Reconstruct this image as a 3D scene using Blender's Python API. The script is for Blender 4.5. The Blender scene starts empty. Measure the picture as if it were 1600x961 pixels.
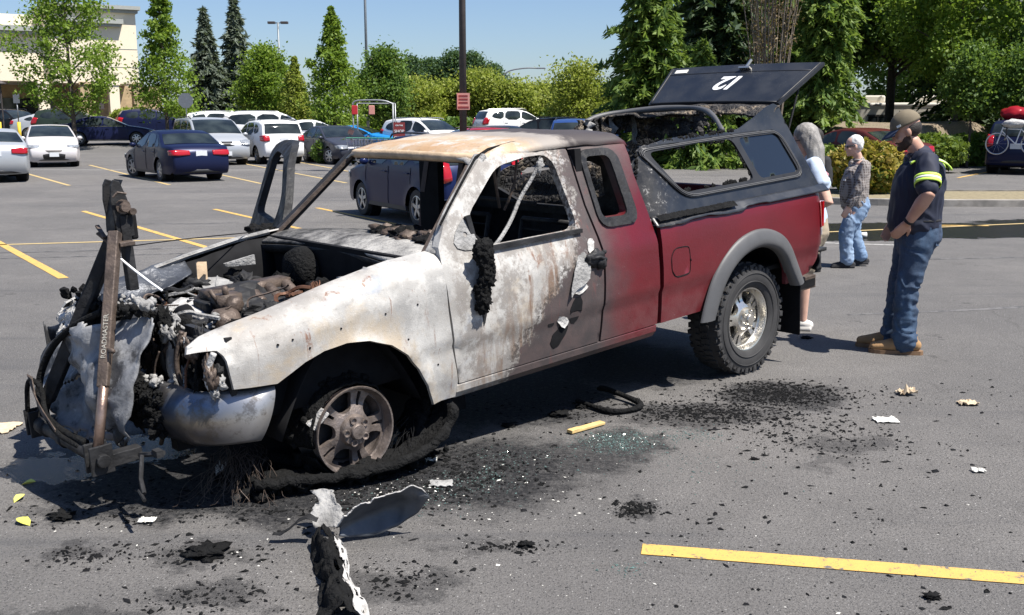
import bpy, math, random
import numpy as np
from mathutils import Vector, Matrix, Quaternion, noise as mnoise
from mathutils.geometry import delaunay_2d_cdt
R = math.radians
scene = bpy.context.scene
COL = scene.collection
rng = random.Random(7)
ORD = ['first', 'second', 'third', 'fourth', 'fifth', 'sixth', 'seventh', 'eighth', 'ninth', 'tenth', 'eleventh', 'twelfth', 'thirteenth']

# ------------------------------------------------------------------ camera, sky, sun, exposure
cam_data = bpy.data.cameras.new('camera')
cam_data.sensor_width = 36.0
cam_data.lens = 36.0
cam_data.clip_start = 0.05
cam_data.clip_end = 2000.0
cam = bpy.data.objects.new('camera', cam_data)
COL.objects.link(cam)
cam.location = (0.0, 0.0, 1.73)
cam.rotation_euler = (R(90 - 10.464), 0, 0)
scene.camera = cam

SUN_EL = R(61.0)
SUN_DIR = Vector((0.88 * math.cos(SUN_EL), -0.475 * math.cos(SUN_EL), math.sin(SUN_EL))).normalized()
world = bpy.data.worlds.new('World')
scene.world = world
world.use_nodes = True
_wn = world.node_tree.nodes
_bg = next(n for n in _wn if n.type == 'BACKGROUND')
_sky = _wn.new('ShaderNodeTexSky')
_sky.sky_type = 'NISHITA'
_sky.sun_disc = False
_sky.sun_elevation = SUN_EL
_sky.sun_rotation = math.atan2(SUN_DIR.x, SUN_DIR.y)
_sky.air_density = 1.0
_sky.dust_density = 0.6
_sky.ozone_density = 1.5
_sky.altitude = 0
_tint = _wn.new('ShaderNodeMix')
_tint.data_type = 'RGBA'
_tint.blend_type = 'MULTIPLY'
_tint.inputs[0].default_value = 1.0
_tint.inputs[7].default_value = (0.92, 1.03, 1.26, 1)
world.node_tree.links.new(_sky.outputs[0], _tint.inputs[6])
world.node_tree.links.new(_tint.outputs[2], _bg.inputs[0])
_bg.inputs[1].default_value = 0.060
sun_data = bpy.data.lights.new('sun', 'SUN')
sun_data.energy = 5.0
sun_data.angle = R(0.53)
sun_data.color = (1.0, 0.955, 0.89)
sun = bpy.data.objects.new('sun', sun_data)
COL.objects.link(sun)
sun.rotation_euler = (-SUN_DIR).to_track_quat('-Z', 'Y').to_euler()
sun.location = (20, -10, 40)
vs = scene.view_settings
vs.view_transform = 'Standard'
vs.look = 'None'
vs.exposure = 0.8
vs.gamma = 1.0
scene.cycles.max_bounces = 7
scene.cycles.transparent_max_bounces = 12
scene.cycles.caustics_reflective = False
scene.cycles.caustics_refractive = False

# ------------------------------------------------------------------ object helpers
def tag(o, label, cat, group=None):
    o['label'] = label
    o['category'] = cat
    if group:
        o['group'] = group
    return o

def rise(x, y):
    """the lot climbs gently towards the far rows on the left"""
    t = min(1, max(0, (y - 43) / 17))
    k = min(1, max(0, (9 - x) / 4))
    return .55 * t * t * (3 - 2 * t) * k

def empty(name, loc=(0, 0, 0), rz=0.0, label=None, cat=None, group=None):
    if label:
        loc = (loc[0], loc[1], (loc[2] if len(loc) > 2 else 0) + rise(loc[0], loc[1]))
    o = bpy.data.objects.new(name, None)
    o.empty_display_size = 0.2
    COL.objects.link(o)
    o.location = loc
    o.rotation_euler = (0, 0, rz)
    if label:
        tag(o, label, cat, group)
    return o

def link_obj(name, me, parent=None, loc=None):
    o = bpy.data.objects.new(name, me)
    COL.objects.link(o)
    if parent is not None:
        o.parent = parent
    if loc is not None:
        o.location = loc
    return o

def copy_tree(o, parent=None):
    c = o.copy()
    COL.objects.link(c)
    c.parent = parent
    for ch in o.children:
        copy_tree(ch, c)
    return c

def V(*a):
    return Vector(a)

def frame_of(d):
    d = Vector(d).normalized()
    up = Vector((0, 0, 1)) if abs(d.z) < 0.95 else Vector((1, 0, 0))
    a = d.cross(up).normalized()
    return a, a.cross(d).normalized()

class MB:
    """collects faces and links them as one mesh object"""
    def __init__(self):
        self.v, self.f, self.m = [], [], []
    def add(self, vs_, fs, mi=0):
        b = len(self.v)
        self.v += [tuple(p) for p in vs_]
        self.f += [tuple(i + b for i in f) for f in fs]
        self.m += [mi] * len(fs)
        return self
    def box(self, c, s, rot=None, mi=0, taper=1.0):
        h = [x / 2 for x in s]
        pts = []
        for z in (-1, 1):
            t = taper if z > 0 else 1.0
            for x, y in ((-1, -1), (1, -1), (1, 1), (-1, 1)):
                pts.append(Vector((x * h[0] * t, y * h[1] * t, z * h[2])))
        if rot is not None:
            q = rot if isinstance(rot, (Matrix, Quaternion)) else Matrix.Rotation(rot, 3, 'Z')
            if isinstance(q, Quaternion):
                q = q.to_matrix()
            pts = [q @ p for p in pts]
        c = Vector(c)
        return self.add([p + c for p in pts], [(3, 2, 1, 0), (4, 5, 6, 7), (0, 1, 5, 4), (1, 2, 6, 5), (2, 3, 7, 6), (3, 0, 4, 7)], mi)
    def bar(self, a, b, w, h, mi=0):
        a, b = Vector(a), Vector(b)
        s, u = frame_of(b - a)
        pts = []
        for p in (a, b):
            for i, j in ((-1, -1), (1, -1), (1, 1), (-1, 1)):
                pts.append(p + s * (i * w / 2) + u * (j * h / 2))
        return self.add(pts, [(0, 1, 2, 3), (7, 6, 5, 4), (4, 5, 1, 0), (5, 6, 2, 1), (6, 7, 3, 2), (7, 4, 0, 3)], mi)
    def tube(self, path, r, seg=8, mi=0, caps=True, closed=False):
        path = [Vector(p) for p in path]
        n = len(path)
        rs = [float(q) for q in np.interp(np.linspace(0, 1, n), np.linspace(0, 1, len(r)), r)] if isinstance(r, (list, tuple)) else [r] * n
        pts, fs = [], []
        prev = None
        for i, p in enumerate(path):
            d = (path[(i + 1) % n] - path[i - 1]) if closed else (path[min(i + 1, n - 1)] - path[max(i - 1, 0)])
            d = d.normalized() if d.length > 1e-9 else Vector((0, 0, 1))
            if prev is None:
                a, _ = frame_of(d)
            else:
                a = prev - d * prev.dot(d)
                a = a.normalized() if a.length > 1e-6 else frame_of(d)[0]
            prev = a
            bb = a.cross(d)
            for k in range(seg):
                t = 2 * math.pi * k / seg
                pts.append(p + (a * math.cos(t) + bb * math.sin(t)) * rs[i])
        for i in range(n if closed else n - 1):
            j = (i + 1) % n
            for k in range(seg):
                l = (k + 1) % seg
                fs.append((i * seg + k, i * seg + l, j * seg + l, j * seg + k))
        if caps and not closed:
            fs.append(tuple(range(seg))[::-1])
            fs.append(tuple((n - 1) * seg + k for k in range(seg)))
        return self.add(pts, fs, mi)
    def lathe(self, prof, c=(0, 0, 0), axis='Z', seg=24, mi=0, a0=0.0, a1=2 * math.pi):
        """prof: list of (radius, height along axis)"""
        full = abs(a1 - a0 - 2 * math.pi) < 1e-6
        n = seg if full else seg + 1
        pts, fs = [], []
        c = Vector(c)
        for (r, h) in prof:
            for k in range(n):
                t = a0 + (a1 - a0) * k / seg
                x, y = r * math.cos(t), r * math.sin(t)
                p = {'Z': (x, y, h), 'Y': (x, h, y), 'X': (h, x, y)}[axis]
                pts.append(c + Vector(p))
        for i in range(len(prof) - 1):
            for k in range(seg):
                l = (k + 1) % n
                fs.append((i * n + k, i * n + l, (i + 1) * n + l, (i + 1) * n + k))
        return self.add(pts, fs, mi)
    def prism(self, poly, a, b, mi=0):
        """extrude polygon of 3D points by the vector b-a (poly given at a)"""
        d = Vector(b) - Vector(a)
        p0 = [Vector(p) for p in poly]
        n = len(p0)
        fs = [tuple(range(n))[::-1], tuple(range(n, 2 * n))]
        for i in range(n):
            j = (i + 1) % n
            fs.append((i, j, n + j, n + i))
        return self.add(p0 + [p + d for p in p0], fs, mi)
    def grid(self, fn, nu, nv, mi=0, thick=0.0, wrap=False):
        pts = [Vector(fn(i / (nu - 1), j / (nv - 1))) for i in range(nu) for j in range(nv)]
        fs = [(i * nv + j, (i + 1) * nv + j, (i + 1) * nv + j + 1, i * nv + j + 1) for i in range(nu - 1) for j in range(nv - 1)]
        self.add(pts, fs, mi)
        return self
    def lump(self, c, s, seed=0, amp=0.35, freq=1.6, sub=2, mi=0):
        """irregular charred lump"""
        vs_, fs = ico(sub)
        c = Vector(c)
        off = Vector((seed * 7.13, seed * 3.7, seed * 1.9))
        out = []
        for p in vs_:
            k = 1 + amp * mnoise.noise(p * freq + off) + amp * 0.6 * mnoise.noise(p * freq * 2.7 + off)
            out.append(c + Vector((p.x * s[0] * k, p.y * s[1] * k, p.z * s[2] * k)))
        return self.add(out, fs, mi)
    def mesh(self, name='mesh', mats=None, smooth=False, angle=None):
        me = bpy.data.meshes.new(name)
        me.from_pydata(self.v, [], self.f)
        if mats is not None:
            for m in (mats if isinstance(mats, (list, tuple)) else [mats]):
                me.materials.append(M[m] if isinstance(m, str) else m)
        if any(self.m):
            me.polygons.foreach_set('material_index', self.m)
        if smooth:
            me.polygons.foreach_set('use_smooth', [True] * len(me.polygons))
            if angle:
                me.set_sharp_from_angle(angle=R(angle))
        me.update()
        return me
    def build(self, name, mats, parent=None, smooth=False, angle=None, bevel=0.0, bseg=2, loc=None, solid=0.0, label=None):
        o = link_obj(name, self.mesh(name, mats, smooth, angle), parent, loc)
        if solid:
            md = o.modifiers.new('thickness', 'SOLIDIFY')
            md.thickness = solid
            md.offset = 0
        if bevel:
            md = o.modifiers.new('bevel', 'BEVEL')
            md.width = bevel
            md.segments = bseg
            md.limit_method = 'ANGLE'
            md.angle_limit = R(40)
            md.harden_normals = False
        if label:
            o['label'] = label
        return o

_ico = {}
def ico(sub):
    if sub not in _ico:
        import bmesh
        bm = bmesh.new()
        bmesh.ops.create_icosphere(bm, subdivisions=sub, radius=1.0)
        bm.verts.ensure_lookup_table()
        _ico[sub] = ([v.co.copy() for v in bm.verts], [tuple(v.index for v in f.verts) for f in bm.faces])
        bm.free()
    return _ico[sub]

def resample(loop, step, closed=True):
    out = []
    n = len(loop)
    for i in range(n if closed else n - 1):
        a, b = loop[i], loop[(i + 1) % n]
        d = math.hypot(b[0] - a[0], b[1] - a[1])
        k = max(1, int(math.ceil(d / step)))
        for j in range(k):
            t = j / k
            out.append((a[0] + (b[0] - a[0]) * t, a[1] + (b[1] - a[1]) * t))
    if not closed:
        out.append(tuple(loop[-1]))
    return out

def smooth_loop(loop, it=2, keep=()):
    """corner-cutting of a closed polygon (Chaikin)"""
    p = [tuple(q) for q in loop]
    for _ in range(it):
        o = []
        n = len(p)
        for i in range(n):
            a, b = p[i], p[(i + 1) % n]
            o.append((a[0] * .75 + b[0] * .25, a[1] * .75 + b[1] * .25))
            o.append((a[0] * .25 + b[0] * .75, a[1] * .25 + b[1] * .75))
        p = o
    return p

def fillet(loop, r, n=5):
    """polygon with rounded corners of about radius r"""
    out, m_ = [], len(loop)
    for i in range(m_):
        a, b, c = (Vector((loop[(i + k) % m_][0], loop[(i + k) % m_][1])) for k in (-1, 0, 1))
        d = min(r, (a - b).length * .48, (c - b).length * .48)
        p, q = b + (a - b).normalized() * d, b + (c - b).normalized() * d
        for k in range(n):
            t = k / (n - 1)
            out.append(tuple(p * (1 - t) ** 2 + b * 2 * t * (1 - t) + q * t * t))
    return out

def smooth_path(path, it=2):
    p = [Vector(q) for q in path]
    for _ in range(it):
        o = [p[0]]
        for a, b in zip(p[:-1], p[1:]):
            o += [a * .75 + b * .25, a * .25 + b * .75]
        o.append(p[-1])
        p = o
    return p

def ragged(loop, amp, step=0.02, seed=0, closed=True, freq=18.0):
    """torn edge"""
    pts = resample(loop, step, closed)
    out = []
    for i, (x, z) in enumerate(pts):
        p = Vector((x * freq, z * freq, seed * 5.3))
        out.append((x + amp * mnoise.noise(p) + amp * .5 * mnoise.noise(p * 2.3), z + amp * mnoise.noise(p + Vector((31, 7, 3))) + amp * .5 * mnoise.noise(p * 2.3 + Vector((5, 9, 1)))))
    return out

def inside(px, pz, loop):
    c = np.zeros(len(px), bool)
    n = len(loop)
    for i in range(n):
        x1, z1 = loop[i]
        x2, z2 = loop[(i + 1) % n]
        if z1 == z2:
            continue
        m = ((z1 > pz) != (z2 > pz)) & (px < (x2 - x1) * (pz - z1) / (z2 - z1) + x1)
        c ^= m
    return c

def panel_tris(outline, holes=(), step=0.05):
    loops = [resample(outline, step)] + [resample(h, step) for h in holes]
    pts, edges = [], []
    for lp in loops:
        b = len(pts)
        pts += lp
        edges += [(b + i, b + (i + 1) % len(lp)) for i in range(len(lp))]
    A = np.array(loops[0])
    xs = np.arange(A[:, 0].min() + step * .5, A[:, 0].max(), step)
    zs = np.arange(A[:, 1].min() + step * .5, A[:, 1].max(), step)
    gx, gz = np.meshgrid(xs, zs)
    gx, gz = gx.ravel(), gz.ravel()
    keep = inside(gx, gz, loops[0])
    for lp in loops[1:]:
        keep &= ~inside(gx, gz, lp)
    B = np.array(pts)
    gx, gz = gx[keep], gz[keep]
    if len(gx):
        d = np.min((gx[:, None] - B[None, :, 0]) ** 2 + (gz[:, None] - B[None, :, 1]) ** 2, axis=1)
        k = d > (step * .45) ** 2
        pts = pts + list(zip(gx[k], gz[k]))
    v2, e2, f2, _, _, _ = delaunay_2d_cdt([Vector((float(p[0]), float(p[1]))) for p in pts], edges, [], 0, 1e-6)
    P = np.array([(p.x, p.y) for p in v2])
    F = [tuple(f) for f in f2]
    cx = np.array([np.mean(P[list(f)], axis=0) for f in F])
    ok = inside(cx[:, 0], cx[:, 1], loops[0])
    for lp in loops[1:]:
        ok &= ~inside(cx[:, 0], cx[:, 1], lp)
    F = [f for f, o in zip(F, ok) if o]
    # orient counter-clockwise
    G = []
    for f in F:
        a, b, c = (P[i] for i in f[:3])
        G.append(f if (b[0] - a[0]) * (c[1] - a[1]) - (b[1] - a[1]) * (c[0] - a[0]) > 0 else f[::-1])
    return P, G

def panel(mb, outline, holes, fmap, thick=0.02, step=0.05, mi=0, mi_back=None, inward=None, flip=False):
    """sheet cut to an outline in two parameters, mapped to 3D by fmap, given thickness along `inward`"""
    P, F = panel_tris(outline, holes, step)
    front = [Vector(fmap(p[0], p[1])) for p in P]
    if inward is None:
        inward = Vector((0, -1, 0))
    back = [p + Vector(inward) * thick for p in front]
    n = len(front)
    FF = [f[::-1] for f in F] if flip else F
    mb.add(front, FF, mi)
    if thick:
        mb.add(back, [f[::-1] for f in FF], mi if mi_back is None else mi_back)
        cnt = {}
        for f in FF:
            for i in range(len(f)):
                a, b = f[i], f[(i + 1) % len(f)]
                cnt[(a, b)] = 1
        rim_v, rim_f = [], []
        for (a, b) in cnt:
            if (b, a) not in cnt:
                k = len(rim_v)
                rim_v += [front[a], front[b], back[b], back[a]]
                rim_f.append((k + 3, k + 2, k + 1, k))
        mb.add(rim_v, rim_f, mi)
    return mb

def interp(x, xs, ys):
    return float(np.interp(x, xs, ys))

def text_mesh(s, size, depth, mat, bold=0.0, shear=0.0, align='CENTER'):
    cu = bpy.data.curves.new('lettering', 'FONT')
    cu.body = s
    cu.size = size
    cu.extrude = depth / 2
    cu.offset = bold
    cu.shear = shear
    cu.align_x = align
    cu.align_y = 'CENTER'
    o = bpy.data.objects.new('lettering', cu)
    COL.objects.link(o)
    dg = bpy.context.evaluated_depsgraph_get()
    me = bpy.data.meshes.new_from_object(o.evaluated_get(dg))
    bpy.data.objects.remove(o)
    bpy.data.curves.remove(cu)
    me.materials.clear()
    me.materials.append(M[mat])
    return me

# ------------------------------------------------------------------ materials
M = {}
class NT:
    def __init__(self, name):
        self.mat = bpy.data.materials.new(name)
        self.mat.use_nodes = True
        self.t = self.mat.node_tree
        self.b = next(n for n in self.t.nodes if n.type == 'BSDF_PRINCIPLED')
        self.out = next(n for n in self.t.nodes if n.type == 'OUTPUT_MATERIAL')
        M[name] = self.mat
        self._co = None
    def n(self, kind, **kw):
        nd = self.t.nodes.new(kind)
        for k, v in kw.items():
            setattr(nd, k, v)
        return nd
    def l(self, a, b):
        self.t.links.new(a, b)
    def put(self, inp, v):
        if hasattr(v, 'links') or hasattr(v, 'is_linked'):
            self.l(v, inp)
        else:
            inp.default_value = v
    def co(self, kind='Object'):
        if self._co is None:
            self._co = self.n('ShaderNodeTexCoord')
        return self._co.outputs[kind]
    def noise(self, scale, detail=4, rough=.55, vec=None, dist=0.0, dim='3D'):
        nd = self.n('ShaderNodeTexNoise', noise_dimensions=dim)
        nd.inputs['Scale'].default_value = scale
        nd.inputs['Detail'].default_value = detail
        nd.inputs['Roughness'].default_value = rough
        nd.inputs['Distortion'].default_value = dist
        self.l(vec if vec is not None else self.co(), nd.inputs['Vector'])
        return nd.outputs['Fac']
    def voro(self, scale, vec=None, out='Distance', feature='F1', rnd=1.0):
        nd = self.n('ShaderNodeTexVoronoi', feature=feature)
        nd.inputs['Scale'].default_value = scale
        nd.inputs['Randomness'].default_value = rnd
        self.l(vec if vec is not None else self.co(), nd.inputs['Vector'])
        return nd.outputs[out]
    def ramp(self, fac, stops, interp='LINEAR'):
        nd = self.n('ShaderNodeValToRGB')
        cr = nd.color_ramp
        cr.interpolation = interp
        while len(cr.elements) < len(stops):
            cr.elements.new(0.5)
        for e, (p, c) in zip(cr.elements, stops):
            e.position = p
            e.color = (c, c, c, 1) if isinstance(c, (int, float)) else tuple(c) + ((1,) if len(c) == 3 else ())
        self.put(nd.inputs[0], fac)
        return nd.outputs[0]
    def mr(self, v, a, b, c=0.0, d=1.0, smooth=True):
        nd = self.n('ShaderNodeMapRange', interpolation_type='SMOOTHSTEP' if smooth else 'LINEAR')
        self.put(nd.inputs[0], v)
        for i, k in enumerate((a, b, c, d)):
            self.put(nd.inputs[i + 1], k)
        return nd.outputs[0]
    def math(self, op, a, b=0.0, c=0.0, clamp=False):
        nd = self.n('ShaderNodeMath', operation=op, use_clamp=clamp)
        for i, k in enumerate((a, b, c)):
            self.put(nd.inputs[i], k)
        return nd.outputs[0]
    def mix(self, f, a, b, blend='MIX'):
        nd = self.n('ShaderNodeMix', data_type='RGBA', blend_type=blend)
        self.put(nd.inputs[0], f)
        for i, k in ((6, a), (7, b)):
            if isinstance(k, tuple):
                k = k + (1,) if len(k) == 3 else k
            self.put(nd.inputs[i], k)
        return nd.outputs[2]
    def sep(self, vec=None):
        nd = self.n('ShaderNodeSeparateXYZ')
        self.l(vec if vec is not None else self.co(), nd.inputs[0])
        return nd.outputs
    def bump(self, h, strength=.3, dist=.01):
        nd = self.n('ShaderNodeBump')
        nd.inputs['Strength'].default_value = strength
        nd.inputs['Distance'].default_value = dist
        self.put(nd.inputs['Height'], h)
        self.l(nd.outputs[0], self.b.inputs['Normal'])
    def set(self, **kw):
        names = dict(color='Base Color', rough='Roughness', metal='Metallic', spec='Specular IOR Level', coat='Coat Weight', coatr='Coat Roughness', trans='Transmission Weight', alpha='Alpha', ior='IOR', sheen='Sheen Weight')
        for k, v in kw.items():
            if isinstance(v, tuple) and len(v) == 3:
                v = v + (1,)
            self.put(self.b.inputs[names[k]], v)
        return self

def simple(name, col, rough=.6, metal=0.0, var=.15, scale=8.0, bump=0.0, bscale=40.0, bdist=.01, coat=0.0, rvar=0.0, spec=.5):
    m = NT(name)
    if var:
        f = m.noise(scale, 5)
        lo = tuple(max(0, c * (1 - var)) for c in col)
        hi = tuple(c * (1 + var) for c in col)
        m.set(color=m.ramp(f, [(.3, lo), (.7, hi)]))
    else:
        m.set(color=col)
    m.set(metal=metal, coat=coat, spec=spec)
    if rvar:
        m.set(rough=m.mr(m.noise(scale * 1.7, 4), .3, .7, max(0, rough - rvar), min(1, rough + rvar)))
    else:
        m.set(rough=rough)
    if bump:
        m.bump(m.noise(bscale, 4), bump, bdist)
    return m
# ================================================================== materials
def mat_asphalt():
    m = NT('asphalt')
    co = m.co()
    big = m.noise(.35, 5, .6)
    mid = m.noise(3.1, 6, .65)
    fine = m.noise(95, 3, .7)
    agg = m.voro(120)
    aggc = m.voro(120, out='Color')
    base = m.ramp(mid, [(.25, (.165, .154, .142)), (.5, (.212, .198, .183)), (.78, (.262, .246, .228))])
    base = m.mix(m.mr(big, .35, .66, 0, .75), base, (.135, .128, .121))
    base = m.mix(m.mr(fine, .35, .68, 0, .6), m.mix(.5, base, (.07, .07, .072)), base)
    sx = m.sep(aggc)[0]
    g1 = m.noise(70, 6, .8)
    g2 = m.noise(190, 3, .75)
    base = m.mix(m.mr(g1, .36, .50, .75, 0), base, (.05, .046, .042))
    base = m.mix(m.mr(g1, .56, .70, 0, .7), base, (.30, .285, .265))
    base = m.mix(m.mr(g2, .60, .72, 0, .6), base, (.36, .345, .32))
    base = m.mix(m.math('MULTIPLY', m.mr(sx, .965, .99), m.mr(agg, .40, .25)), base, (.42, .41, .39))
    base = m.mix(m.math('MULTIPLY', m.mr(sx, .22, .10), m.mr(agg, .45, .3)), base, (.035, .035, .037))
    base = m.mix(m.mr(m.noise(7.5, 5, .7), .66, .74, 0, .55), base, (.07, .068, .07))
    # long tyre streaks
    wv = m.n('ShaderNodeMapping')
    wv.inputs['Scale'].default_value = (.10, 1.5, 1)
    wv.inputs['Rotation'].default_value = (0, 0, R(-4))
    m.l(co, wv.inputs[0])
    st = m.noise(1.3, 5, .6, vec=wv.outputs[0])
    base = m.mix(m.mr(st, .55, .70, 0, .6), base, (.07, .07, .073))
    drip = m.noise(1.7, 6, .75)
    base = m.mix(m.math('MULTIPLY', m.mr(drip, .60, .66, 0, .7), m.mr(mid, .4, .6)), base, (.045, .043, .042))
    ck = m.n('ShaderNodeTexVoronoi', feature='DISTANCE_TO_EDGE')
    ck.inputs['Scale'].default_value = .42
    cw = m.n('ShaderNodeVectorMath', operation='MULTIPLY_ADD')
    cwn = m.n('ShaderNodeTexNoise')
    cwn.inputs['Scale'].default_value = 1.6
    cwn.inputs['Detail'].default_value = 5
    m.l(co, cwn.inputs['Vector'])
    m.l(cwn.outputs['Color'], cw.inputs[0])
    cw.inputs[1].default_value = (.9, .9, 0)
    m.l(co, cw.inputs[2])
    m.l(cw.outputs[0], ck.inputs['Vector'])
    base = m.mix(m.math('MULTIPLY', m.mr(ck.outputs['Distance'], .006, .0015), m.mr(big, .50, .60, 0, .4)), base, (.06, .056, .052))
    # soot, painted shade under the truck, wet stains: ellipses with broken edges
    xy = m.n('ShaderNodeVectorMath', operation='ADD')
    wob = m.n('ShaderNodeTexNoise')
    wob.inputs['Scale'].default_value = 3.2
    wob.inputs['Detail'].default_value = 6
    wob.inputs['Roughness'].default_value = .7
    m.l(co, wob.inputs['Vector'])
    wsub = m.n('ShaderNodeVectorMath', operation='MULTIPLY_ADD')
    m.l(wob.outputs['Color'], wsub.inputs[0])
    wsub.inputs[1].default_value = (.85, .85, 0)
    wsub.inputs[2].default_value = (-.425, -.425, 0)
    m.l(co, xy.inputs[0])
    m.l(wsub.outputs[0], xy.inputs[1])
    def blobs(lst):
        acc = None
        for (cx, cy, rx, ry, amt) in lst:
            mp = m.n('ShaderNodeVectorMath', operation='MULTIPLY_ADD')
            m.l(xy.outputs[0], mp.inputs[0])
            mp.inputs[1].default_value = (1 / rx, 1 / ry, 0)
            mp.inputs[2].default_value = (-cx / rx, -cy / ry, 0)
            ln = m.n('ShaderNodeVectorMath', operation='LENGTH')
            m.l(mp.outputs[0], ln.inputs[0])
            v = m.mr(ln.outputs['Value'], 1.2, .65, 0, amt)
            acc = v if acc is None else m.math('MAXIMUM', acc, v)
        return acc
    soot = blobs([(-.94, 4.75, .95, .60, 1), (-.22, 4.88, .62, .62, .92), (-1.2, 4.45, .6, .3, .85), (.56, 5.35, .26, .30, .75), (1.69, 6.31, .40, .36, .75), (1.06, 5.86, .42, .27, .6),  # soot patches, plus painted shade under the truck
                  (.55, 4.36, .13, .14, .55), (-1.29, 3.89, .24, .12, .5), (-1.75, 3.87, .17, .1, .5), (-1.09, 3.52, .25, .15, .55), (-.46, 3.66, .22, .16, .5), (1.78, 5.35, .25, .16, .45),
                  (1.44, 5.84, .26, .18, .5), (-.08, 3.94, .15, .07, .4), (1.61, 5.03, .16, .1, .35), (.75, 7.31, .56, .82, .7), (-1.86, 4.33, .36, .12, .5), (-1.5, 5.0, .85, .75, 1), (-.20, 6.35, .95, .80, 1), (.75, 7.15, .8, .7, 1), (-.75, 5.9, .6, .5, 1), (.1, 5.0, .55, .35, .75), (-2.3, 8.0, .5, .3, .3), (-1.6, 3.3, .3, .12, .45), (2.7, 4.4, .4, .1, .2)])  # blobs beneath the truck paint its shadow into the asphalt colour
    wet = blobs([(-2.36, 4.92, .26, .22, .85), (6.6, 16.1, 2.8, 1.25, 1), (4.9, 15.2, 1.5, .75, 1), (10.5, 17.3, 3.0, .8, .9), (-2.0, 5.2, .3, .3, .8)])
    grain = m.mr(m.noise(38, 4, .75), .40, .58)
    soot_shade_m = m.math('MULTIPLY', soot, m.math('ADD', m.math('MULTIPLY', grain, .40), .80), clamp=True)
    col = m.mix(soot_shade_m, base, (.014, .014, .015))
    wetm = m.mr(m.math('ADD', wet, m.math('MULTIPLY', m.math('SUBTRACT', mid, .5), .5)), .35, .6)
    col = m.mix(m.math('MULTIPLY', wetm, .93), col, (.006, .006, .007))
    m.set(color=col, spec=m.mix(wetm, (.35, .35, .35), (.22, .22, .22)))
    m.set(rough=m.mix(wetm, m.mix(.5, (.9, .9, .9), (.85, .85, .85)), (.26, .26, .26)))
    hgt = m.math('ADD', m.math('MULTIPLY', agg, -.7), m.math('MULTIPLY', fine, .8))
    hgt = m.math('MULTIPLY', hgt, m.math('SUBTRACT', 1.0, m.math('MULTIPLY', wetm, .72)))
    m.bump(m.math('ADD', hgt, m.math('MULTIPLY', g1, m.math('SUBTRACT', 1.6, m.math('MULTIPLY', wetm, 1.3)))), .75, .008)
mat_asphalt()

def mat_paint(name, c, wear=.62):
    m = NT(name)
    n1 = m.noise(14, 6, .7)
    n2 = m.noise(90, 3, .7)
    col = m.mix(m.mr(n1, .3, .7, 0, .35), c, tuple(x * .75 for x in c))
    w = m.math('MAXIMUM', m.mr(n1, wear, wear + .08), m.mr(n2, .60, .67))
    m.set(color=m.mix(w, col, (.12, .115, .11)), rough=.75)
    m.bump(n2, .4, .004)
mat_paint('yellow_paint', (.60, .37, .095), .57)
mat_paint('pale_yellow_paint', (.50, .37, .16), .6)
mat_paint('white_road_paint', (.42, .41, .38), .55)
simple('concrete', (.33, .31, .28), .85, var=.2, scale=5, bump=.3, bscale=60)
simple('concrete_worn', (.26, .24, .21), .9, var=.3, scale=4, bump=.4, bscale=40)

# ================================================================== ground
def structure(o):
    o['kind'] = 'structure'
    return o
mb = MB()
_xs = [-500, -120, -60, -30] + list(np.linspace(-20, 4, 7)) + list(np.linspace(5, 9.5, 10)) + [14, 40, 120, 500]
_ys = [-40, 0, 20, 40] + list(np.linspace(43, 60, 18)) + [70, 120, 300, 900]
mb.add([(float(x), float(y), rise(x, y)) for x in _xs for y in _ys], [(i * len(_ys) + j, (i + 1) * len(_ys) + j, (i + 1) * len(_ys) + j + 1, i * len(_ys) + j + 1) for i in range(len(_xs) - 1) for j in range(len(_ys) - 1)])
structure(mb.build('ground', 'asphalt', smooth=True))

def stripe(a, b, w, mat, name='parking_line'):
    a, b = V(a[0], a[1], 0), V(b[0], b[1], 0)
    d = (b - a).normalized()
    s = V(-d.y, d.x, 0) * (w / 2)
    n = max(2, int((b - a).length / .25))
    m = MB()
    pts = []
    for i in range(n + 1):
        p = a + (b - a) * (i / n)
        j = .006 * mnoise.noise(p * 9)
        pts += [p + s * (1 + j * 8) + V(0, 0, .004), p - s * (1 - j * 8) + V(0, 0, .004)]
    m.add(pts, [(2 * i, 2 * i + 1, 2 * i + 3, 2 * i + 2) for i in range(n)])
    return structure(m.build(name, mat))
for a, b, w, mt in [((.53, 3.93), (5.2, 3.03), .105, 'yellow_paint'), ((-9.6, 17.7), (-4.93, 11.13), .11, 'yellow_paint'), ((-8.13, 19.42), (-3.6, 13.08), .10, 'yellow_paint'),
                    ((-5.76, 19.84), (-1.6, 13.6), .10, 'yellow_paint'), ((-3.83, 20.13), (.2, 13.5), .10, 'yellow_paint'), ((-9.2, 13.6), (3.0, 16.9), .10, 'pale_yellow_paint'),
                    ((-15.91, 38.89), (-9.05, 27.2), .11, 'pale_yellow_paint'), ((-18.5, 37.5), (-11.59, 26.94), .11, 'pale_yellow_paint'), ((-13.0, 39.6), (-6.76, 27.74), .11, 'pale_yellow_paint'),
                    ((-10.36, 40.0), (-4.5, 28.0), .11, 'pale_yellow_paint'), ((-8.41, 41.16), (-4.2, 31.4), .11, 'pale_yellow_paint'), ((-18.7, 35.3), (-2.15, 35.0), .12, 'white_road_paint'), ((-2.0, 19.9), (2.2, 12.9), .1, 'yellow_paint'),
                    ((13.2, 30.5), (16.3, 34.8), .11, 'yellow_paint'), ((6.4, 16.86), (7.8, 16.72), .1, 'yellow_paint'), ((3.2, 15.2), (8.6, 17.1), .09, 'pale_yellow_paint'), ((3.6, 14.6), (5.5, 14.06), .09, 'white_road_paint'),
                    ((9.6, 30.4), (12.2, 35.2), .11, 'pale_yellow_paint')]:
    stripe(a, b, w, mt)

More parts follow.
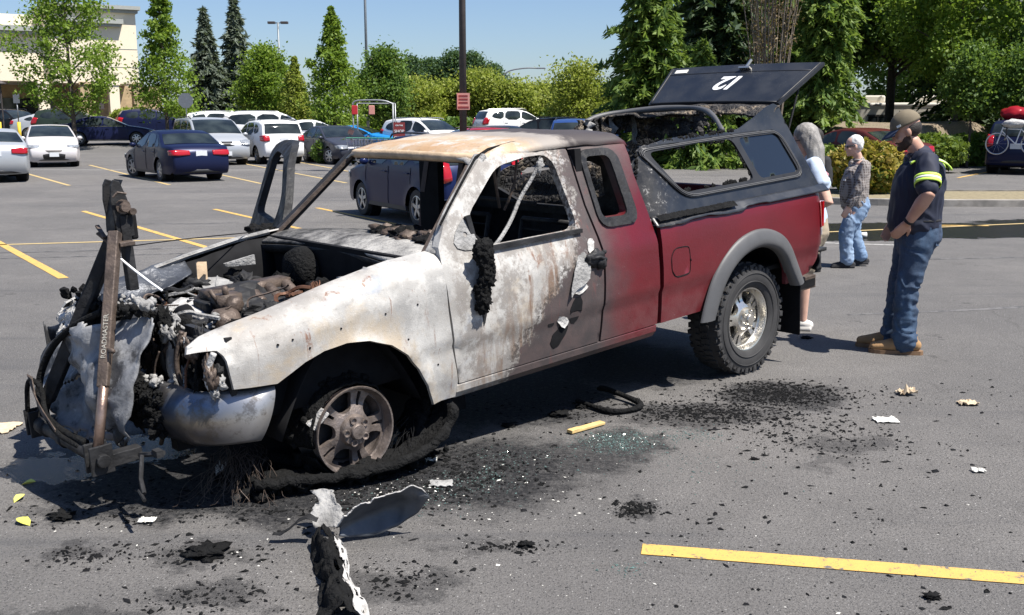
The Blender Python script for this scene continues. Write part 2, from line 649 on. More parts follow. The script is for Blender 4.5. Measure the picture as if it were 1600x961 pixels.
def mat_mark():
    m = NT('tyre_mark_rubber')
    n = m.noise(5, 6, .75)
    m.set(color=m.mix(m.mr(n, .40, .60), (.045, .044, .045), (.145, .14, .135)), rough=.85)
mat_mark()
for pts in ([(-9, 12.9), (-6.5, 13.3), (-4, 13.9), (-1, 14.9)], [(-9, 12.2), (-5.5, 12.9), (-3, 13.6)], [(4.5, 12.6), (7, 12.9), (10, 13.8)], [(-6.8, 17.0), (-5.2, 17.1), (-4.6, 17.3)], [(3.0, 9.0), (4.6, 9.3), (6.4, 10.0)]):
    P = smooth_path([(x, y, .002) for x, y in pts], 3)
    m_ = MB()
    q_ = []
    for i, p in enumerate(P):
        d = (P[min(i + 1, len(P) - 1)] - P[max(i - 1, 0)]).normalized()
        s_ = V(-d.y, d.x, 0) * (.035 * (1 + .5 * mnoise.noise(p * 2)) * math.sin(math.pi * (.04 + .92 * i / (len(P) - 1))) ** .5)
        q_ += [p + s_, p - s_]
    m_.add(q_, [(2 * i, 2 * i + 1, 2 * i + 3, 2 * i + 2) for i in range(len(P) - 1)])
    structure(m_.build('tyre_mark', 'tyre_mark_rubber'))
# ================================================================== burnt pickup: materials
def mat_truck():
    m = NT('burnt_body')
    s = m.sep()
    X, Y, Z = s[0], s[1], s[2]
    nb = m.noise(3.0, 6, .62)
    nm = m.noise(9, 6, .65)
    nf = m.noise(48, 4, .7)
    nx = m.noise(180, 2, .6)
    # streaks that run down the panels
    mp = m.n('ShaderNodeMapping')
    mp.inputs['Scale'].default_value = (7, 7, 1.1)
    m.l(m.co(), mp.inputs[0])
    run = m.noise(2.2, 6, .65, vec=mp.outputs[0], dist=.8)
    zz = m.mr(Z, .5, 1.75, 0, 1, smooth=False)
    xb = m.ramp(zz, [(0, 2.30 / 3), (.2, 2.10 / 3), (.36, 1.93 / 3), (.48, 1.68 / 3), (.66, 1.65 / 3), (.96, 1.66 / 3)])
    xb = m.math('MULTIPLY', m.sep(xb)[0], 3.0)
    wob = m.math('MULTIPLY', m.math('SUBTRACT', nm, .5), .42)
    t = m.math('ADD', m.math('SUBTRACT', X, xb), wob)
    bare = m.mr(t, -.035, .02)
    # red paint that turns to brown soot towards the cab
    red = m.mix(m.mr(nb, .35, .7), (.125, .009, .014), (.10, .009, .013))
    low = m.mr(Z, .95, .55, 0, .55)
    red = m.mix(m.math('MULTIPLY', low, m.mr(nm, .2, .7)), red, (.17, .075, .075))
    sootx = m.mr(m.math('ADD', m.math('ADD', X, m.math('MULTIPLY', m.math('SUBTRACT', nb, .5), .35)), m.mr(Z, 1.15, 1.55, 0, .32)), 1.22, 1.62)
    scorched = m.mix(m.mr(nm, .3, .7), (.085, .062, .058), (.052, .043, .042))
    scorched = m.mix(m.mr(run, .60, .72, 0, .5), scorched, (.16, .05, .045))
    paint = m.mix(sootx, red, scorched)
    paint = m.mix(m.mr(nf, .68, .76, 0, .35), paint, (.4, .33, .33))
    # bare, oxidised steel
    ash = m.mix(m.mr(nb, .38, .64), (.46, .445, .415), (.34, .33, .312))
    ash = m.mix(m.mr(m.noise(5.5, 7, .7), .45, .62, 0, .8), ash, (.55, .535, .50))
    ash = m.mix(m.mr(m.noise(1.4, 5, .6, dist=.5), .45, .66, 0, .62), ash, (.21, .185, .16))
    ash = m.mix(m.mr(m.noise(2.1, 5, .6, dist=.6), .56, .66, 0, .75), ash, (.27, .30, .35))
    ax_ = m.math('SUBTRACT', X, 3.22)
    az_ = m.math('SUBTRACT', Z, .47)
    rad_ = m.math('SQRT', m.math('ADD', m.math('MULTIPLY', ax_, ax_), m.math('MULTIPLY', az_, az_)))
    tan = m.mr(m.math('ADD', m.noise(2.6, 7, .68, dist=.4), m.mr(rad_, .74, .44, 0, .17)), .56, .74, 0, .85)
    ash = m.mix(tan, ash, m.mix(nf, (.33, .25, .16), (.50, .43, .33)))
    rust = m.mr(m.math('ADD', run, m.mr(X, 2.5, 1.8, 0, .10)), .60, .70, 0, .85)
    ash = m.mix(m.math('MULTIPLY', rust, m.mr(nf, .3, .55)), ash, (.19, .085, .045))
    doorgrey = m.math('MULTIPLY', m.mr(X, 2.64, 2.60), m.mr(m.noise(6, 8, .78), .44, .56, 0, .85))
    ash = m.mix(doorgrey, ash, m.mix(nf, (.16, .145, .13), (.30, .275, .25)))
    ash = m.mix(m.mr(nf, .56, .72, 0, .45), ash, (.21, .19, .165))
    ash = m.mix(m.mr(nx, .66, .74, 0, .55), ash, (.75, .73, .68))
    band = m.math('MULTIPLY', m.math('MULTIPLY', m.mr(t, .55, .02), m.mr(run, .40, .60)), m.mr(Z, 1.25, 1.0))
    ash = m.mix(m.math('MULTIPLY', band, .8), ash, m.mix(nf, (.13, .075, .045), (.24, .17, .12)))
    # char spots along the boundary and on the roof edges
    edge = m.math('MULTIPLY', m.mr(t, .10, .02), m.mr(nf, .44, .56, 0, .8))
    ash = m.mix(edge, ash, (.05, .04, .035))
    # roof: tan front, blackened rear
    roof = m.math('MULTIPLY', m.mr(Z, 1.655, 1.69), 1.0)
    tanroof = m.mix(m.mr(nb, .35, .68), (.42, .27, .15), (.52, .44, .33))
    tanroof = m.mix(m.mr(m.noise(7, 7, .75), .48, .66), tanroof, (.50, .48, .44))
    tanroof = m.mix(m.mr(nf, .54, .68, 0, .55), tanroof, (.20, .13, .08))
    tanroof = m.mix(m.mr(m.math('ADD', X, wob), 1.92, 1.66, 0, 1), tanroof, (.28, .25, .22))
    tanroof = m.mix(m.mr(m.math('ADD', X, wob), 1.62, 1.48, 0, 1), tanroof, (.055, .045, .043))
    body = m.mix(bare, paint, ash)
    body = m.mix(roof, body, tanroof)
    m.set(color=body)
    rr = m.mix(bare, m.mix(sootx, (.30, .30, .30), (.66, .66, .66)), (.66, .66, .66))
    m.set(rough=rr, spec=.45, metal=m.math('MULTIPLY', bare, .12))
    m.bump(m.math('ADD', m.math('MULTIPLY', nf, .9), m.math('ADD', nx, m.math('MULTIPLY', nm, 1.0))), .20, .006)
mat_truck()
simple('char', (.009, .009, .009), .9, var=.5, scale=20, bump=.9, bscale=55, bdist=.03, spec=.18)
simple('soot_metal', (.022, .022, .023), .62, var=.5, scale=9, bump=.5, bscale=40, bdist=.01, rvar=.15, spec=.25)
simple('dull_black', (.010, .010, .011), .8, spec=.15, var=.3, scale=12)
simple('ash_grey', (.27, .265, .255), .9, var=.4, scale=11, bump=.7, bscale=45, bdist=.02)
simple('ash_white', (.47, .455, .43), .9, var=.3, scale=24, bump=.6, bscale=50, bdist=.02)
simple('tan_ash', (.50, .37, .24), .75, var=.3, scale=9, bump=.3, bscale=60)
simple('hood_char', (.055, .06, .07), .42, metal=.2, var=.6, scale=6, bump=.5, bscale=30, bdist=.02)
m = NT('cowl_ash')
n1 = m.noise(5, 7, .75)
n2 = m.noise(40, 4, .7)
s = m.sep()
col = m.ramp(m.math('ADD', n1, m.mr(s[1], -.6, .6, -.12, .10)), [(.36, (.03, .03, .03)), (.48, (.16, .155, .15)), (.60, (.34, .33, .31)), (.75, (.50, .485, .455))])
m.set(color=m.mix(m.mr(n2, .56, .68, 0, .7), col, (.06, .057, .054)), rough=.85)
m.bump(m.math('ADD', n1, n2), .6, .012)
simple('copper_wire', (.12, .055, .03), .6, metal=.4, var=.4, scale=30)
simple('rust_steel', (.10, .075, .06), .6, metal=.35, var=.45, scale=16, bump=.4, bscale=70, rvar=.15)
simple('rust_shine', (.34, .24, .19), .38, metal=.8, var=.3, scale=14, bump=.2, bscale=60)
simple('burnt_rim', (.20, .165, .145), .5, metal=.55, var=.4, scale=13, bump=.35, bscale=60, rvar=.15)
simple('alloy', (.66, .63, .57), .27, metal=.85, var=.08, scale=10, rvar=.08)
simple('tyre_rubber', (.035, .034, .034), .78, var=.25, scale=10, bump=.25, bscale=120, bdist=.004)
simple('flare_plastic', (.085, .085, .086), .52, var=.14, scale=6, bump=.1, bscale=150)
simple('black_plastic', (.02, .02, .021), .5, var=.2, scale=12)
simple('red_lens', (.34, .006, .010), .12, var=.1, scale=30, coat=.5)
simple('white_lens', (.75, .74, .72), .15, var=.05, scale=30, coat=.5)
simple('white_sticker', (.72, .70, .63), .5, var=.06, scale=40)
simple('faded_print', (.30, .28, .24), .7, var=.5, scale=60)
simple('white_vinyl', (.80, .80, .79), .45, var=.03, scale=40)
def mat_topper():
    m = NT('topper_paint')
    n1 = m.noise(5, 6, .6)
    n2 = m.noise(130, 2, .6)
    col = m.ramp(n1, [(.3, (.012, .014, .018)), (.7, (.024, .027, .033))])
    col = m.mix(m.mr(n2, .70, .76, 0, .7), col, (.3, .31, .32))
    s = m.sep()
    fr = m.mr(m.math('ADD', s[0], m.math('MULTIPLY', m.math('SUBTRACT', m.noise(9, 6, .7), .5), .5)), .72, .95)
    col = m.mix(fr, col, m.ramp(m.noise(24, 5, .75), [(.4, (.008, .008, .008)), (.58, (.03, .028, .026)), (.66, (.30, .29, .27)), (.8, (.5, .49, .46))]))
    m.set(color=col, rough=m.mr(n1, .3, .7, .32, .55), coat=.12)
    m = NT('topper_burn')
    n1 = m.noise(7, 6, .65)
    v = m.voro(26, feature='DISTANCE_TO_EDGE')
    col = m.ramp(n1, [(.38, (.012, .012, .012)), (.55, (.035, .03, .027)), (.66, (.20, .15, .10)), (.8, (.40, .36, .29))])
    col = m.mix(m.math('MULTIPLY', m.mr(v, .03, .0), m.mr(n1, .5, .62)), col, (.55, .48, .33))
    m.set(color=col, rough=.75)
    m.bump(m.math('ADD', v, m.noise(40, 4)), .9, .03)
    m = NT('chrome_tint')
    s = m.sep()
    n1 = m.noise(2.4, 5, .6)
    a = m.math('ADD', m.mr(s[2], .56, .82, 0, .85, smooth=False), m.math('MULTIPLY', m.math('SUBTRACT', n1, .5), .7))
    col = m.ramp(a, [(.0, (.05, .05, .055)), (.22, (.11, .10, .10)), (.38, (.20, .17, .13)), (.52, (.10, .12, .16)), (.64, (.10, .14, .22)), (.8, (.30, .29, .28)), (1, (.55, .53, .50))])
    col = m.mix(m.mr(s[0], 4.0, 3.70, 0, .8), col, (.42, .41, .40))
    col = m.mix(m.mr(m.noise(11, 6, .75), .50, .64, 0, .7), col, (.10, .085, .07))
    col = m.mix(m.mr(m.math('ADD', s[1], m.math('MULTIPLY', n1, .3)), .78, .55, 0, .75), col, (.03, .035, .05))
    m.set(color=col, metal=.7, rough=m.mr(n1, .3, .7, .32, .52))
    m.bump(m.noise(60, 3), .1, .004)
    m = NT('scorched_sheet')
    n1 = m.noise(4, 7, .66)
    n2 = m.noise(30, 5, .7)
    col = m.ramp(n1, [(.3, (.09, .093, .10)), (.48, (.20, .203, .21)), (.68, (.36, .36, .36))])
    col = m.mix(m.mr(m.noise(3.2, 6, .65), .50, .60, 0, .92), col, (.022, .022, .024))
    col = m.mix(m.mr(n2, .62, .72, 0, .6), col, (.58, .57, .55))
    m.set(color=col, rough=.62, metal=.25)
    m.bump(m.math('ADD', n1, m.math('MULTIPLY', n2, .4)), .5, .02)
    for nm, c, tr, ro in (('tinted_glass', (.010, .013, .018), .0, .05), ('smoked_glass', (.02, .025, .03), .35, .03)):
        m = NT(nm)
        m.set(color=c, rough=ro, trans=tr, spec=.6, coat=.3)
mat_topper()

# ================================================================== burnt pickup: geometry in its own frame (x forward, y to its left, z up, metres)
truck = empty('pickup_truck', label='burnt red pickup truck, front half stripped to pale ash, sunk on bare front rims', cat='pickup truck')
_p = R(3.7)
_yaw = R(-137.821)
_M = Matrix.Translation((1.095, 7.479, 0)) @ Matrix.Rotation(_yaw, 4, 'Z') @ Matrix.Translation((0, 0, .37)) @ Matrix.Rotation(_p, 4, 'Y') @ Matrix.Translation((0, 0, -.37))
truck.matrix_world = _M
BODY = ['burnt_body', 'soot_metal']

PZ = [.3, .45, .56, .66, .765, .785, .9, 1.08, 1.15, 1.58, 1.66, 1.70, 1.73]
PY = [.80, .835, .858, .868, .873, .888, .888, .876, .850, .69, .645, .60, .52]
def ycab(z):
    return interp(z, PZ, PY)
def zt(x):
    return interp(x, [2.6, 2.69, 2.9, 3.22, 3.58, 3.74, 3.9, 4.0], [1.255, 1.25, 1.24, 1.19, 1.12, 1.095, 1.06, 1.03])

def fender_map(sy):
    def f(x, s):
        k = zt(x) - .11
        y0 = .885 - .10 * max(0, (x - 3.45) / .55) ** 2
        r = math.hypot(x - 3.22, (s - .47) * 1.0)
        lip = .022 * math.exp(-((r - .43) / .035) ** 2) if s < 1.0 else 0
        if s <= k:
            z = s
            y = y0 - .03 * max(0, (.62 - s) / .15) + lip
            y -= .013 * (1 if s < .772 else max(0, 1 - (s - .772) / .02))
            zr_ = 1.055 + (3.7 - x) * .055
            y -= .016 * min(1, max(0, (s - zr_) / .018))
        else:
            a = min(1.0, (s - k) / .25) * R(80)
            z = k + .11 * math.sin(a) / math.sin(R(80))
            y = y0 - .016 - (y0 - .016 - .715) * (1 - math.cos(a)) / (1 - math.cos(R(80)))
        return (x, sy * y, z + .006 * mnoise.noise(Vector((x * 4, s * 4, sy))))
    return f
arch_f = [(3.64, .815), (3.58, .845), (3.50, .885), (3.40, .915), (3.28, .927), (3.16, .915), (3.04, .87), (2.95, .80), (2.88, .71), (2.83, .61), (2.79, .50)]
fender_out = [(2.635, .50), (2.625, .58), (2.655, .77), (2.672, .96), (2.678, 1.12), (2.66, 1.25 + .13)] + [(x, zt(x) + .14) for x in (2.9, 3.2, 3.5, 3.75, 3.9)] + \
             [(3.97, 1.14), (3.985, 1.07), (3.93, 1.055), (3.87, 1.035), (3.85, .99), (3.83, .83)] + arch_f
for sy in (1, -1):
    mb = MB()
    panel(mb, fender_out, [], fender_map(sy), .018, .035, 0, 1, inward=(0, -sy, -.3), flip=(sy > 0))
    fo = mb.build('fender', BODY, truck, smooth=True)
    if sy > 0:
        fo['label'] = 'near front fender burnt to pale ash and tan'
        for (x, z) in ((3.55, 1.0), (3.47, .945), (3.62, .99), (3.05, 1.02), (2.86, 1.03), (3.3, 1.0), (2.75, .70), (2.93, .87)):
            h = MB()
            y = fender_map(1)(x, z)[1]
            h.lathe([(0, .003), (.005, .003), (.005, -.005)], (x, y, z), 'Y', 8)
            h.build('bolt_hole', 'dull_black', truck)

# cab side: door, rear half door
def side_map(sy):
    def f(x, z):
        y = ycab(z)
        if 1.15 < z < 1.20:
            y -= 0
        return (x, sy * y, z)
    return f
door_out = [(2.612, .565), (2.645, .77), (2.66, .96), (2.667, 1.12), (2.65, 1.27), (2.58, 1.37), (2.49, 1.455), (2.34, 1.58), (2.22, 1.662), (2.10, 1.695), (1.90, 1.715), (1.62, 1.712), (1.565, 1.68), (1.578, 1.56), (1.572, 1.35), (1.543, 1.17), (1.532, 1.04), (1.55, .78), (1.572, .565)]
win_hole = fillet([(2.135, 1.615), (1.90, 1.648), (1.715, 1.648), (1.665, 1.228), (2.385, 1.228), (2.425, 1.385)], .075)
mb = MB()
panel(mb, door_out, [win_hole], side_map(1), .05, .04, 0, 1, inward=(0, -1, 0), flip=True)
door = mb.build('door', BODY, truck, smooth=True, label='driver door with burst glass, ash white in front and brown behind')
# torn skin flaps, holes and the burnt handle on the driver door
def flap(pts, mat, lift, seed):
    f = MB()
    P = ragged(smooth_loop(pts, 1), .006, .015, seed)
    cx = sum(p[0] for p in P) / len(P)
    zc = max(p[1] for p in P)
    panel(f, P, [], lambda x, z: (x, ycab(z) + .004 + lift * max(0, zc - z) + .01 * mnoise.noise(Vector((x * 9, z * 9, seed))), z), .003, .02, inward=(0, -1, 0), flip=True)
    return f.build('torn_skin', mat, door, smooth=True)
flap([(1.73, 1.10), (1.66, 1.11), (1.655, .97), (1.72, .93), (1.81, .90), (1.84, .87), (1.80, .98)], 'ash_grey', .10, 1)
flap([(1.80, .90), (1.70, .94), (1.67, .905), (1.75, .875)], 'ash_white', .22, 2)
flap([(1.93, .78), (1.85, .775), (1.83, .73), (1.88, .70)], 'ash_white', .2, 3)
flap([(1.63, 1.17), (1.57, 1.17), (1.60, 1.09), (1.655, 1.09)], 'ash_white', .05, 4)
for i, pts in enumerate(([(1.80, .86), (1.72, .87), (1.73, .76), (1.80, .70), (1.83, .78)], [(1.98, .66), (1.86, .74), (1.82, .70), (1.93, .58)], [(1.98, .76), (1.93, .765), (1.94, .735), (1.985, .735)])):
    f = MB()
    panel(f, ragged(smooth_loop(pts, 1), .008, .015, 9 + i), [], lambda x, z: (x, ycab(z) + .0025, z), .002, .03, inward=(0, -1, 0), flip=True)
    f.build('burn_hole', 'dull_black', door)
hb = MB()
hb.lump((1.605, .885, 1.06), (.075, .022, .05), 3, .4, 2.2, 3)
hb.lump((1.57, .893, 1.035), (.035, .03, .045), 5, .4, 2.2, 2)
hb.tube([(1.65, .90, 1.065), (1.60, .915, 1.07), (1.545, .91, 1.05), (1.54, .895, 1.02)], .010, 8)
hb.build('door_handle', 'soot_metal', door, smooth=True, label='melted black door handle')
lk = MB().lathe([(0, .016), (.012, .016), (.013, 0)], (1.525, .872, 1.085), 'Y', 12)
lk.build('lock', 'soot_metal', door, smooth=True)
# door beltline ledge, window channel, mirror sail plate with melted mirror hanging from it
mb = MB()
mb.bar((2.38, .832, 1.222), (1.66, .832, 1.222), .03, .022)
mb.build('window_channel', 'soot_metal', door)
mb = MB()
panel(mb, smooth_loop([(2.56, 1.26), (2.52, 1.335), (2.43, 1.40), (2.395, 1.25), (2.47, 1.225)], 1), [[(2.465 + .014 * math.cos(t), 1.31 + .014 * math.sin(t)) for t in np.linspace(0, 6.28, 10)[:-1]]], lambda x, z: (x, ycab(z) + .006, z), .006, .03, inward=(0, -1, 0), flip=True)
mb.build('mirror_plate', 'ash_grey', door)
mb = MB()
mb.bar((2.40, .80, 1.22), (2.43, .775, 1.40), .02, .03)
mb.build('glass_guide', 'soot_metal', door)
mb = MB()
mb.lump((2.45, .915, 1.235), (.06, .035, .06), 77, .35, 2.2, 4)
for i in range(16):
    t = i / 15
    mb.lump((2.455 - .02 * math.sin(t * 5) + .02 * (rng.random() - .5), .905 + .02 * rng.random(), 1.22 - .27 * t), (.045 - .012 * t, .03, .04), 20 + i, .7, 2.6, 3)
mb.build('melted_mirror', 'char', door, smooth=True, label='melted door mirror, a black lump hanging below the sail plate')
mb = MB()
panel(mb, ragged([(2.50, 1.0), (2.40, 1.0), (2.42, .93), (2.45, .84), (2.47, .93)], .008, .02, 5), [], lambda x, z: (x, ycab(z) + .003, z), .002, .03, inward=(0, -1, 0), flip=True)
mb.build('scorch_mark', 'soot_metal', door)

quarter_out = [(1.555, .565), (1.533, .78), (1.515, 1.04), (1.526, 1.17), (1.556, 1.35), (1.562, 1.56), (1.549, 1.68), (1.53, 1.712), (1.30, 1.722), (1.12, 1.715), (1.075, 1.68), (1.09, 1.48), (1.065, 1.26), (1.05, 1.06), (1.05, .565)]
qwin = fillet([(1.462, 1.612), (1.262, 1.606), (1.240, 1.258), (1.462, 1.264)], .05)
mb = MB()
panel(mb, quarter_out, [qwin], side_map(1), .05, .04, 0, 1, inward=(0, -1, 0), flip=True)
qd = mb.build('rear_half_door', BODY, truck, smooth=True, label='maroon rear half door scorched brown around its burst window')
mb = MB()
panel(mb, fillet([(1.505, 1.650), (1.19, 1.646), (1.160, 1.205), (1.495, 1.212)], .09), [qwin], lambda x, z: (x, ycab(z) + .012 + .004 * mnoise.noise(Vector((x * 30, z * 30, 2))), z), .014, .03, inward=(0, -1, 0), flip=True)
mb.build('window_frame', 'soot_metal', qd, smooth=True)

# passenger side: half door shut, front door swung open
mb = MB()
panel(mb, quarter_out, [qwin], side_map(-1), .05, .06, 0, 1, inward=(0, 1, 0))
mb.build('rear_half_door', BODY, truck, smooth=True, label='far rear half door')
mb = MB()
panel(mb, [(x - 2.64, z) for x, z in door_out], [[(x - 2.64, z) for x, z in win_hole]], lambda x, z: (x, -(ycab(z) - .87), z), .05, .05, 1, 1, inward=(0, 1, 0))
pd = mb.build('door', BODY, truck, smooth=True, label='far front door standing open, only its blackened frame shows')
pd.location = (2.64, -.87, 0)
pd.rotation_euler = (0, 0, R(70))
mb = MB()
for i in range(9):
    mb.lump((2.66 + .03 * math.sin(i), -.86 - .02 * i, 1.20 + .012 * (i % 3)), (.05, .04, .035), 40 + i, .5, 2.0, 2)
mb.build('melted_mirror', 'char', truck)
mb = MB()   # rear edge of cab between the sides
panel(mb, [(-.70, .6), (.70, .6), (.80, .9), (.80, 1.15), (.60, 1.70), (-.60, 1.70), (-.80, 1.15), (-.80, .9)], [smooth_loop([(-.52, 1.25), (.52, 1.25), (.46, 1.60), (-.46, 1.60)], 1)], lambda y, z: (1.075, y, z), .03, .08, inward=(1, 0, 0), flip=True)
mb.build('cab_rear_wall', 'soot_metal', truck)

# rocker, floor, frame rails
for sy in (1, -1):
    mb = MB()
    prof = [(.858, .560), (.853, .52), (.825, .485), (.76, .47), (.70, .50), (.70, .56)]
    mb.prism([(1.052, sy * y, z) for y, z in prof], (1.052, 0, 0), (2.632, 0, 0))
    mb.build('rocker_panel', BODY, truck, bevel=.006)
    mb = MB()
    mb.bar((3.95, sy * .42, .55), (-.85, sy * .42, .55), .07, .13)
    mb.build('frame_rail', 'dull_black', truck)
mb = MB()
mb.box((1.88, 0, .56), (1.6, 1.5, .04))
mb.box((2.2, 0, .64), (.9, .28, .14))
mb.build('cab_floor', 'soot_metal', truck)
mb = MB()
mb.box((2.74, 0, .86), (.03, 1.44, .72))
mb.build('firewall', 'dull_black', truck)

# roof with rolled edges, header and pillars
def roof_pt(u, v):
    x = 2.245 - 1.195 * u
    s = 2 * v - 1
    a = abs(s)
    w = interp(x, [1.05, 1.5, 2.0, 2.25], [.640, .640, .625, .600])
    if a > .82:
        k = (a - .82) / .18
        y = w * (.82 + .24 * math.sin(k * R(80)) / 1.0 * .78)
        z = 1.735 - .022 * .82 ** 2 - .064 * (1 - math.cos(k * R(88)))
    else:
        y = w * a
        z = 1.735 - .022 * a ** 2
    z += interp(x, [1.05, 1.10, 1.4, 1.8, 2.05, 2.18, 2.25], [-.03, -.004, .012, .010, -.006, -.024, -.058])
    z += .006 * mnoise.noise(Vector((x * 5, s * 3, 4))) + .004 * mnoise.noise(Vector((x * 11, s * 9, 4)))
    return (x, math.copysign(y, s), z)
mb = MB()
mb.grid(roof_pt, 40, 34)
mb.build('roof', ['burnt_body'], truck, smooth=True, solid=.014, label='cab roof burnt to tan rust in front and black behind')
mb = MB()
mb.tube(smooth_path([(2.13, -.62, 1.655), (2.235, -.52, 1.668), (2.27, 0, 1.678), (2.235, .52, 1.668), (2.13, .62, 1.655)], 2), .026, 8)
mb.build('windshield_header', 'tan_ash', truck, smooth=True)
mb = MB()
mb.tube(smooth_path([(2.10, -.60, 1.645), (2.20, -.5, 1.652), (2.235, 0, 1.66), (2.20, .5, 1.652), (2.10, .60, 1.645)], 2), .018, 8)
mb.build('header_inner', 'soot_metal', truck, smooth=True)
for sy in (1, -1):
    mb = MB()
    base, top = V(2.66, sy * .755, 1.225), V(2.165, sy * .60, 1.675)
    for i in range(13):
        pass
    mb.bar(base, top, .075, .05)
    mb.build('windshield_pillar', 'ash_grey' if sy > 0 else 'soot_metal', truck, bevel=.012, label='scorched windshield pillar')
    mb = MB()
    mb.bar(base + V(.03, -sy * .03, .0), top + V(.035, -sy * .03, -.012), .03, .02)
    mb.build('pinch_weld', 'rust_steel', truck)
    mb = MB()
    mb.bar((1.53, sy * .72, .6), (1.53, sy * .66, 1.66), .20 if sy < 0 else .08, .05)
    mb.build('door_pillar', 'dull_black', truck)
# drip gap lines of soot round the door top
mb = MB()
mb.tube([(x, ycab(z) + .002, z) for x, z in [(2.60, 1.375), (2.50, 1.465), (2.35, 1.592), (2.23, 1.674), (2.10, 1.706), (1.90, 1.722), (1.60, 1.722)]], .007, 6)
mb.build('drip_seal', 'char', truck)

# cowl and dashboard leftovers
mb = MB()
def cowl(u, v):
    y = -.74 + 1.48 * v
    x0 = 2.82 - .08 * (1 - (y / .74) ** 2)
    x = x0 - (.34 + .10 * (1 - (y / .74) ** 2)) * u
    z = 1.205 - .02 * (y / .74) ** 2 + .02 * u + .03 * math.sin(u * 3.1) + .006 * mnoise.noise(Vector((x * 8, y * 8, 1)))
    return (x, y, z)
mb.grid(cowl, 14, 36)
mb.build('cowl', ['cowl_ash'], truck, smooth=True, solid=.016)
mb = MB()
def cowlb(u, v):
    y = -.74 + 1.48 * v
    return (2.832 - .08 * (1 - (y / .74) ** 2) - .02 * u, y, 1.195 - .02 * (y / .74) ** 2 - .05 * u)
mb.grid(cowlb, 3, 24)
mb.build('cowl_lip', 'soot_metal', truck, smooth=True, solid=.006)
for i in range(18):
    mb = MB()
    y = -.10 + .62 * (i / 17) + .03 * rng.random()
    x = 2.36 + .10 * rng.random()
    s = .03 + .045 * rng.random()
    mb.lump((x, y, 1.235 + .02 * rng.random()), (s * 1.3, s * 1.4, s * .6), 60 + i, .8, 2.6, 3)
    mb.build('dash_debris', ['char', 'soot_metal', 'rust_steel', 'char'][i % 4], truck, smooth=True)
mb = MB()
mb.box((2.30, 0, 1.08), (.22, 1.40, .12))
mb.tube([(2.22, -.72, 1.0), (2.22, .72, 1.0)], .03, 8)
mb.build('dashboard', 'soot_metal', truck, bevel=.02)
sw = MB()
n0 = V(-.80, 0, .55).normalized()
a0, b0 = frame_of(n0)
c0 = V(2.12, .36, 1.16)
sw.tube([c0 + (a0 * math.cos(t) + b0 * math.sin(t)) * .185 for t in np.linspace(0, 2 * math.pi, 29)[:-1]], .011, 6, closed=True)
for t in (.3, 2.4, 4.7):
    sw.tube([c0, c0 + (a0 * math.cos(t) + b0 * math.sin(t)) * .18], .010, 6)
sw.tube([c0, c0 - n0 * .45], .024, 8)
sw.build('steering_wheel', 'dull_black', truck, smooth=True)
for sy in (1, -1):
    st = MB()
    for yy in (.16, .58):
        st.tube(smooth_path([(2.05, sy * yy, .72), (1.70, sy * yy, .70), (1.58, sy * yy, .80), (1.48, sy * yy, 1.22)], 2), .016, 6)
    st.tube([(1.48, sy * .16, 1.22), (1.48, sy * .58, 1.22)], .016, 6)
    for k in range(5):
        z = .82 + k * .085
        st.tube([(1.585 - (z - .80) * .24, sy * .16, z), (1.585 - (z - .80) * .24, sy * .37, z + .012 * (k % 2)), (1.585 - (z - .80) * .24, sy * .58, z)], .005, 5)
    for k in range(6):
        st.tube([(1.70 + k * .06, sy * .16, .70), (1.70 + k * .06, sy * .58, .70)], .005, 5)
    st.build('seat_frame', 'soot_metal', truck, smooth=True)
mb = MB()
mb.tube(smooth_path([(1.80, .66, 1.60), (1.84, .64, 1.52), (1.92, .62, 1.42), (2.02, .66, 1.32), (2.16, .72, 1.24), (2.24, .74, 1.20)], 2), .011, 6)
mb.lump((1.80, .66, 1.585), (.018, .012, .045), 3, .3, 2, 2)
mb.build('belt_strip', 'ash_grey', truck)
mb = MB()
mb.tube(smooth_path([(1.86, .55, 1.66), (1.88, .55, 1.52), (1.92, .54, 1.42), (1.93, .50, 1.35)], 2), .008, 5)
mb.tube(smooth_path([(2.00, .50, 1.66), (1.99, .5, 1.55), (1.96, .48, 1.45), (1.93, .46, 1.36)], 2), .009, 5)
mb.build('hanging_wire', 'rust_steel', truck)
mb = MB()
mb.tube([(1.35, -.60, 1.34), (1.5, -.3, 1.33), (1.5, .3, 1.32)], .014, 6)
mb.bar((1.2, -.6, 1.24), (1.2, .55, 1.24), .02, .05)
mb.build('seat_rail', 'soot_metal', truck)
mb = MB()
for i in range(26):
    mb.lump((1.25 + rng.random() * .5, -.6 + 1.2 * rng.random(), .62 + .08 * rng.random()), (.09, .09, .07), 100 + i, .5, 2, 2)
mb.build('seat_ash', 'char', truck)

